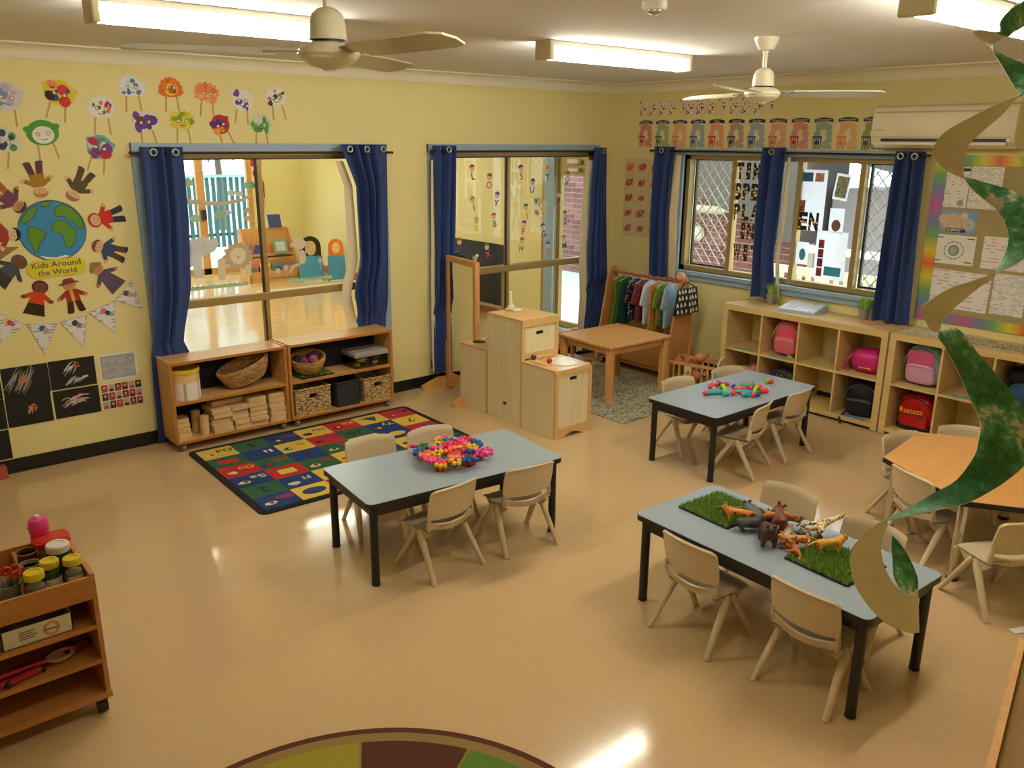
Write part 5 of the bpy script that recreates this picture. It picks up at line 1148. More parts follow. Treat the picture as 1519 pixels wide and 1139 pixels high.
put('photo', MB().prism(rrect(.12, .075, .002, 1, (-.06, .19)), .001, .0016), mat('blue photo', (50, 110, 160), .5), n_); put('photo', MB().prism(rrect(.08, .07, .002, 1, (.06, .19)), .001, .0016), scribble('orange photo', (226, 190, 170), [(206, 90, 60), (150, 50, 60)], 40), n_)
put('photo', MB().prism(rrect(.05, .12, .002, 1, (-.075, -.06)), .001, .0016), scribble('dark red photo', (70, 24, 34), [(206, 60, 90), (226, 170, 120)], 40), n_)
n_ = note(-2.455, 1.80, .13, .21, Wp, 'tilted photo print at upper right of the notes pane', -.12)
put('photo', MB().prism(rrect(.1, .17, .002, 1), .001, .0016), scribble('garden photo', (190, 206, 180), [(120, 150, 110), (110, 90, 80), (70, 60, 60)], 20), n_)
n_ = note(-2.44, 1.53, .13, .2, Wp, 'white photo print of brown shape, right of notes pane', 0)
put('photo', MB().prism(circle(.04, 18, (0, -.04), 1, 1.2), .001, .0016), mat('brown photo', (136, 100, 96), .6), n_)
n_ = note(-2.42, 1.24, .28, .40, Wp, 'big white note sheet with photo strip and blue caption box')
for q in range(4): put('photo', MB().prism(rrect(.05, .07, .002, 1, (-.09, .09 - q * .078)), .001, .0016), scribble('strip photo', (90, 40, 40), [(226, 120, 80), (206, 60, 70), (40, 30, 40)], 45), n_)
put('caption_box', MB().prism(rrect(.15, .075, .002, 1, (.03, -.13)), .001, .0016), mat('cyan caption', (60, 160, 196), .5), n_)
n_ = note(-2.15, 1.235, .13, .19, Wp, 'child drawing with blue green shape on lower left of notes pane')
put('drawing', MB().prism(circle(.03, 14, (.01, -.01), 1, 1.7), .001, .0016), mat('blue green crayon', (80, 160, 190), .7), n_)
# ================================================================== art on the back wall
STK = mat('craft stick', (196, 158, 100), .7); PAPER = mat('white craft paper', (226, 222, 214), .7); EYE = mat('eye hole cream', (232, 220, 170), .7); INK = mat('ink line', (60, 56, 62), .7)
def spiky(w, h, n=9, seed=0):
    rnd = random.Random(seed); o = []
    for k in range(n * 2):
        a = PI * 1.12 - PI * 1.24 * k / (n * 2 - 1); q = 1.0 if k % 2 == 0 else .74
        q *= rnd.uniform(.92, 1.1); a2 = a + (.10 if k % 2 == 0 else 0)
        o.append((w / 2 * q * math.cos(a2) * 1.05, h * .5 * q * math.sin(a2)))
    o += [(w * .34, -h * .30), (w * .2, -h * .36), (0, -h * .32), (-w * .2, -h * .36), (-w * .34, -h * .30)]
    return o
def roundear(w, h, seed=0):
    o = []
    for k in range(36):
        a = 2 * PI * k / 36; q = 1.0
        for ea in (.42, PI - .42):
            dlt = abs((a - ea + PI) % (2 * PI) - PI)
            if dlt < .26: q += .24 * math.cos(dlt / .26 * PI / 2)
        o.append((w / 2 * .86 * q * math.cos(a), h / 2 * .9 * q * math.sin(a) * (.92 if math.sin(a) < 0 else 1)))
    return o
def dome(w, h, seed=0):
    o = []
    for k in range(17):
        a = PI - PI * k / 16; q = 1 + .05 * (-1) ** k; o.append((w / 2 * q * math.cos(a), h * .62 * q * math.sin(a) - h * .2))
    return o + [(w * .36, -h * .36), (0, -h * .42), (-w * .36, -h * .36)]
def splash(mb, rnd, n, w, h, mi0, nm, size, z=.0022):
    for k in range(n):
        x, y = rnd.uniform(-w, w) * .32, rnd.uniform(-h, h) * .28; r = size * rnd.uniform(.5, 1.1)
        mb.prism(circle(r, 9, (x, y), rnd.uniform(.6, 1.3), rnd.uniform(.6, 1.3), rnd.uniform(0, 3)), .0016, z + .00005 * k, rnd.randrange(nm))
def mask(x, z, w, h, shape, col, patches, label, a=0.0, seed=0, psize=.024, n=8, face=None, splay=.1):
    w *= 1.14; h *= 1.14; psize *= 1.2; n += 3
    loc, rot = on_back(x, z, a); t = thing('paper_mask', label, 'paper mask', loc, rot, 'paper masks on sticks'); rnd = random.Random(seed + 3)
    out = {'spiky': spiky, 'round': roundear, 'dome': dome}[shape](w, h, seed=seed)
    put('face', MB().prism(out, .0006, .0016), mat('mask paper %d_%d_%d' % col, col, .7), t)
    if face: put('muzzle', MB().prism(circle(1, 24, (0, -h * .06), w * .29, h * .30), .0016, .0024), mat('mask face %d_%d_%d' % face, face, .7), t)
    if patches:
        ms = [mat('crayon %d_%d_%d' % c, c, .75) for c in patches]; mb = MB(); splash(mb, rnd, n, w, h, 0, len(ms), psize); put('crayon_patches', mb, ms, t)
    for s in (-1, 1): put('eye', MB().prism(circle(.011, 12, (s * w * .14, -h * .02)), .0026, .0038).torus((s * w * .14, -h * .02, .0036), .011, .0016, 12, 4, 1), [EYE, INK], t)
    put('mouth', MB().tube([(-.02, -h * .2, .003), (0, -h * .225, .003), (.02, -h * .2, .003)], .002, 4), INK, t)
    for s in (-1, 1):
        bx = s * w * .2; M = Matrix.Translation((bx, -h * .26, 0)) @ Matrix.Rotation(s * splay, 4, 'Z')
        put('stick', MB().prism(rrect(.011, .13, .005, 3, (0, -.055)), -.0012, .0005, M=M), STK, t)
    return t
mask(-5.40, 2.375, .17, .17, 'round', (206, 200, 206), [(186, 176, 200), (120, 150, 200)], 'white and lilac round paper mask at the far left edge, top row', -.1, 1)
mask(-5.105, 2.405, .185, .16, 'round', (226, 200, 40), [(206, 60, 50), (40, 90, 150), (60, 30, 30), (226, 140, 110)], 'yellow round-eared paper mask with red grin and blue patch', -.25, 2, .026, 9)
mask(-4.868, 2.325, .165, .15, 'spiky', (226, 222, 218), [(230, 110, 40), (70, 140, 50), (190, 40, 60), (60, 80, 160)], 'white spiky paper mask with orange, green and red corners', -.06, 3, .016, 7)
mask(-4.665, 2.465, .165, .15, 'spiky', (224, 226, 230), [(70, 110, 160), (90, 130, 170), (210, 214, 220)], 'white spiky paper mask with blue eye patches, top row', .0, 4, .018, 8)
mask(-4.412, 2.472, .145, .135, 'dome', (228, 110, 36), [(232, 130, 40), (206, 90, 30)], 'orange maned paper mask with yellow face', 0, 5, .022, 10, face=(226, 190, 40))
mask(-4.165, 2.445, .155, .135, 'spiky', (232, 150, 96), [(236, 140, 80), (226, 120, 70), (236, 170, 120)], 'peach orange scribbled spiky paper mask', -.08, 6, .026, 14)
mask(-3.915, 2.405, .16, .15, 'round', (228, 224, 218), [(120, 80, 160), (110, 70, 150), (226, 210, 210)], 'white bear paper mask with purple muzzle scribble', -.1, 7, .018, 8)
mask(-3.655, 2.435, .16, .14, 'spiky', (228, 226, 222), [(60, 50, 60), (206, 120, 130), (130, 170, 90)], 'white spiky paper mask with dark tuft at right end, top row', .12, 8, .015, 9)
mask(-4.604, 2.245, .16, .14, 'spiky', (222, 218, 226), [(96, 56, 150), (110, 64, 160), (110, 60, 40)], 'purple striped spiky paper mask in the second row', .12, 9, .026, 12)
mask(-4.356, 2.258, .155, .135, 'spiky', (216, 196, 60), [(206, 190, 40), (130, 160, 50), (226, 206, 60)], 'yellow and green scribbled spiky paper mask', 0, 10, .026, 13)
mask(-4.089, 2.235, .135, .135, 'round', (176, 40, 50), [(206, 50, 50), (90, 40, 120), (226, 150, 40)], 'red and purple paper mask tilted with orange patch', .35, 11, .022, 9)
mask(-3.787, 2.245, .155, .13, 'spiky', (190, 206, 170), [(100, 160, 80), (80, 140, 70), (206, 214, 190)], 'green scribbled spiky paper mask at right end, second row', 0, 12, .024, 13)
mask(-5.23, 2.165, .19, .155, 'round', (74, 152, 52), None, 'green monkey paper mask with white face', .12, 13, face=(228, 224, 210))
mask(-4.905, 2.08, .165, .155, 'round', (120, 160, 196), [(190, 40, 60), (226, 222, 220), (90, 150, 90), (130, 60, 130), (200, 206, 220)], 'blue round paper mask with red cheek above the figures', -.28, 14, .024, 12)
mask(-5.45, 2.12, .16, .15, 'spiky', (206, 210, 210), [(70, 130, 180), (90, 150, 60), (60, 70, 90)], 'white spiky paper mask with blue and green hair, far left', -.3, 15, .02, 9)
# globe poster
g = thing('globe_poster', 'round world globe poster with green continents on blue', 'poster', *on_back(-5.252, 1.563)); R = .198
put('ocean', MB().prism(circle(R, 48, (0, 0), 1, .965), 0, .0016), mat('ocean blue', (60, 138, 190), .22), g)
put('rim', MB().torus((0, 0, 0.001), R, .0022, 48, 4, M=Matrix.Diagonal((1, .965, 1, 1))), INK, g)
def land(pts, mtl=None):
    P = [(x * R, y * R * .965) for x, y in pts]
    lp = put('continent', MB().prism(P, .0016, .0026), mat('land green', (96, 148, 48), .25), g)
    put('coastline', MB().tube([(p[0], p[1], .0026) for p in P + [P[0]]], .0016, 4), INK, lp)
land([(-.86, .42), (-.72, .6), (-.55, .78), (-.36, .86), (-.38, .66), (-.48, .62), (-.42, .5), (-.56, .44), (-.66, .34), (-.76, .32), (-.72, .24), (-.88, .34)])
land([(-.26, .93), (-.05, .98), (.1, .94), (.04, .84), (-.12, .80), (-.24, .82)])
land([(-.68, .18), (-.46, .14), (-.30, .02), (-.2, -.1), (-.32, -.28), (-.44, -.42), (-.5, -.62), (-.6, -.72), (-.66, -.5), (-.74, -.1)])
land([(.12, .62), (.2, .78), (.4, .86), (.6, .76), (.78, .58), (.9, .36), (.94, .08), (.84, -.02), (.74, .1), (.62, .3), (.5, .3), (.46, .42), (.32, .46), (.2, .44), (.1, .5)])
land([(.02, .22), (.14, .34), (.34, .32), (.5, .22), (.58, .06), (.76, -.04), (.64, -.2), (.62, -.42), (.46, -.62), (.34, -.58), (.3, -.3), (.26, -.12), (.08, -.08), (-.02, .08)])
put('ice', MB().prism([(-.5 * R, -.78 * R), (-.3 * R, -.9 * R), (.0, -.93 * R), (.4 * R, -.86 * R), (.3 * R, -.8 * R), (0, -.86 * R), (-.3 * R, -.82 * R)], .0016, .0026), PAPER, g)
s_ = thing('caption_sign', 'yellow oval caption sign under the globe poster', 'sign', *on_back(-5.258, 1.325, .035, .003))
put('card', MB().prism(rrect(.345, .112, .05, 8), .0016, .0034), mat('caption yellow', (222, 206, 50), .25), s_)
tx = MB(); text(tx, 'Kids Around', .038, (0, .008), .0038, fit=.29, bold=.01); text(tx, 'the World', .038, (0, -.042), .0038, fit=.23, bold=.01); put('lettering', tx, mat('caption ink', (70, 62, 84), .5), s_)
# paper children round the globe, heads towards it
SK = {'l': (226, 180, 140), 'm': (196, 140, 100), 'd': (120, 76, 52), 'f': (232, 196, 160)}
def kid(x, z, label, skin, hat, top, bottom, shoe=(40, 34, 34), hatstyle='hair', ang=None, sc=1.0, robe=False, stripe=None):
    if ang is None: ang = math.atan2(1.563 - z, -5.252 - x) - PI / 2
    loc, rot = on_back(x, z, ang, .0025); k = thing('paper_figure', label, 'paper cutout', loc, rot, 'paper children around the globe'); k.scale = (sc * 1.28, sc * 1.02, 1)
    s = mat('skin %s' % skin, SK[skin], .25); tp = mat('cloth %d_%d_%d' % top, top, .22); bt = mat('cloth %d_%d_%d' % bottom, bottom, .22); ht = mat('cloth %d_%d_%d' % hat, hat, .25)
    if robe: put('robe', MB().prism([(-.028, .02), (.028, .02), (.05, -.105), (-.05, -.105)], 0, .0016), bt, k)
    else:
        for sg in (-1, 1): 
            lg = put('trouser_leg', MB().prism([(sg * .002, -.02), (sg * .03, -.02), (sg * .042, -.088), (sg * .01, -.092)], 0, .0016), bt, k)
            put('shoe', MB().prism(circle(.014, 10, (sg * .028, -.098), 1.3, .8), 0, .002), mat('shoe %d' % shoe[0], shoe, .4), lg)
    put('shirt', MB().prism([(-.022, .045), (.022, .045), (.062, .012), (.054, -.012), (.032, .006), (.034, -.032), (-.034, -.032), (-.032, .006), (-.054, -.012), (-.062, .012)], .0005, .0022), tp, k)
    if stripe: put('shirt_stripe', MB().box(-.008, .008, -.03, .042, .0022, .003), mat('cloth %d_%d_%d' % stripe, stripe, .3), k)
    for sg in (-1, 1): put('hand', MB().prism(circle(.0125, 10, (sg * .063, -.002)), .0, .0022), s, k)
    hd = put('head', MB().prism(circle(.031, 18, (0, .074), .95, 1), .0022, .0036), s, k)
    put('face_marks', MB().prism(circle(.003, 6, (-.01, .076)), .0036, .0042).prism(circle(.003, 6, (.01, .076)), .0036, .0042).box(-.008, .008, .061, .063, .0036, .0042), INK, hd)
    if hatstyle == 'hair': P = [(.033 * math.cos(a), .076 + .035 * math.sin(a)) for a in [PI * q / 12 - .15 for q in range(14)]] + [(-.018, .088), (.018, .088)]
    elif hatstyle == 'wide': P = [(-.055, .085), (-.03, .096), (-.02, .118), (.02, .118), (.03, .096), (.055, .085), (.03, .082), (-.03, .082)]
    elif hatstyle == 'hood': P = circle(.04, 18, (0, .078), .95, 1.05)
    else: P = [(-.036, .08), (-.034, .10), (0, .135), (.034, .10), (.036, .08), (0, .09)]
    put('headwear', MB().prism(P, .0014 if hatstyle == 'hood' else .0037, .0021 if hatstyle == 'hood' else .0048), ht, k)
    return k
kid(-5.298, 1.885, 'upside-down paper child above globe in green and red kilt', 'l', (190, 130, 70), (170, 120, 40), (96, 40, 52), (40, 30, 26))
kid(-5.06, 1.845, 'paper child above right of globe in olive brown coat', 'l', (150, 110, 90), (86, 74, 54), (84, 64, 50))
kid(-5.475, 1.775, 'paper child above left of globe in purple top', 'm', (90, 60, 44), (120, 60, 100), (176, 96, 40))
kid(-4.915, 1.632, 'paper child right of globe in red parka with fur hood', 'l', (190, 60, 50), (206, 44, 40), (44, 56, 80), hatstyle='hood')
kid(-4.925, 1.416, 'paper child right of globe in blue shirt and brown trousers', 'l', (140, 70, 40), (50, 76, 120), (96, 66, 52))
kid(-4.965, 1.236, 'paper child lower right of globe in purple robe and straw hat', 'm', (150, 120, 76), (96, 80, 110), (92, 76, 104), hatstyle='cone', robe=True)
kid(-5.55, 1.551, 'paper child left of globe with black hair at picture edge', 'f', (24, 22, 22), (170, 60, 60), (60, 60, 90))
kid(-5.53, 1.33, 'paper child lower left of globe in grey-blue hood', 'd', (86, 92, 100), (70, 80, 92), (60, 56, 60), hatstyle='hood', robe=True)
kid(-5.398, 1.135, 'paper child below globe in orange red tunic', 'd', (110, 40, 60), (206, 70, 34), (44, 42, 30), hatstyle='hood', robe=True)
kid(-5.19, 1.13, 'paper child below globe in red poncho and wide maroon hat', 'm', (140, 44, 60), (170, 50, 44), (74, 36, 34), hatstyle='wide', stripe=(226, 180, 40))
tag(put('paper_triangle', MB().prism([(-.07, -.045), (.08, .05), (-.07, .055)], 0, .0015), mat('brown card', (150, 110, 66), .7), None, None, *on_back(-5.535, 1.425)), 'brown paper triangle left of the globe at picture edge', 'paper')
# bunting
BUN = [((-5.67, 1.102), (-5.488, .978), (-5.654, .873), 'at the left picture edge', [(226, 206, 60), (190, 60, 120), (206, 80, 60)]), ((-5.483, .979), (-5.304, .964), (-5.404, .765), 'with blue heading, second from left', [(60, 90, 150), (190, 150, 120)]), ((-5.29, .967), (-5.117, .994), (-5.163, .776), 'third from left, with dark photo', [(60, 50, 56), (150, 110, 130)]), ((-5.111, 1.007), (-4.936, 1.072), (-4.948, .844), 'with pink note, fourth from left', [(226, 100, 150), (70, 66, 70), (120, 170, 200)]), ((-4.932, 1.073), (-4.812, 1.199), (-4.753, .992), 'touching the curtain, at right end', [(90, 76, 66), (206, 150, 140), (150, 180, 200)])]
for k, (p, q, r_, where, cols) in enumerate(BUN):
    cx, cz = (p[0] + q[0] + r_[0]) / 3, (p[1] + q[1] + r_[1]) / 3
    loc, rot = on_back(cx, cz, 0, .0025); b_ = thing('bunting_flag', 'white bunting triangle of child writing %s' % where, 'bunting', loc, rot, 'bunting flags')
    T = [(v_[0] - cx, v_[1] - cz) for v_ in (p, q, r_)]
    put('card', MB().prism(T, 0, .0014), printed('bunting print', (222, 220, 222), (150, 146, 160), 58, 34, .35, .5), b_)
    mid = ((T[0][0] + T[1][0]) / 2, (T[0][1] + T[1][1]) / 2)
    mb = MB(); 
    for j, c in enumerate(cols): mb.prism(circle(.02 - .003 * j, 10, (mid[0] * (.55 - .2 * j) + .02 * j, mid[1] * (.55 - .25 * j))), .0014, .0018 + .0001 * j, j)
    put('photo_print', mb, [mat('bunt %d_%d_%d' % c, c, .5) for c in cols], b_)
    put('border', MB().tube([(v_[0] * .97, v_[1] * .97, .0014) for v_ in T + [T[0]]], .0012, 4), mat('grey border', (120, 116, 120), .6), b_)
# black paintings
def streaks(mb, rnd, n, cx, cy, w, h, ang, L, mi):
    for k in range(n):
        x, y = cx + rnd.uniform(-w, w), cy + rnd.uniform(-h, h); l = L * rnd.uniform(.4, 1.0); a = ang + rnd.uniform(-.2, .2)
        pts = [(x + l * (s / 5 - .5) * math.cos(a) + .006 * math.sin(s), y + l * (s / 5 - .5) * math.sin(a) + .01 * math.sin(s * .8), .0018) for s in range(6)]
        mb.tube(pts, [.001, .0025, .003, .003, .002, .001], 4, mi, flat=.25)
ART = [(-5.535, .609, .272, .198, 'with broad white sweeping strokes, top row', [(-.03, 0, .07, .05, 1.0, .16, 26)], (150, 146, 140)), (-5.253, .612, .285, .198, 'with two white and orange streaks, top row right', [(0, .04, .03, .02, .9, .1, 9), (.03, -.05, .05, .015, .6, .1, 10)], (206, 204, 198)), (-5.54, .409, .268, .2, 'with a small orange splat, bottom row', [(.0, .0, .012, .016, 1.5, .04, 12)], (206, 150, 120)), (-5.25, .408, .285, .192, 'with white scribbled oval, bottom row right', [(-.01, .015, .06, .025, .25, .12, 18)], (196, 192, 182))]
for k, (x, z, w_, h_, where, st, c) in enumerate(ART):
    t = thing('black_painting', 'black paper painting %s' % where, 'painting', *on_back(x, z), group='black paper paintings'); rnd = random.Random(k)
    put('paper', MB().prism(rrect(w_, h_, .002, 1), 0, .0015), mat('black sugar paper', (22, 20, 18), .7), t); mb = MB()
    for (cx, cy, ww, hh_, a, L_, n) in st: streaks(mb, rnd, n, cx, cy, ww, hh_, a, L_, 0)
    for j in range(5): mb.tube([(st[0][0] + rnd.uniform(-.02, .05), st[0][1] + rnd.uniform(-.02, .04), .0021), (st[0][0] + rnd.uniform(-.0, .05), st[0][1] + rnd.uniform(0, .04), .0021)], .0045 if k == 2 else .003, 4, 1, flat=.3)
    put('paint_strokes', mb, [mat('paint %d' % c[1], c, .5), mat('orange paint', (222, 106, 50), .5)], t)
t = tag(put('black_painting', MB().prism(rrect(.24, .198, .002, 1), 0, .0015), mat('black sugar paper', (22, 20, 18), .7), None, None, *on_back(-5.80, .203)), 'plain black paper at the lower left picture edge', 'painting', 'black paper paintings')
for (x, z, wh) in ((-5.815, .609, 'top'), (-5.815, .409, 'middle')):
    t = thing('black_painting', 'black paper painting cut by the left picture edge, %s row' % wh, 'painting', *on_back(x, z), group='black paper paintings'); put('paper', MB().prism(rrect(.27, .198, .002, 1), 0, .0015), mat('black sugar paper', (22, 20, 18), .7), t)
    mb = MB(); streaks(mb, random.Random(9), 8, .05, 0, .05, .04, .8, .1, 0); put('paint_strokes', mb, [mat('paint 204', (206, 204, 198), .5)], t)
t = thing('typed_page', 'grey typed page on white backing beside the black paintings', 'paper', *on_back(-4.962, .612)); put('backing', MB().prism(rrect(.25, .19, .002, 1), 0, .0012), PAPER, t)
put('page', MB().prism(rrect(.225, .165, .002, 1), .0012, .0022), printed('grey page print', (176, 174, 178), (146, 144, 150), 70, 40, .4, .6), t)
t = thing('photo_collage', 'collage page of small red portrait photos beside the black paintings', 'photo collage', *on_back(-4.958, .406)); put('page', MB().prism(rrect(.275, .182, .002, 1), 0, .0012), PAPER, t)
rnd = random.Random(2)
for j in range(3):
    for i in range(6):
        ph = put('photo', MB().prism(rrect(.04, .053, .001, 1, (-.113 + i * .045, .06 - j * .06)), .0012, .002), mat(['photo red', 'photo dark', 'photo buff'][rnd.randrange(3)], [(166, 50, 46), (70, 44, 44), (196, 170, 150)][0] if False else {0: (166, 50, 46), 1: (70, 44, 44), 2: (196, 170, 150)}[(i + j) % 3], .5) if False else [mat('photo red', (166, 50, 46), .5), mat('photo dark', (70, 44, 44), .5), mat('photo buff', (196, 170, 150), .5)][(i * 2 + j) % 3], t)
        put('portrait', MB().prism(circle(.011, 8, (-.113 + i * .045, .066 - j * .06)), .002, .0026).prism(rrect(.028, .018, .004, 2, (-.113 + i * .045, .045 - j * .06)), .002, .0026, 1), [mat('portrait skin', (206, 150, 120), .6), [mat('portrait red', (190, 60, 60), .6), mat('portrait navy', (40, 44, 70), .6)][(i + j) % 2]], ph)
tag(put('red_box', MB().rbox((0, 0, .04), (.12, .08, .08), .005), mat('brick red card', (180, 80, 60), .6), None, None, (-5.795, -.055, 0)), 'small brick red box on floor at the left picture edge', 'box')

# ---- window decals
PAL = [(206, 60, 50), (70, 140, 80), (110, 60, 130), (60, 110, 180), (226, 140, 60), (206, 80, 140), (60, 120, 130), (226, 190, 60)]
STL = [('L', -1.809, 1.872), ('O', -1.616, 1.792), ('K', -2.047, 1.802), ('Y', -1.529, 1.627), ('I', -1.803, 1.595), ('B', -1.561, 1.439), ('D', -2.10, 1.455), ('R', -1.765, 1.413), ('C', -1.966, 1.236), ('X', -1.64, 1.166), ('S', -1.238, 1.863), ('U', -1.093, 1.736), ('T', -.905, 1.845), ('V', -.636, 1.795), ('J', -1.165, 1.507), ('W', -.95, 1.542), ('P', -.747, 1.612), ('Z', -.659, 1.419), ('F', -1.197, 1.35), ('G', -.944, 1.31), ('M', -.66, 1.18), ('H', -1.22, 1.192), ('E', -.877, 1.129)]
for k, (chh, x, z) in enumerate(STL):
    a = [.12, -.1, .05, -.15, .2][k % 5]
    t = thing('letter_sticker', 'window sticker of a small capped figure with letter %s' % chh, 'sticker', (x, .0465, z), flat_rot(ON_BACK, a).to_euler(), 'letter stickers on the middle window'); t.scale = (1.22, 1.22, 1)
    c1, c2 = PAL[k % 8], PAL[(k * 3 + 2) % 8]
    put('head', MB().prism(circle(.021, 14, (0, .022)), 0, .0008), mat('sticker skin', (232, 196, 160), .6), t)
    put('cap', MB().prism([(.025 * math.cos(q * PI / 8), .03 + .025 * math.sin(q * PI / 8)) for q in range(9)] + [(-.012, .034), (.012, .034)], .0004, .0012), mat('sticker %d_%d_%d' % c1, c1, .6), t)
    put('letter', text(MB(), chh, .05, (0, -.055), .0006, bold=.03), mat('sticker %d_%d_%d' % c2, c2, .6), t)
def decal(name, label, x, z, parts_, w=None):
    t = thing(name, label, 'window decal', (x, .0465, z), ON_BACK)
    for (nm, pts, c, al, zz) in parts_: put(nm, MB().prism(pts, zz, zz + .0008), mat('decal %d_%d_%d' % c, c, .6, alpha=al), t)
    return t
EL = (222, 224, 222)
decal('elephant_decal', 'pale grey elephant decal on the left window pane', -4.36, 1.33, [('body', [(-.13, -.16), (-.13, .06), (-.1, .1), (-.02, .11), (.06, .12), (.1, .13), (.14, .1), (.19, .12), (.2, .07), (.17, .02), (.12, .0), (.07, -.02), (.06, -.17), (.0, -.17), (-.0, -.08), (-.05, -.09), (-.06, -.16)], EL, .85, 0), ('ear', circle(.055, 20, (-.055, .04), 1.1, 1), (190, 196, 204), .9, .001), ('eye', circle(.005, 8, (.09, .07)), (110, 110, 110), 1, .001)])
decal('lion_decal', 'cream lion decal with brown mane on the left window pane', -4.02, 1.28, [('mane', [(( .12 if q % 2 else .095) * math.cos(2 * PI * q / 26), .02 + (.11 if q % 2 else .09) * math.sin(2 * PI * q / 26)) for q in range(26)], (206, 178, 140), .9, .0008), ('body', [(-.16, .0), (-.16, -.15), (-.11, -.15), (-.1, -.06), (.04, -.08), (.05, -.14), (.09, -.14), (.1, -.03), (-.05, .05)], (230, 220, 186), .9, 0), ('face', circle(.062, 20, (.0, .02)), (234, 224, 186), .95, .0016), ('nose', circle(.008, 8, (.0, .01)), (190, 140, 110), 1, .0026)])
decal('branch_decal', 'pale tan branch decal with green leaves across left window pane', -4.15, 1.71, [('branch', [(-.26, .03), (-.1, .0), (.05, -.01), (.2, .01), (.27, .04), (.27, .02), (.2, -.015), (.05, -.04), (-.1, -.03), (-.26, -.01)], (214, 200, 170), .9, 0)] + [('leaf', circle(r_, 14, (x, z), 1.3, .9, .5), c, .85, .0004) for (x, z, r_, c) in ((-.19, .13, .03, (176, 214, 170)), (-.16, -.12, .03, (190, 220, 180)), (.02, -.1, .034, (170, 210, 164)), (.12, .05, .025, (226, 224, 196)), (.18, .04, .022, (222, 226, 210)), (.26, .1, .034, (160, 206, 160)), (.23, -.08, .022, (206, 190, 160)), (.22, -.14, .02, (214, 200, 170)), (.08, -.09, .02, (226, 206, 200)))])
decal('monkey_decal', 'cream monkey decal on right pane of the left window', -3.50, 1.29, [('body', circle(.04, 16, (.0, -.04), .8, 1.4), (220, 206, 176), .9, 0), ('head', circle(.052, 18, (-.02, .065), 1, .9), (226, 214, 186), .9, .001), ('ear', circle(.02, 12, (-.08, .06)), (214, 196, 166), .9, 0), ('ear', circle(.02, 12, (.04, .06)), (214, 196, 166), .9, 0), ('arm', [(.02, -.02), (.1, .03), (.11, .05), (.03, .01)], (220, 206, 176), .9, .0004), ('tail', [(-.02, -.08), (-.1, -.1), (-.12, -.15), (-.1, -.16), (-.08, -.12), (-.02, -.1)], (220, 206, 176), .9, .0002)])
for (x0, x1, z, wh) in ((-4.5, -3.96, 1.085, 'left'), (-3.64, -3.25, 1.068, 'right')):
    P = [(x0 - (x0 + x1) / 2, -.012), (x1 - (x0 + x1) / 2, -.012)]; n = int((x1 - x0) / .02)
    P += [(x1 - (x0 + x1) / 2 - (x1 - x0) * q / n, .012 + (.008 if q % 2 else 0)) for q in range(n + 1)]
    decal('grass_decal', 'pale green grass strip decal along the %s pane of the left window' % wh, (x0 + x1) / 2, z, [('grass', P, (176, 208, 160), .9, 0)])
for k, (x, z) in enumerate(((-3.712, 1.13), (-3.645, 1.15), (-3.345, 1.18))): decal('flower_decal', ['heart flower decal left of the monkey decal', 'round flower decal beside the heart flower decal', 'round pink flower decal by the right curtain'][k], x, z, [('bloom', circle(.022, 12, (0, .03)), (226, 196, 190), .9, 0), ('stem', [(-.003, -.05), (.003, -.05), (.003, .01), (-.003, .01)], (190, 206, 170), .9, 0)])

# ================================================================== rugs
rg = thing('alphabet_rug', 'alphabet rug of red, blue, green and yellow squares with black border', 'rug', (-3.79, -1.035, 0), (0, 0, -.022)); RW, RH = 1.80, 1.31
put('border', MB().prism(rrect(RW, RH, .05, 6), .0005, .008), mat('black carpet', (22, 22, 26), .95, noise=(200, .2)), rg)
CC = {'Y': mat('rug yellow', (214, 180, 72), .95, noise=(160, .12)), 'G': mat('rug green', (44, 92, 62), .95, noise=(160, .12)), 'B': mat('rug blue', (28, 56, 112), .95, noise=(160, .12)), 'R': mat('rug red', (186, 36, 40), .95, noise=(160, .12)), 'K': mat('rug black print', (34, 34, 34), .95), 'W': mat('rug cream print', (206, 200, 160), .95)}
GRID = ['YGBYRYR', 'GBYRGBY', 'RGBGYBR', 'BRGYBYG', 'GBYRGRB', 'BYRBYGY']
PRT = [[('Dd', 'K'), ('5', 'K'), ('Nn', 'R'), ('Ww', 'B'), ('Kk', 'Y'), ('', 'G'), ('Mm', 'B')], [('', 'R'), ('Ii', 'W'), ('Tt', 'R'), ('Cc', 'B'), ('10', 'K'), ('Yy', 'W'), ('7', 'K')], [('Oo', 'Y'), ('Hh', 'R'), ('6', 'K'), ('Jj', 'R'), ('Uu', 'R'), ('', 'Y'), ('Zz', 'B')], [('Ss', 'W'), ('', 'Y'), ('Rr', 'R'), ('Ee', 'G'), ('8', 'Y'), ('Ll', 'B'), ('3', 'Y')], [('2', 'K'), ('Ff', 'W'), ('Pp', 'R'), ('', 'B'), ('Aa', 'R'), ('1', 'Y'), ('Xx', 'Y')], [('Bb', 'R'), ('', 'B'), ('Gg', 'Y'), ('4', 'K'), ('Qq', 'R'), ('', 'Y'), ('Vv', 'G')]]
bw = .045; cw, chh_ = (RW - 2 * bw) / 7, (RH - 2 * bw) / 6
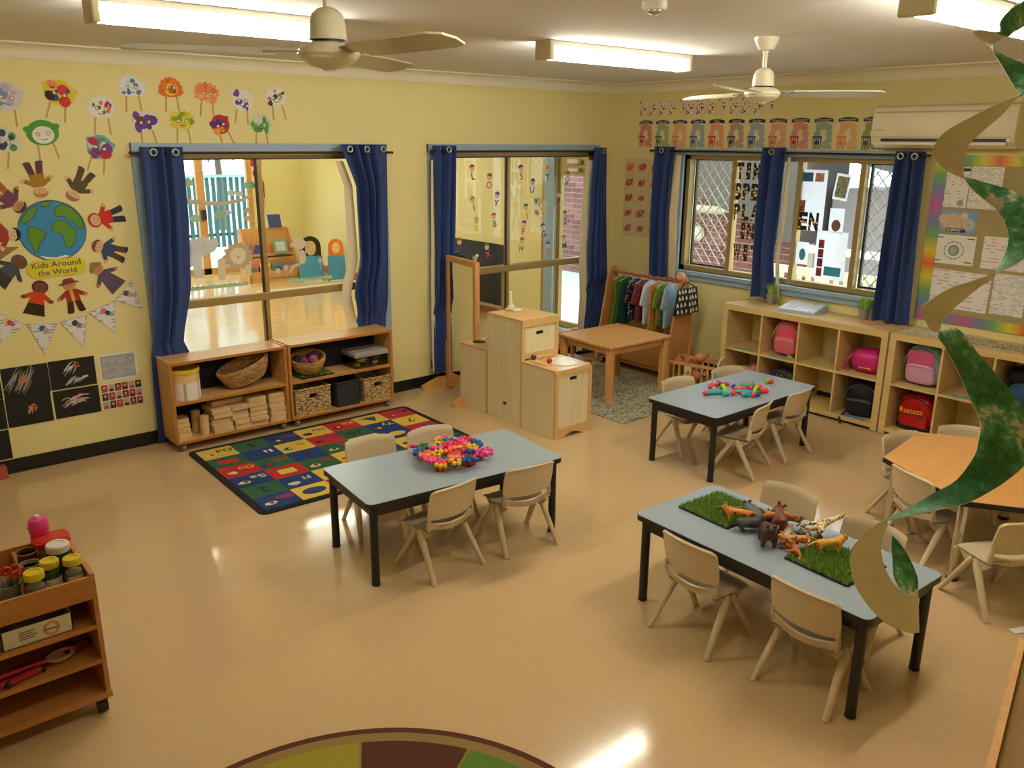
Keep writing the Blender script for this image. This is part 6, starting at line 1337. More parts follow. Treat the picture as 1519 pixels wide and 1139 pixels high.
for j in range(6):
    for i in range(7):
        x0 = -RW / 2 + bw + i * cw; y1_ = RH / 2 - bw - j * chh_; cx, cy = x0 + cw / 2, y1_ - chh_ / 2
        pts = rrect(cw, chh_, .03, 4, (cx, cy)) if (i, j) in ((0, 5), (6, 0), (6, 5)) and False else [(x0, y1_ - chh_), (x0 + cw, y1_ - chh_), (x0 + cw, y1_), (x0, y1_)]
        sq = put('rug_square', MB().prism(pts, .0081, .0095), CC[GRID[j][i]], rg)
        tx_, c = PRT[j][i]
        if tx_:
            two = len(tx_) == 2 and tx_.isalpha()
            put('letter_print', text(MB(), tx_, .06 if two else .085, (cx + (.055 if two else 0), cy + (.055 if two else .04)), .0099, 1, PI, bold=.02, fit=(.06 if tx_ in ('Ii', 'Ll', 'Jj', 'Tt', 'Ff') else .105) if two else None), CC[c], sq)
            if two:
                rnd = random.Random(i * 7 + j); pc = [CC[q] for q in 'WRGYBK' if q != GRID[j][i]]; px_, py_ = cx - .055, cy - .025
                n = rnd.choice((5, 6, 7, 8)); shp = [(px_ + .05 * rnd.uniform(.6, 1) * math.cos(2 * PI * q / n), py_ + .034 * rnd.uniform(.6, 1) * math.sin(2 * PI * q / n)) for q in range(n)]
                put('picture_print', MB().prism(shp, .0095, .0099).prism(circle(.016, 10, (px_ + .01, py_ + .004)), .0099, .0102, 1), [pc[(i + j) % len(pc)], pc[(i + 2 * j + 1) % len(pc)]], sq)
        else:
            if (i, j) == (5, 0): shp = [(cx - .06, cy + .045), (cx + .06, cy + .045), (cx + .02, cy - .05)]
            elif (i, j) in ((0, 1), (1, 3), (3, 4)): shp = rrect(.14 if i == 0 else .12, .075 if i == 0 else .09, .002, 1, (cx, cy))
            else: shp = circle(.045, 24, (cx, cy), 1.6, 1)
            if (i, j) != (0, 1): put('outline_print', MB().prism([((p[0] - cx) * 1.1 + cx, (p[1] - cy) * 1.14 + cy) for p in shp], .0095, .0098), CC['K'], sq)
            put('shape_print', MB().prism(shp, .0097, .0101), CC[c], sq)
rr_ = thing('round_rug', 'round rug with brown rim and olive, brown and green wedges', 'rug', (-5.681, -4.474, 0)); RR = .912
put('rim', MB().prism(circle(RR, 96), .0005, .009), mat('brown carpet', (86, 40, 22), .95, noise=(150, .12)), rr_)
put('band', MB().prism(circle(RR - .028, 96), .0091, .0098), mat('khaki carpet', (140, 112, 60), .95, noise=(150, .12)), rr_)
WC = [mat('olive carpet', (150, 136, 36), .95, noise=(120, .12)), mat('brown wedge carpet', (82, 38, 20), .95, noise=(120, .12)), mat('green carpet', (86, 120, 40), .95, noise=(120, .12)), mat('brown wedge carpet', (82, 38, 20), .95)]
ro = RR - .075; a0 = math.atan2(-3.743 + 4.474, -5.24 + 5.681); a1 = math.atan2(-4.016 + 4.474, -4.937 + 5.681); step = a0 - a1
nw_ = round(2 * PI / step); step = 2 * PI / nw_
for k in range(nw_):
    s0 = a0 - k * step; P = [(.32 * math.cos(s0), .32 * math.sin(s0))] + [(ro * math.cos(s0 - (step - .012) * q / 10), ro * math.sin(s0 - (step - .012) * q / 10)) for q in range(11)] + [(.32 * math.cos(s0 - step + .03), .32 * math.sin(s0 - step + .03))]
    put('wedge', MB().prism(P, .0099, .0108), WC[[1, 2, 1, 0, 1, 2, 0, 2, 1, 0][k % 10] if k else 1] if k != nw_ - 1 else WC[0], rr_)
put('centre', MB().prism(circle(.3, 40), .0099, .0108), WC[2], rr_)
# ================================================================== toys on the tables
FC = [('pink', (232, 60, 130)), ('orange', (244, 110, 40)), ('yellow', (226, 180, 30)), ('red', (222, 44, 62)), ('blue', (30, 74, 150)), ('green', (30, 120, 66)), ('magenta', (222, 70, 160))]
fm = {}
for nm, c in FC:
    mb = MB()
    for k in range(6):
        a = 2 * PI * k / 6; mb.ball((.027 * math.cos(a), .027 * math.sin(a), .013), .0128, 8)
    mb.torus((0, 0, .013), .016, .006, 12, 6)
    me = mb.mesh('flower_piece'); me.materials.append(mat('toy flower ' + nm, c, .35)); me.shade_smooth(); fm[nm] = me
rnd = random.Random(21); placed = []
Rm = Matrix.Rotation(T1[2], 3, 'Z')
def add_flower(x, y, col, tilt=None):
    z = TH
    for (px, py, pz) in placed:
        d = math.hypot(px - x, py - y)
        if d < .06: z = max(z, pz + .018 * (1.0 if d < .04 else .6))
    z = min(z, TH + .04)
    placed.append((x, y, z)); t = rnd.uniform(0, .12) if z == TH else rnd.uniform(.1, .45); az = rnd.uniform(0, 2 * PI)
    if z == TH: t = 0
    o = bpy.data.objects.new('flower_piece', fm[col]); COL.objects.link(o); o.location = (x, y, z + .0005 + .02 * math.sin(t)); o.rotation_euler = Euler((t * math.cos(az), t * math.sin(az), rnd.uniform(0, 1)))
    dx_, dy_ = (x + 3.975) * .765 - (y + 2.55) * .643, (x + 3.975) * .62 + (y + 2.55) * .734
    where = ('back' if dy_ > .08 else 'front' if dy_ < -.06 else 'middle') + (' right' if dx_ > .07 else ' left' if dx_ < -.07 else '')
    lvl = 'flat on the tabletop at' if z == TH else 'on top at' if z > TH + .03 else 'piled at'
    tag(o, '%s flower linking toy %s the %s of the heap' % (col, lvl, where), 'toy', '%s flower linking toys' % col)
# coloured zones of the heap, from its near edge back
zones = [((-4.10, -2.665), ['orange', 'yellow', 'orange', 'pink']), ((-4.16, -2.60), ['pink', 'pink', 'orange']), ((-4.02, -2.66), ['orange', 'orange', 'red']), ((-3.95, -2.70), ['red', 'blue', 'red']), ((-3.985, -2.74), ['blue']), ((-4.06, -2.725), ['yellow', 'pink']), ((-4.12, -2.53), ['pink', 'blue', 'yellow']), ((-4.03, -2.58), ['red', 'green', 'orange', 'yellow']), ((-3.94, -2.62), ['red', 'blue', 'yellow']), ((-4.07, -2.47), ['yellow', 'pink', 'green']), ((-3.99, -2.50), ['orange', 'yellow', 'magenta', 'red']), ((-3.91, -2.55), ['red', 'pink', 'magenta', 'orange']), ((-3.84, -2.64), ['pink', 'yellow', 'magenta']), ((-3.82, -2.70), ['pink']), ((-4.05, -2.40), ['magenta', 'pink', 'green']), ((-3.95, -2.43), ['yellow', 'green', 'orange']), ((-3.86, -2.47), ['orange', 'pink', 'blue', 'magenta']), ((-3.87, -2.38), ['magenta', 'yellow', 'pink']), ((-3.80, -2.52), ['magenta', 'blue', 'red'])]
for (c, cols) in zones:
    for k, col in enumerate(cols): add_flower(c[0] + .034 * math.cos(2.2 * k + c[0] * 90) * (k > 0), c[1] + .034 * math.sin(2.2 * k + c[0] * 90) * (k > 0), col)
# soft ribbed shapes on the second table
def soft(kind, col, x, y, rz, z=TH, rx=0.0, label='', grp=None, s=1.0):
    mb = MB()
    if kind == 'leaf': mb.tube([(-.075, 0, .0), (-.06, 0, .0), (-.03, .004, .002), (.02, .0, .0), (.06, -.004, 0), (.08, -.006, 0)], [.006, .016, .023, .022, .014, .004], 12, flat=.7)
    elif kind == 'ball': mb.ball((0, 0, 0), .018, 14); [mb.ball((.015 * math.cos(a), .015 * math.sin(a), .0), .008, 6) for a in [PI / 3 * q for q in range(6)]]
    elif kind == 'bean': mb.tube([(-.03, -.008, 0), (-.014, .004, .0), (.014, .004, 0), (.03, -.008, 0)], [.009, .015, .015, .009], 10)
    elif kind == 'arch': mb.tube([(.05 * math.cos(PI * q / 10), .0, .04 * math.sin(PI * q / 10)) for q in range(11)], .013, 10)
    elif kind == 'slab': mb.rbox((0, 0, .0), (.085, .055, .03), .009)
    for q in range(5):
        if kind in ('leaf', 'slab'): mb.torus((-.045 + q * .022, 0, 0), .015 if kind == 'leaf' else .014, .003, 10, 4, M=None)
    o = put('soft_shape', mb, mat('soft ' + col, dict(teal=(30, 170, 180), lime=(160, 214, 30), pink=(230, 50, 110), red=(232, 60, 40), blue=(36, 66, 160), orange=(240, 150, 60), green=(60, 170, 140), coral=(240, 110, 90))[col], .5), None, 60, (x, y, z), (rx, 0, rz))
    o.scale = (s, s, s); return tag(o, label, 'toy', grp)
def P2(u, v):   # position on the second table from the pile's middle
    return T2[0] + u, T2[1] + v
SL = [('ball', 'pink', -.20, .115, 0, 'pink ball toy alone at the left of the soft shapes'), ('leaf', 'teal', -.125, .09, -.5, 'long teal leaf toy at the left of the pile'), ('bean', 'teal', -.10, .015, -.2, 'short teal bean toy in front of the long teal leaf'), ('leaf', 'pink', .02, .21, .2, 'pink leaf toy at the back of the pile'), ('bean', 'red', .10, .17, -.6, 'red bean toy beside the pink leaf at the back'), ('bean', 'lime', .055, .235, .3, 'lime toy resting behind the pink leaf'), ('bean', 'blue', .095, .225, 1.2, 'dark blue toy at the back by the lime toy'), ('arch', 'lime', -.035, .09, .9, 'tall lime arch toy in the pile'), ('leaf', 'teal', .05, -.03, -.75, 'largest teal leaf toy across the middle of the pile'), ('slab', 'green', .20, .055, -.5, 'square sea green block toy at the right of the pile'), ('ball', 'blue', .095, .09, 0, 'blue ball toy in the middle of the pile'), ('bean', 'orange', -.06, .145, .5, 'orange bean toy behind the teal leaf'), ('bean', 'coral', .08, .05, -.4, 'coral bean toy near the pile centre'), ('bean', 'red', .12, .02, .8, 'red bean toy near the pile centre'), ('ball', 'pink', .16, .0, 0, 'pink ball toy right of the pile centre'), ('bean', 'pink', .19, -.03, .2, 'pink bean toy right of the largest leaf'), ('arch', 'lime', .125, -.075, .3, 'low lime arch toy at the front right of the pile'), ('bean', 'red', .17, -.11, -.5, 'red bean toy at the front right edge'), ('bean', 'coral', .20, -.085, -.2, 'coral toy at the front right edge'), ('ball', 'blue', .07, -.125, 0, 'blue ball toy at the front edge'), ('bean', 'pink', .03, -.12, .3, 'pink bean toy at the front edge'), ('bean', 'teal', -.01, -.085, -.4, 'small teal toy at the front edge'), ('ball', 'red', -.045, -.005, 0, 'red ball toy left of the largest leaf'), ('bean', 'pink', .0, -.055, 1.0, 'pink toy under the largest teal leaf'), ('ball', 'orange', .245, .0, 0, 'orange ball toy at the right edge'), ('ball', 'teal', .255, .04, 0, 'teal ball toy at the right edge'), ('bean', 'coral', .26, .075, .4, 'coral bean toy at the right edge behind the square block'), ('ball', 'pink', .225, -.035, 0, 'pink ball toy at the right edge'), ('ball', 'red', .415, .0, 0, 'red ball toy alone near the far end of table'), ('bean', 'lime', .42, .028, .2, 'lime bean touching the lone red ball')]
for (kd, col, u, v, rz, lb) in SL:
    x, y = P2(u - .035, v - .045); soft(kd, col, x, y, rz, TH + (.0185 if kd == 'ball' else .016 if kd != 'arch' else .005), 0, lb + ' on the table', 'soft shape toys')
# grass mats and animals on the third table
turf('bright green grass mat at the far end of the animal table', -3.365, -3.93, TH, .29, .29, -.06, .02, 5200, 'grass mats on the animal table')
turf('bright green grass mat at the near end of animal table under yellow tiger', -3.43, -4.545, TH, .28, .29, -.06, .02, 5200, 'grass mats on the animal table')
def skin_mesh(name, joints, edges, m, sub=1):
    me = bpy.data.meshes.new(name); me.from_pydata([j[0] for j in joints], edges, []); o = bpy.data.objects.new(name, me); COL.objects.link(o)
    sk = o.modifiers.new('skin', 'SKIN'); sk.use_smooth_shade = True
    for i, j in enumerate(joints): me.skin_vertices[0].data[i].radius = (j[1], j[1] if len(j) < 3 else j[2])
    me.skin_vertices[0].data[0].use_root = True
    sb = o.modifiers.new('sub', 'SUBSURF'); sb.levels = sub; sb.render_levels = sub
    dg = bpy.context.evaluated_depsgraph_get(); r = bpy.data.meshes.new_from_object(o.evaluated_get(dg)); bpy.data.objects.remove(o); bpy.data.meshes.remove(me)
    r.name = name; r.materials.clear(); r.materials.append(m); return r
def beast(L=.1, h=.05, leg=.045, body=.019, neck=.03, neckup=.02, head=.014, tail=.05, lr=.006, hump=0.0, muzzle=.016):
    j = [((-L / 2, 0, h), body), ((0, 0, h + hump), body * .95), ((L / 2, 0, h + hump * .5), body * 1.05), ((L / 2 + neck * .6, 0, h + neckup), head * 1.1), ((L / 2 + neck, 0, h + neckup * 1.5 + .004), head), ((L / 2 + neck + muzzle, 0, h + neckup * 1.5 - .003), head * .6)]
    e = [(0, 1), (1, 2), (2, 3), (3, 4), (4, 5)]
    for (x, base, k) in ((L / 2 - .006, 2, 1), (-L / 2 + .002, 0, -1)):
        for s in (-1, 1):
            n = len(j); j += [((x, s * body * .75, h - body * .6), lr * 1.6), ((x + .006 * k, s * body * .8, h - leg * .55), lr), ((x - .004 * k, s * body * .8, h - leg + .004), lr * .8), ((x + .006, s * body * .8, h - leg + .002), lr * .8)]
            e += [(base, n), (n, n + 1), (n + 1, n + 2), (n + 2, n + 3)]
    n = len(j); j += [((-L / 2 - .02, 0, h + .006), lr * .7), ((-L / 2 - tail, 0, h - .012), lr * .5), ((-L / 2 - tail - .012, 0, h - .004), lr * .5)]; e += [(0, n), (n, n + 1), (n + 1, n + 2)]
    return j, e
_BST = {}
def animal(label, kind, col, x, y, z, rot, s=1.0, extra=None):
    jj, ee = beast(**kind); m = mat('toy hide %d_%d_%d' % col, col, .5, noise=(90, .14)) if extra is None else extra
    key = tuple(sorted(kind.items()))
    if key not in _BST: _BST[key] = skin_mesh('toy_animal', jj, ee, m)
    me = _BST[key].copy(); me.materials.clear(); me.materials.append(m); o = bpy.data.objects.new('toy_animal', me); COL.objects.link(o); o.location = (x, y, z); o.rotation_euler = rot; o.scale = (s, s, s); tag(o, label, 'toy animal', 'toy animals')
    hx_, hz = jj[4][0][0], jj[4][0][2]; hr = jj[4][1]
    mb = MB()
    for sg in (-1, 1): mb.ball((hx_ - .004, sg * hr * .75, hz + hr * .8), hr * .38, 8)
    put('ears', mb, m, o, 60)
    mb = MB()
    for sg in (-1, 1): mb.ball((hx_ + .006, sg * hr * .62, hz + hr * .35), hr * .16, 6)
    put('eyes', mb, M_black, o, 60); return o
cat_ = dict(L=.085, h=.047, leg=.045, body=.017, neck=.02, neckup=.012, head=.015, tail=.05, lr=.0065); gir = dict(L=.065, h=.075, leg=.073, body=.017, neck=.05, neckup=.062, head=.010, tail=.02, lr=.006); ape = dict(L=.07, h=.06, leg=.058, body=.026, neck=.018, neckup=.012, head=.019, tail=.005, lr=.011, hump=.008, muzzle=.01); hip = dict(L=.1, h=.05, leg=.046, body=.027, neck=.024, neckup=.004, head=.019, tail=.012, lr=.011, muzzle=.022); ant = dict(L=.08, h=.065, leg=.063, body=.016, neck=.03, neckup=.03, head=.01, tail=.02, lr=.005)
stripe = spots('tiger hide', (226, 136, 40), [(60, 34, 20), (226, 136, 40), (226, 150, 60)], 70, .4); gspot = spots('giraffe hide', (226, 206, 156), [(150, 96, 50), (130, 80, 44), (226, 206, 156)], 80, .46)
tz = TH + .002
animal('yellow tiger toy standing on the near grass mat', cat_, (222, 160, 50), -3.40, -4.50, TH + .022, (0, 0, -.6), 1.0, spots('yellow tiger hide', (226, 164, 52), [(200, 130, 40), (226, 164, 52)], 80, .4))
animal('orange tiger toy at the heap edge on far grass mat', cat_, (0, 0, 0), -3.44, -4.07, TH + .018, (.0, 0, 2.2), 1.0, stripe)
animal('dark brown gorilla toy at the front of the heap', ape, (74, 42, 26), -3.505, -4.27, tz, (0, 0, -2.4), 1.15)
animal('cream spotted giraffe toy lying over the heap', gir, (0, 0, 0), -3.345, -4.335, TH + .04, (1.2, .15, .6), 1.1, gspot)
animal('red brown bear toy in the middle of the heap', ape, (112, 56, 32), -3.40, -4.22, TH + .03, (.5, 0, .8), 1.1)
animal('orange tiger toy lying in front of the heap', cat_, (0, 0, 0), -3.52, -4.355, TH + .016, (1.45, 0, .9), 1.05, spots('rust tiger hide', (196, 100, 40), [(70, 36, 20), (196, 100, 40), (210, 130, 70)], 70, .4))
animal('spotted leopard toy lying beside the near grass mat', cat_, (0, 0, 0), -3.46, -4.40, TH + .03, (1.3, 0, 2.5), 1.0, spots('leopard hide', (216, 150, 80), [(110, 60, 30), (216, 150, 80)], 90, .4))
animal('grey elephant-bodied toy at the back of the heap', hip, (86, 84, 74), -3.36, -4.10, tz, (0, 0, 1.1), 1.0)
animal('dark grey hippo toy in the heap', hip, (60, 58, 52), -3.45, -4.15, tz, (0, 0, -.7), .95)
animal('olive crocodile-coloured toy on the far grass mat edge', dict(L=.12, h=.022, leg=.02, body=.014, neck=.03, neckup=.002, head=.011, tail=.07, lr=.005, muzzle=.026), (96, 92, 56), -3.365, -4.03, TH + .022, (0, 0, 2.4), 1.0)
animal('black antelope toy with legs in the air behind the heap', ant, (44, 42, 38), -3.29, -4.13, TH + .06, (2.8, .2, .3), 1.0)
animal('tan antelope toy lying on top of the heap', ant, (170, 104, 48), -3.36, -4.18, TH + .085, (1.4, 0, -.6), 1.0)
animal('brown deer toy lying at the right of the heap', ant, (140, 86, 46), -3.33, -4.26, TH + .045, (1.6, .2, 2.0), 1.0)
animal('black and grey zebra toy at the far right of the heap', ant, (0, 0, 0), -3.26, -4.34, TH + .018, (1.5, 0, -1.2), 1.0, spots('zebra hide', (60, 60, 58), [(190, 186, 170), (40, 40, 38)], 70, .42))
animal('cream lamb toy tucked under the giraffe', cat_, (206, 190, 140), -3.42, -4.31, tz, (0, 0, .3), .8)

# ================================================================== trolley at the left edge
cx0, cx1, cyf, cyb = -6.60, -5.895, -2.985, -2.56
M_trol = wood('darkened trolley beech', (176, 114, 56), (190, 130, 70), (1.2, 14, 14))  # timber colour darkened to stand for dimmer light at the left edge
tr = thing('storage_trolley', 'timber storage trolley with jar tray and shelves at left edge', 'trolley', ((cx0 + cx1) / 2, (cyf + cyb) / 2, 0)); w = (cx1 - cx0) / 2; dp = (cyb - cyf) / 2
for s in (-1, 1): put('side_panel', MB().box(s * w - (.016 if s > 0 else 0), s * w + (.016 if s < 0 else 0), -dp, dp, .10, .60), M_trol, tr)
put('base_board', MB().box(-w - .004, w + .004, -dp - .004, dp, .075, .10), M_trol, tr)
for z in (.225, .372): put('shelf', MB().box(-w + .016, w - .016, -dp + .004, dp, z, z + .018), M_trol, tr)
put('tray_floor', MB().box(-w + .016, w - .016, -dp + .014, dp - .014, .495, .508), M_trol, tr)
put('tray_front', MB().box(-w + .016, w - .016, -dp, -dp + .014, .50, .59), M_trol, tr); put('tray_back', MB().box(-w + .016, w - .016, dp - .014, dp, .50, .60), M_trol, tr)
for x in (.16, -.08): put('tray_divider', MB().box(x - .006, x + .006, -dp + .014, dp - .014, .508, .585), M_trol, tr)
put('back_panel', MB().box(-w + .016, w - .016, dp - .006, dp - .001, .10, .50), mat('dark back board', (40, 24, 14), .8), tr)
for sx in (-1, 1):
    for sy in (-1, 1):
        c_ = put('caster', MB().tube([(sx * (w - .03) - .016, sy * (dp - .04), .034), (sx * (w - .03) + .016, sy * (dp - .04), .034)], .034, 18), M_black, tr, 40); put('caster_fork', MB().box(sx * (w - .03) - .022, sx * (w - .03) + .022, sy * (dp - .04) - .014, sy * (dp - .04) + .014, .05, .075), M_black, c_)
TZ = .5085
M_jar = glass('jar plastic', (226, 226, 220))
def jar(label, x, y, r, h, lid, lidh, fill, fillh, lab=True, cap=None):
    t = thing('jar', label, 'jar', (x, y, TZ))
    put('jar_wall', MB().lathe([(.001, .001), (r, .001), (r, h * .8), (r * .86, h * .93), (r * .86, h), (r * .82, h), (r * .82, h * .92), (r - .003, h * .79), (r - .003, .004), (.001, .004)], 28), M_jar, t, 40)
    put('contents', MB().lathe([(.001, .005), (r - .004, .005), (r - .004, h * fillh), (.001, h * fillh + .004)], 24), fill, t, 40)
    l_ = put('lid', MB().lathe([(r * .93, h - .006), (r * .96, h), (r * .96, h + lidh * .8), (r * .88, h + lidh), (r * .6, h + lidh), (r * .58, h + lidh - .003), (.001, h + lidh - .003)], 28), lid, t, 35)
    if lab: 
        pl = put('label', MB().sheet(lambda u, v: ((r + .0008) * math.cos(-2.4 + 2.2 * u), (r + .0008) * math.sin(-2.4 + 2.2 * u), h * (.2 + .42 * v)), 16, 1, .0005), mat('jar label', (216, 206, 186), .5), t)
        put('label_dot', MB().sheet(lambda u, v: ((r + .0016) * math.cos(-1.75 + .35 * u), (r + .0016) * math.sin(-1.75 + .35 * u), h * (.22 + .12 * v)), 4, 1, .0004), M_black, pl)
    return t
YL = mat('yellow lid', (206, 178, 30), .4); 
jar('clear jar with yellow lid and white label at the front of trolley tray', -6.078, -2.925, .036, .115, YL, .022, mat('white beads', (206, 196, 176), .8), .7)
jar('clear jar of green glitter with yellow lid in trolley tray', -6.015, -2.865, .034, .115, YL, .022, mat('green beads', (84, 130, 60), .7), .85)
jar('clear jar with yellow lid at right end of trolley tray', -5.945, -2.90, .034, .12, YL, .020, mat('pale beads', (206, 190, 166), .8), .7)
jar('wide jar with white lid behind the yellow-lidded jars', -5.963, -2.765, .043, .125, mat('white lid', (216, 206, 190), .4), .024, mat('mixed green sequins', (70, 96, 76), .5), .8, False)
t = thing('ice_cream_tub', 'yellow tub with red lid in the trolley tray', 'tub', (-5.965, -2.66, TZ)); put('tub_body', superell(MB(), (0, 0, .06), (.12, .10, .12), .35, 24, 10), mat('yellow tub', (206, 166, 30), .4), t, 50); put('lid', MB().prism(rrect(.13, .108, .03), .118, .135).prism(rrect(.11, .09, .025), .135, .138), mat('red lid', (190, 40, 30), .35), t)
t = thing('drink_bottle', 'bright pink flask with pale cap at the back of trolley', 'bottle', (-5.972, -2.60 + .0, TZ)); t.location = (-5.975, -2.597, TZ)
t.location = (-5.99, -2.598, TZ); put('flask', MB().lathe([(.03, 0), (.0325, .01), (.0325, .14), (.036, .145), (.036, .185), (.03, .197), (.012, .2)], 24), mat('hot pink plastic', (214, 50, 130), .35), t, 40); put('cap', MB().lathe([(.011, .2), (.011, .212), (.001, .213)], 12), mat('pale pink cap', (226, 190, 200), .4), t, 40); put('lid_ring', MB().torus((0, 0, .165), .036, .003, 24, 6), mat('hot pink plastic', (214, 50, 130), .35), t, 60)
def tin(label, x, y, h, rim, body):
    t = thing('tin_can', label, 'tin', (x, y, TZ)); put('can', MB().lathe([(.034, 0), (.034, h - .004), (.036, h), (.033, h), (.032, .01), (.001, .01)], 24), body, t, 40); put('rim', MB().torus((0, 0, h), .035, .0025, 24, 6), rim, t, 60); put('filling', MB().lathe([(.001, h - .012), (.031, h - .012)], 20), mat('white paste', (206, 196, 180), .6), t); return t
tin('dark red tin with gold rim in the trolley tray', -6.06, -2.715, .125, mat('gold rim', (170, 130, 40), .3, metal=.8), mat('maroon can', (90, 30, 34), .4))
tin('clear silver-rimmed tub in front of the dark red tin', -6.068, -2.80, .112, M_steel, mat('frosty can', (150, 140, 134), .3))
t = thing('scissor_cup', 'grey plastic cup holding red scissors at the tray edge', 'cup', (-6.155, -2.865, TZ)); put('cup', MB().lathe([(.032, 0), (.034, .003), (.042, .09), (.044, .092), (.041, .092), (.032, .006), (.001, .006)], 24), mat('grey cup', (150, 156, 150), .5, alpha=.8), t, 40)
def scissors(label, x, y, a, c):
    s = thing('scissors', label, 'scissors', (x, y, TZ + .012), (a, .12 * (x + 6.15) * 20, a * 3))
    for sg in (-1, 1): put('handle_loop', MB().torus((sg * .014, 0, .125), .014, .0045, 16, 6, M=Matrix.Translation((sg * .014, 0, .125)) @ Matrix.Rotation(PI / 2, 4, 'X') @ Matrix.Translation((-sg * .014, 0, -.125))), c, s, 60)
    put('blades', MB().prism([(-.006, .0), (.006, .0), (.008, .11), (-.008, .11)], -.0015, .0015, M=Matrix(((1, 0, 0, 0), (0, 0, -1, 0), (0, 1, 0, 0), (0, 0, 0, 1)))), M_steel, s)
RD = mat('scissor red', (190, 24, 24), .35)
for k, (x, y, a) in enumerate(((-6.145, -2.85, .1), (-6.165, -2.87, -.12), (-6.14, -2.88, .2))): scissors('red-handled scissors standing in the cup, %s' % ['rearmost', 'leftmost', 'nearest'][k], x, y, a, RD)
tag(put('green_marker', MB().tube([(0, 0, .0), (0, 0, .11)], .008, 10).tube([(0, 0, .11), (0, 0, .12)], [.008, .004], 10), mat('lime marker', (110, 180, 40), .4), None, 40, (-6.13, -2.86, TZ + .01), (.1, .12, 0)), 'lime green marker standing in the grey cup', 'marker')
# shelf one: paper box
t = thing('paper_box', 'white cardboard box with red ring logo on the trolley shelf', 'box', (-6.10, -2.87, .3905)); put('carton', MB().box(-.115, .115, -.095, .095, 0, .003).box(-.115, .115, -.095, -.091, 0, .072).box(-.115, .115, .091, .095, 0, .072).box(-.115, -.111, -.095, .095, 0, .072).box(.111, .115, -.095, .095, 0, .072), mat('white carton', (206, 190, 160), .7), t)
Mf = Matrix(((1, 0, 0, 0), (0, 0, -1, -.0952), (0, 1, 0, .036), (0, 0, 0, 1)))
put('ring_logo', MB().torus((.045, .0, 0), .026, .0012, 28, 4, M=Mf).torus((.045, .0, 0), .021, .0012, 28, 4, M=Mf), mat('logo red', (190, 50, 36), .6), t)
mb = MB()
for q in range(4): mb.box(-.06, -.06 + [.05, .046, .058, .05][q], .014 - q * .009, .018 - q * .009, 0, .0006, 0, Mf)
mb.box(.025, .065, -.004, .001, .0, .0008, 0, Mf); put('print_lines', mb, mat('carton print', (110, 90, 80), .6), t)
for k in range(6): tag(put('felt_strip', MB().rbox((0, 0, 0), (.14, .018, .006), .002, 1), [mat('dark green felt', (24, 60, 44), .9), mat('leaf felt', (50, 90, 40), .9), mat('pink felt', (190, 50, 80), .9)][0 if k < 4 else k - 3], None, None, (-6.03 + .022 * k if k < 4 else -6.15 + .1 * (k - 4), -2.80 + .012 * k if k < 4 else -2.86, .485 - .008 * k if k < 4 else .47), (.1, .15, .6 + .15 * k)), ['dark green felt strip poking out of the box, rearmost', 'dark green felt strip poking out of the box, second', 'dark green felt strip poking out of the box, third', 'dark green felt strip hanging nearest the side panel', 'leaf green felt strip in the paper box', 'pink felt strip in the paper box'][k], 'felt strip')
# shelf two: red straps and a spoon
RS = mat('red fabric strap', (150, 22, 26), .7); DK = mat('black strap', (24, 20, 24), .7)
for k, (x, y, a, l) in enumerate(((-6.20, -2.90, .35, .14), (-6.13, -2.88, .3, .15), (-6.16, -2.94, .25, .12), (-6.05, -2.86, .5, .16), (-5.965, -2.86, .4, .09), (-6.24, -2.95, .5, .1))):
    t = thing('red_strap', 'padded red and black strap on trolley lower shelf, %s' % ['by the far left', 'in the middle of the tangle', 'at the front of the tangle', 'leading to the spoon', 'nearest the side panel', 'at the picture edge'][k], 'strap', (x, y, .2435), (0, 0, a)); put('pad', MB().rbox((0, 0, .014), (l, .03, .024), .008), RS, t, 50); put('binding', MB().rbox((-l / 2, 0, .012), (.02, .034, .02), .006).rbox((l / 2, 0, .012), (.02, .034, .02), .006), DK, t, 50)
t = thing('serving_spoon', 'big red and white spoon on the trolley lower shelf', 'spoon', (-6.03, -2.90, .262), (0, 0, .25)); put('bowl', MB().lathe([(.001, -.012), (.03, -.008), (.042, .004), (.045, .012), (.04, .012), (.028, .0), (.001, -.006)], 24, sx=1.2, sy=.8), [mat('spoon blush', (206, 160, 140), .35)], t, 60); put('handle', MB().tube([(-.05, 0, .008), (-.12, .0, .02), (-.22, 0, .03)], [.008, .007, .009], 8), RS, t, 50)

# ---- cabinet corner at lower right and a scrap of paper
cb = thing('tray_cabinet', 'timber cabinet with raised rim at the lower right corner', 'cabinet', (-3.9, -5.6, 0), (0, 0, math.radians(14)))
M_tan = mat('tan tray board', (150, 112, 56), .7)
ang = math.atan2(5.509 - 5.33, 4.41 - 3.691)
cb.location = (-3.691, -5.33, 0); cb.rotation_euler = (0, 0, math.atan2(-5.509 + 5.33, -4.41 + 3.691) - PI)
# local: origin at the far left corner, body runs to -x and -y
put('carcass', MB().box(-1.1, 0, -.42, 0, 0.0, .565), M_oak, cb)
put('tray_board', MB().box(-1.08, -.02, -.40, -.02, .566, .574), M_tan, cb)
for (a, b_, c, d_) in ((-1.1, 0, -.02, 0), (-1.1, 0, -.42, -.40), (-.02, 0, -.40, -.02), (-1.1, -1.08, -.40, -.02)): put('rim', MB().box(a, b_, c, d_, .565, .60), M_oak, cb)
tag(put('paper_scrap', MB().sheet(lambda u, v: (-.06 + .12 * u, -.02 + .04 * v, .002 + .012 * u * u), 6, 2, .001), PAPER, None, None, (-2.52, -5.02, .0012), (0, 0, -.5)), 'white paper scrap on the floor near the lower right cabinet', 'paper')
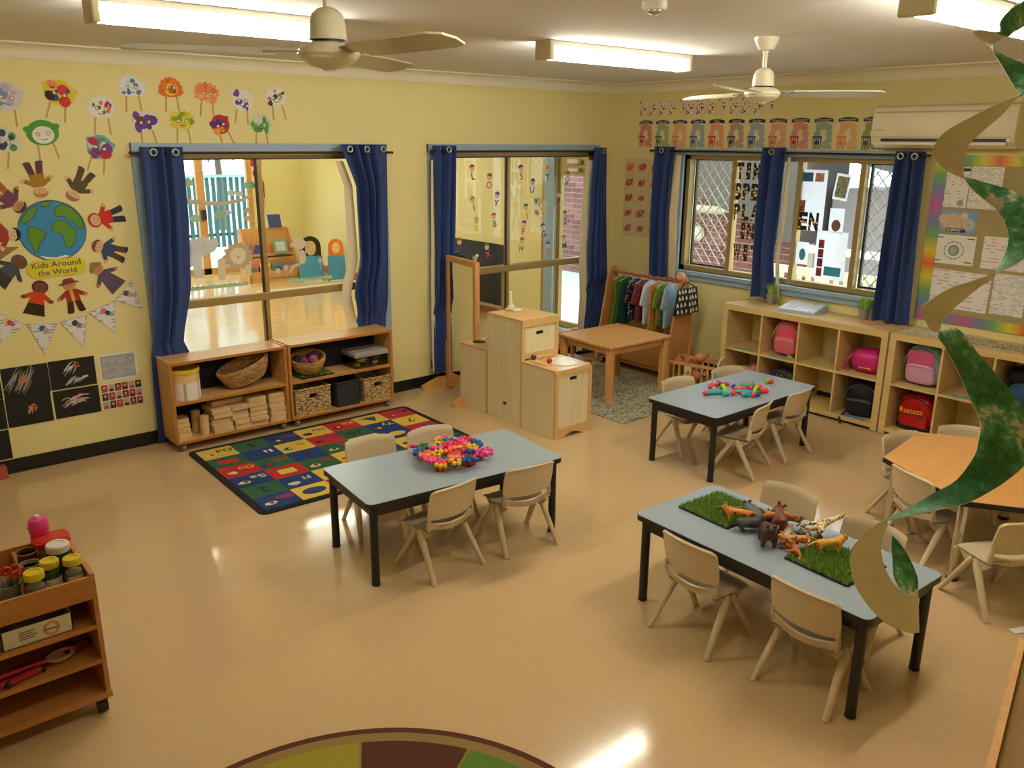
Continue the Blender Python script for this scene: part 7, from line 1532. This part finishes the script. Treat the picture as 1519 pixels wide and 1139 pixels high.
# ================================================================== things in the next room
def tube_light2(x0, y, label):
    tube_light(x0, y, label)
M_tube2 = glow('brightened lit diffuser', (255, 248, 226), TUBE * 1.2)  # unseen lamps added to brighten the next room, strength raised
tube_light(-2.2, 3.1, 'unseen fluorescent ceiling light added in the next room, nearest the glass', m_lit=M_tube2); tube_light(-4.6, 5.4, 'unseen fluorescent ceiling light added in the next room, at its far left', m_lit=M_tube2); tube_light(-2.2, 5.4, 'unseen fluorescent ceiling light added in the next room, by the far doors', m_lit=M_tube2)
tube_light(-4.6, 3.1, 'unseen fluorescent ceiling light added in the next room, towards its left side', m_lit=M_tube2)
bd = thing('blackboard', 'low blackboard with pale frame on the next room wall', 'blackboard', (XR - .001, 2.75, 0))
put('board', MB().box(-.012, 0, -.82, .95, .135, .905), mat('blackboard slate', (24, 23, 22), .55, noise=(8, .25)), bd)
put('frame', MB().box(-.02, 0, -.86, -.82, .10, .94).box(-.02, 0, -.82, .95, .095, .135), mat('pale board frame', (206, 188, 140), .5), bd)
t = thing('dark_table', 'dark topped table in the next room behind the mirror', 'table', (-.50, 2.75, 0)); put('tabletop', MB().box(-.42, .30, -.42, .55, .745, .775), mat('charcoal laminate', (40, 38, 38), .4), t)
for sx in (-.36, .24):
    for sy in (-.36, .49): put('leg', MB().box(sx - .02, sx + .02, sy - .02, sy + .02, 0, .745), M_leg, t)
t = thing('laptop', 'closed blue laptop lying on the dark table in next room', 'laptop', (-.42, 2.47, .776), (0, 0, .25)); put('base', MB().rbox((0, 0, .008), (.36, .25, .016), .006), M_leg, t); put('lid', MB().rbox((0, 0, .021), (.36, .25, .008), .003), mat('blue laptop lid', (66, 96, 150), .3), t)
t = thing('wall_controls', 'small grey switch and sensor plates by the blue door frame', 'switch', (XR - .001, 1.36, 1.39)); put('plate', MB().rbox((-.006, 0, .075), (.012, .09, .10), .004), mat('pale plate', (206, 196, 160), .5), t); put('keypad', MB().rbox((-.014, 0, .08), (.008, .05, .055), .003), mat('dark keypad', (70, 74, 70), .4), t); put('sensor', MB().lathe([(.001, 0), (.03, 0), (.03, .012), (.001, .016)], 18, M=Matrix.Translation((0, 0, -.05)) @ Matrix.Rotation(-PI / 2, 4, 'Y')), mat('grey sensor', (120, 118, 108), .5), t, 40)
# book display and boxes
bk = thing('book_display', 'orange timber tiered book display in the next room corner', 'book display', (-.92, 6.45, 0)); w = .40
put('back', MB().box(-w, w, .16, .18, 0, .80), M_oak, bk); put('base', MB().box(-w, w, -.18, .16, .0, .06), M_oak, bk)
for s in (-1, 1): put('side', MB().prism([(-.18, 0), (.18, 0), (.18, .8), (.1, .8), (-.18, .3)], s * w - .012, s * w + .012, M=Matrix(((0, 0, 1, 0), (1, 0, 0, 0), (0, 1, 0, 0), (0, 0, 0, 1)))), M_oak, bk)
put('tier', MB().box(-w, w, -.02, .0, .22, .42).box(-w, w, -.02, .14, .36, .38), M_oak, bk); put('tier', MB().box(-w, w, -.18, -.16, .05, .17), M_oak, bk)
BKC = [(206, 90, 120), (230, 200, 60), (90, 130, 110), (150, 110, 160), (60, 80, 130), (206, 120, 70), (110, 100, 110)]
for k in range(4):
    b_ = thing('picture_book', 'picture book on the lower tier of the display, %s' % ['first from left', 'second from left', 'third from left', 'at right end'][k], 'book', (-1.23 + .2 * k, 6.33, .06), (-.2, 0, 0)); c = BKC[k]
    put('cover', MB().box(-.085, .085, 0, .012, 0, .22), mat('book %d' % k, c, .4), b_); put('cover_picture', MB().box(-.06, .06, -.001, 0, .05, .17), mat('book picture %d' % k, BKC[(k + 2) % 7], .4), b_)
for k in range(4):
    b_ = thing('picture_book', 'picture book on the upper tier of the display, %s' % ['first from left', 'second from left', 'third from left', 'at right end'][k], 'book', (-1.22 + .19 * k, 6.49, .385), (-.2, 0, .05)); c = BKC[(k + 3) % 7]
    put('cover', MB().box(-.08, .08, 0, .012, 0, .17), mat('book %d' % ((k + 3) % 7), c, .4), b_); put('cover_picture', MB().box(-.055, .055, -.001, 0, .04, .13), mat('book picture %d' % ((k + 1) % 7), BKC[(k + 3) % 7], .4), b_)
tag(put('blue_book', MB().box(-.11, .11, -.01, .01, 0, .2), mat('book navy', (50, 64, 120), .4), None, None, (-.72, 6.58, .801), (-.25, 0, .1)), 'navy blue book standing on top of the book display', 'book')
fr_ = thing('framed_picture', 'green framed picture leaning on the book display', 'picture', (-.74, 6.36, .42), (-.3, 0, .1)); put('frame', MB().box(-.12, .12, 0, .02, 0, .22), mat('sage frame', (120, 150, 120), .5), fr_); put('picture', MB().box(-.08, .08, -.002, 0, .04, .18), mat('pale picture', (196, 196, 196), .5), fr_)
# wooden cut-out figures
def cutout(label, x, y, hair, skin, top, w_, h_, style):
    t = thing('cutout_figure', label, 'cutout board', (x, y, 0), (0, 0, -.25)); Mx = Matrix(((1, 0, 0, 0), (0, 0, -1, 0), (0, 1, 0, 0), (0, 0, 0, 1)))
    arch = lambda ww, z0, z1: [(-ww, z0), (ww, z0), (ww, z1)] + [(ww * math.cos(PI * q / 10), z1 + ww * math.sin(PI * q / 10)) for q in range(1, 10)] + [(-ww, z1)]
    put('dress', MB().prism([(-w_, 0), (w_, 0), (w_ * .95, h_ * .55), (-w_ * .95, h_ * .55)], -.008, .008, M=Mx), mat('cutout blue', top, .5), t)
    put('hair', MB().prism(arch(w_ * .85, h_ * .5, h_ * .75), -.006, .006, M=Mx), hair, t)
    put('face', MB().prism(circle(w_ * .5, 18, (0, h_ * .72), .9, 1.2), .006, .011, M=Mx), skin, t)
    put('face_marks', MB().prism(circle(.008, 8, (-.03, h_ * .74)), .011, .013, M=Mx).prism(circle(.008, 8, (.03, h_ * .74)), .011, .013, M=Mx), M_black, t)
    put('foot', MB().box(-w_ * .8, w_ * .8, -.1, .1, 0, .02), M_ply, t)
CBL = (70, 150, 190)
cutout('blue cut-out figure board with black hair behind the left window', -.46, 5.95, M_black, mat('cutout tan', (206, 170, 110), .5), CBL, .19, .72, 0)
cutout('blue cut-out figure board with orange hair behind the left window', -.13, 5.75, mat('cutout orange', (226, 120, 50), .5), mat('cutout pale', (240, 206, 130), .5), CBL, .14, .72, 1)
t = thing('fire_extinguisher', 'red fire extinguisher on the far wall of the next room', 'fire extinguisher', (-.63, YB - .075, 1.10)); put('cylinder', MB().lathe([(.05, 0), (.055, .01), (.055, .30), (.04, .35), (.015, .37), (.015, .39)], 20), mat('extinguisher red', (190, 34, 30), .35), t, 40); put('valve', MB().box(-.02, .05, -.012, .012, .39, .42).tube([(.03, 0, .4), (.075, 0, .36), (.07, 0, .12)], .008, 8), M_black, t, 50); put('label', MB().sheet(lambda u, v: (.0558 * math.cos(-2.4 + 1.7 * u), .0558 * math.sin(-2.4 + 1.7 * u), .1 + .1 * v), 8, 1, .0005), PAPER, t)
put('bracket', MB().box(-.03, .03, .04, .074, .12, .2), M_steel, t)
tag(put('fire_sign', MB().box(-.09, .09, -.004, 0, -.09, .09), mat('sign red', (200, 40, 34), .5), None, None, (-.63, YB - .001, 1.80)), 'red fire safety sign above the extinguisher', 'sign')
tag(put('round_fire_sign', MB().prism(circle(.07, 20), 0, .004, M=Matrix.Rotation(PI / 2, 4, 'X')), mat('sign red', (200, 40, 34), .5), None, None, (-.63, YB - .001, 1.60)), 'round red fire sign between sign and extinguisher', 'sign')
# wall box and notice on the brick house
t = thing('meter_box', 'white meter box on the brick wall beyond the side door', 'meter box', (BX - .08, 5.05, 1.22)); put('case', MB().box(0, .066, -.1, .1, 0, .2), M_white, t); put('window', MB().box(-.004, 0, -.05, .05, .06, .15), mat('meter grey', (140, 140, 146), .4), t)
tag(put('wall_notice', MB().box(0, .002, -.1, .1, 0, .3), printed('notice print', (230, 226, 220), (190, 180, 176), 20, 10), None, None, (BX - .0145, 5.0, .75)), 'pale notice sheet on the brick wall below the meter box', 'notice')

# ================================================================== hanging paper spiral
SPO = [(-4.7154, -5.4497, 2.3753), (-4.7975, -5.4548, 2.3441), (-4.8878, -5.4743, 2.3254), (-4.9521, -5.4878, 2.3120), (-4.9756, -5.4644, 2.3212), (-4.9406, -5.4295, 2.3259), (-4.8622, -5.4082, 2.3229), (-4.8034, -5.3970, 2.3180), (-4.7865, -5.4107, 2.3068), (-4.7993, -5.4346, 2.2941), (-4.8214, -5.4740, 2.2781), (-4.8638, -5.5062, 2.2566), (-4.9131, -5.5250, 2.2343), (-4.9506, -5.5282, 2.2212), (-4.9852, -5.5048, 2.2061), (-4.9926, -5.4747, 2.1897), (-4.9963, -5.4302, 2.1620), (-4.9691, -5.4038, 2.1340), (-4.9272, -5.3952, 2.1129), (-4.8855, -5.4090, 2.0903), (-4.8610, -5.4306, 2.0834), (-4.8599, -5.4508, 2.0782), (-4.8528, -5.4930, 2.0669), (-4.8679, -5.5269, 2.0540), (-4.8891, -5.5676, 2.0187), (-4.9354, -5.5844, 1.9814), (-4.9872, -5.5805, 1.9605), (-5.0238, -5.5715, 1.9483), (-5.0643, -5.5426, 1.9299), (-5.0729, -5.5112, 1.9143), (-5.0692, -5.4740, 1.8836), (-5.0354, -5.4513, 1.8607), (-4.9939, -5.4421, 1.8407), (-4.9623, -5.4484, 1.8152), (-4.9335, -5.4674, 1.8208), (-4.9252, -5.4829, 1.8136), (-4.9167, -5.5156, 1.7758), (-4.9119, -5.5470, 1.7463), (-4.9127, -5.5759, 1.7217), (-4.9190, -5.6029, 1.6982), (-4.9344, -5.6296, 1.6601), (-4.9740, -5.6373, 1.6197), (-5.0194, -5.6314, 1.6011), (-5.0653, -5.6214, 1.5868), (-5.1148, -5.6050, 1.5732), (-5.1775, -5.5719, 1.5638), (-5.2269, -5.5442, 1.5563), (-5.2478, -5.5337, 1.5527), (-5.2564, -5.5274, 1.5482), (-5.2781, -5.5094, 1.5179), (-5.2757, -5.5014, 1.4882), (-5.2601, -5.4985, 1.4531), (-5.2356, -5.4999, 1.4131), (-5.2012, -5.5093, 1.3694), (-5.1636, -5.5207, 1.3321), (-5.1271, -5.5318, 1.3066), (-5.0943, -5.5441, 1.2911), (-5.0752, -5.5503, 1.2878)]
SPI = [(-4.7569, -5.4580, 2.4102), (-4.8098, -5.4525, 2.3846), (-4.8687, -5.4528, 2.3628), (-4.9096, -5.4573, 2.3376), (-4.9058, -5.4670, 2.3203), (-4.8876, -5.4544, 2.3163), (-4.8603, -5.4369, 2.3132), (-4.8408, -5.4256, 2.3088), (-4.8400, -5.4282, 2.2975), (-4.8469, -5.4421, 2.2829), (-4.8626, -5.4594, 2.2666), (-4.8811, -5.4789, 2.2483), (-4.8982, -5.4935, 2.2361), (-4.9078, -5.5043, 2.2236), (-4.9323, -5.4951, 2.1929), (-4.9499, -5.4761, 2.1668), (-4.9559, -5.4562, 2.1414), (-4.9427, -5.4473, 2.1199), (-4.9274, -5.4424, 2.1025), (-4.9176, -5.4414, 2.0897), (-4.9115, -5.4535, 2.0691), (-4.9005, -5.4799, 2.0456), (-4.9037, -5.4962, 2.0351), (-4.9110, -5.5177, 2.0139), (-4.9269, -5.5334, 1.9931), (-4.9481, -5.5421, 1.9748), (-4.9698, -5.5457, 1.9564), (-4.9852, -5.5464, 1.9419), (-4.9963, -5.5428, 1.9244), (-5.0020, -5.5288, 1.9117), (-5.0217, -5.5019, 1.8741), (-5.0189, -5.4848, 1.8509), (-5.0047, -5.4768, 1.8393), (-4.9965, -5.4735, 1.8292), (-5.0010, -5.4743, 1.8128), (-4.9968, -5.4865, 1.7973), (-4.9893, -5.5158, 1.7505), (-4.9879, -5.5413, 1.7066), (-4.9908, -5.5536, 1.6928), (-4.9980, -5.5626, 1.6818), (-5.0086, -5.5696, 1.6712), (-5.0239, -5.5750, 1.6551), (-5.0428, -5.5794, 1.6326), (-5.0810, -5.5722, 1.5956), (-5.1217, -5.5548, 1.5761), (-5.1685, -5.5324, 1.5507), (-5.1924, -5.5211, 1.5413), (-5.2069, -5.5142, 1.5344), (-5.1995, -5.5214, 1.5311), (-5.2049, -5.5184, 1.5131), (-5.2057, -5.5177, 1.4868), (-5.1978, -5.5227, 1.4545), (-5.1836, -5.5269, 1.4322), (-5.1683, -5.5303, 1.4127), (-5.1510, -5.5347, 1.3966), (-5.1350, -5.5398, 1.3824), (-5.1190, -5.5446, 1.3787), (-5.1053, -5.5478, 1.3871)]
LFO = [(-5.0646, -5.5339, 1.3510), (-5.0523, -5.5267, 1.3613), (-5.0406, -5.5181, 1.3742), (-5.0353, -5.4995, 1.3993), (-5.0330, -5.4804, 1.4187), (-5.0337, -5.4606, 1.4335)]
LFI = [(-5.1239, -5.5390, 1.3672), (-5.1119, -5.5184, 1.3765), (-5.0972, -5.4980, 1.3910), (-5.0753, -5.4839, 1.4050), (-5.0541, -5.4686, 1.4208), (-5.0307, -5.4567, 1.4324)]
sp = thing('paper_spiral', 'hanging card spiral painted green on one side at right', 'paper spiral', (-4.776, -5.425, 2.40))
org = Vector(sp.location)
def catmull(P, n=4):
    P = [Vector(p) for p in P]; o = []
    for i in range(len(P) - 1):
        a, b_, c, d_ = P[max(i - 1, 0)], P[i], P[i + 1], P[min(i + 2, len(P) - 1)]
        for k in range(n):
            t = k / n; o.append(.5 * ((2 * b_) + (c - a) * t + (2 * a - 5 * b_ + 4 * c - d_) * t * t + (3 * b_ - a - 3 * c + d_) * t ** 3))
    o.append(P[-1]); return o
def paint(name):
    m = mat(name, (40, 96, 50), .6); nt = m.node_tree; b = nt.nodes['Principled BSDF']; tc = nt.nodes.new('ShaderNodeTexCoord')
    n = nt.nodes.new('ShaderNodeTexNoise'); n.inputs['Scale'].default_value = 45; n.inputs['Detail'].default_value = 4; n.inputs['Roughness'].default_value = .7; nt.links.new(tc.outputs['Object'], n.inputs['Vector'])
    n2 = nt.nodes.new('ShaderNodeTexNoise'); n2.inputs['Scale'].default_value = 9; nt.links.new(tc.outputs['Object'], n2.inputs['Vector'])
    ad = nt.nodes.new('ShaderNodeMath'); ad.operation = 'MULTIPLY_ADD'; ad.inputs[1].default_value = .55; nt.links.new(n.outputs['Fac'], ad.inputs[0])
    mu = nt.nodes.new('ShaderNodeMath'); mu.operation = 'MULTIPLY'; mu.inputs[1].default_value = .5; nt.links.new(n2.outputs['Fac'], mu.inputs[0]); nt.links.new(mu.outputs[0], ad.inputs[2])
    r = ramp(nt, [(.40, (26, 84, 40)), (.50, (44, 116, 60)), (.56, (76, 146, 94)), (.61, (116, 168, 124)), (.635, (206, 192, 162))], ad.outputs[0]); nt.links.new(r.outputs['Color'], b.inputs['Base Color']); return m
M_card = mat('brown cardboard', (222, 208, 184), .8, noise=(40, .04)); M_green = paint('green paint on card')
def ribbon(A_, B_, flip=False):
    A2, B2 = catmull(A_), catmull(B_); n = len(A2); K = 5; g = MB()
    top = [A2[i] + (B2[i] - A2[i]) * k / K - org for i in range(n) for k in range(K + 1)]; W_ = K + 1
    nor = []
    for i in range(n):
        al = (A2[min(i + 1, n - 1)] - A2[max(i - 1, 0)]); ac = (B2[i] - A2[i]); q = al.cross(ac); nor.append(q.normalized() * .0012 if q.length > 1e-9 else Vector((0, 0, .0012)))
    bot = [top[i * W_ + k] - nor[i] for i in range(n) for k in range(W_)]
    fs = [(i * W_ + k, i * W_ + k + 1, (i + 1) * W_ + k + 1, (i + 1) * W_ + k) for i in range(n - 1) for k in range(K)]
    off = len(top); m0, m1 = (1, 0) if flip else (0, 1)
    g.v = [tuple(v) for v in top + bot]; g.f = list(fs) + [tuple(off + j for j in reversed(f)) for f in fs]; g.m = [m0] * len(fs) + [m1] * len(fs)
    for (k) in (0, K):
        for i in range(n - 1): g.f.append((i * W_ + k, (i + 1) * W_ + k, off + (i + 1) * W_ + k, off + i * W_ + k)); g.m.append(0)
    return g
put('ribbon', ribbon(SPO, SPI), [M_card, M_green], sp)
put('ribbon_tail', ribbon(LFO, LFI, True), [M_card, M_green], sp)
put('string', MB().tube([(-4.7811 - org.x, -5.4272 - org.y, 2.3546 - org.z), (-4.7811 - org.x, -5.4272 - org.y, H - org.z)], .0009, 5), mat('white thread', (220, 220, 216), .6), sp)
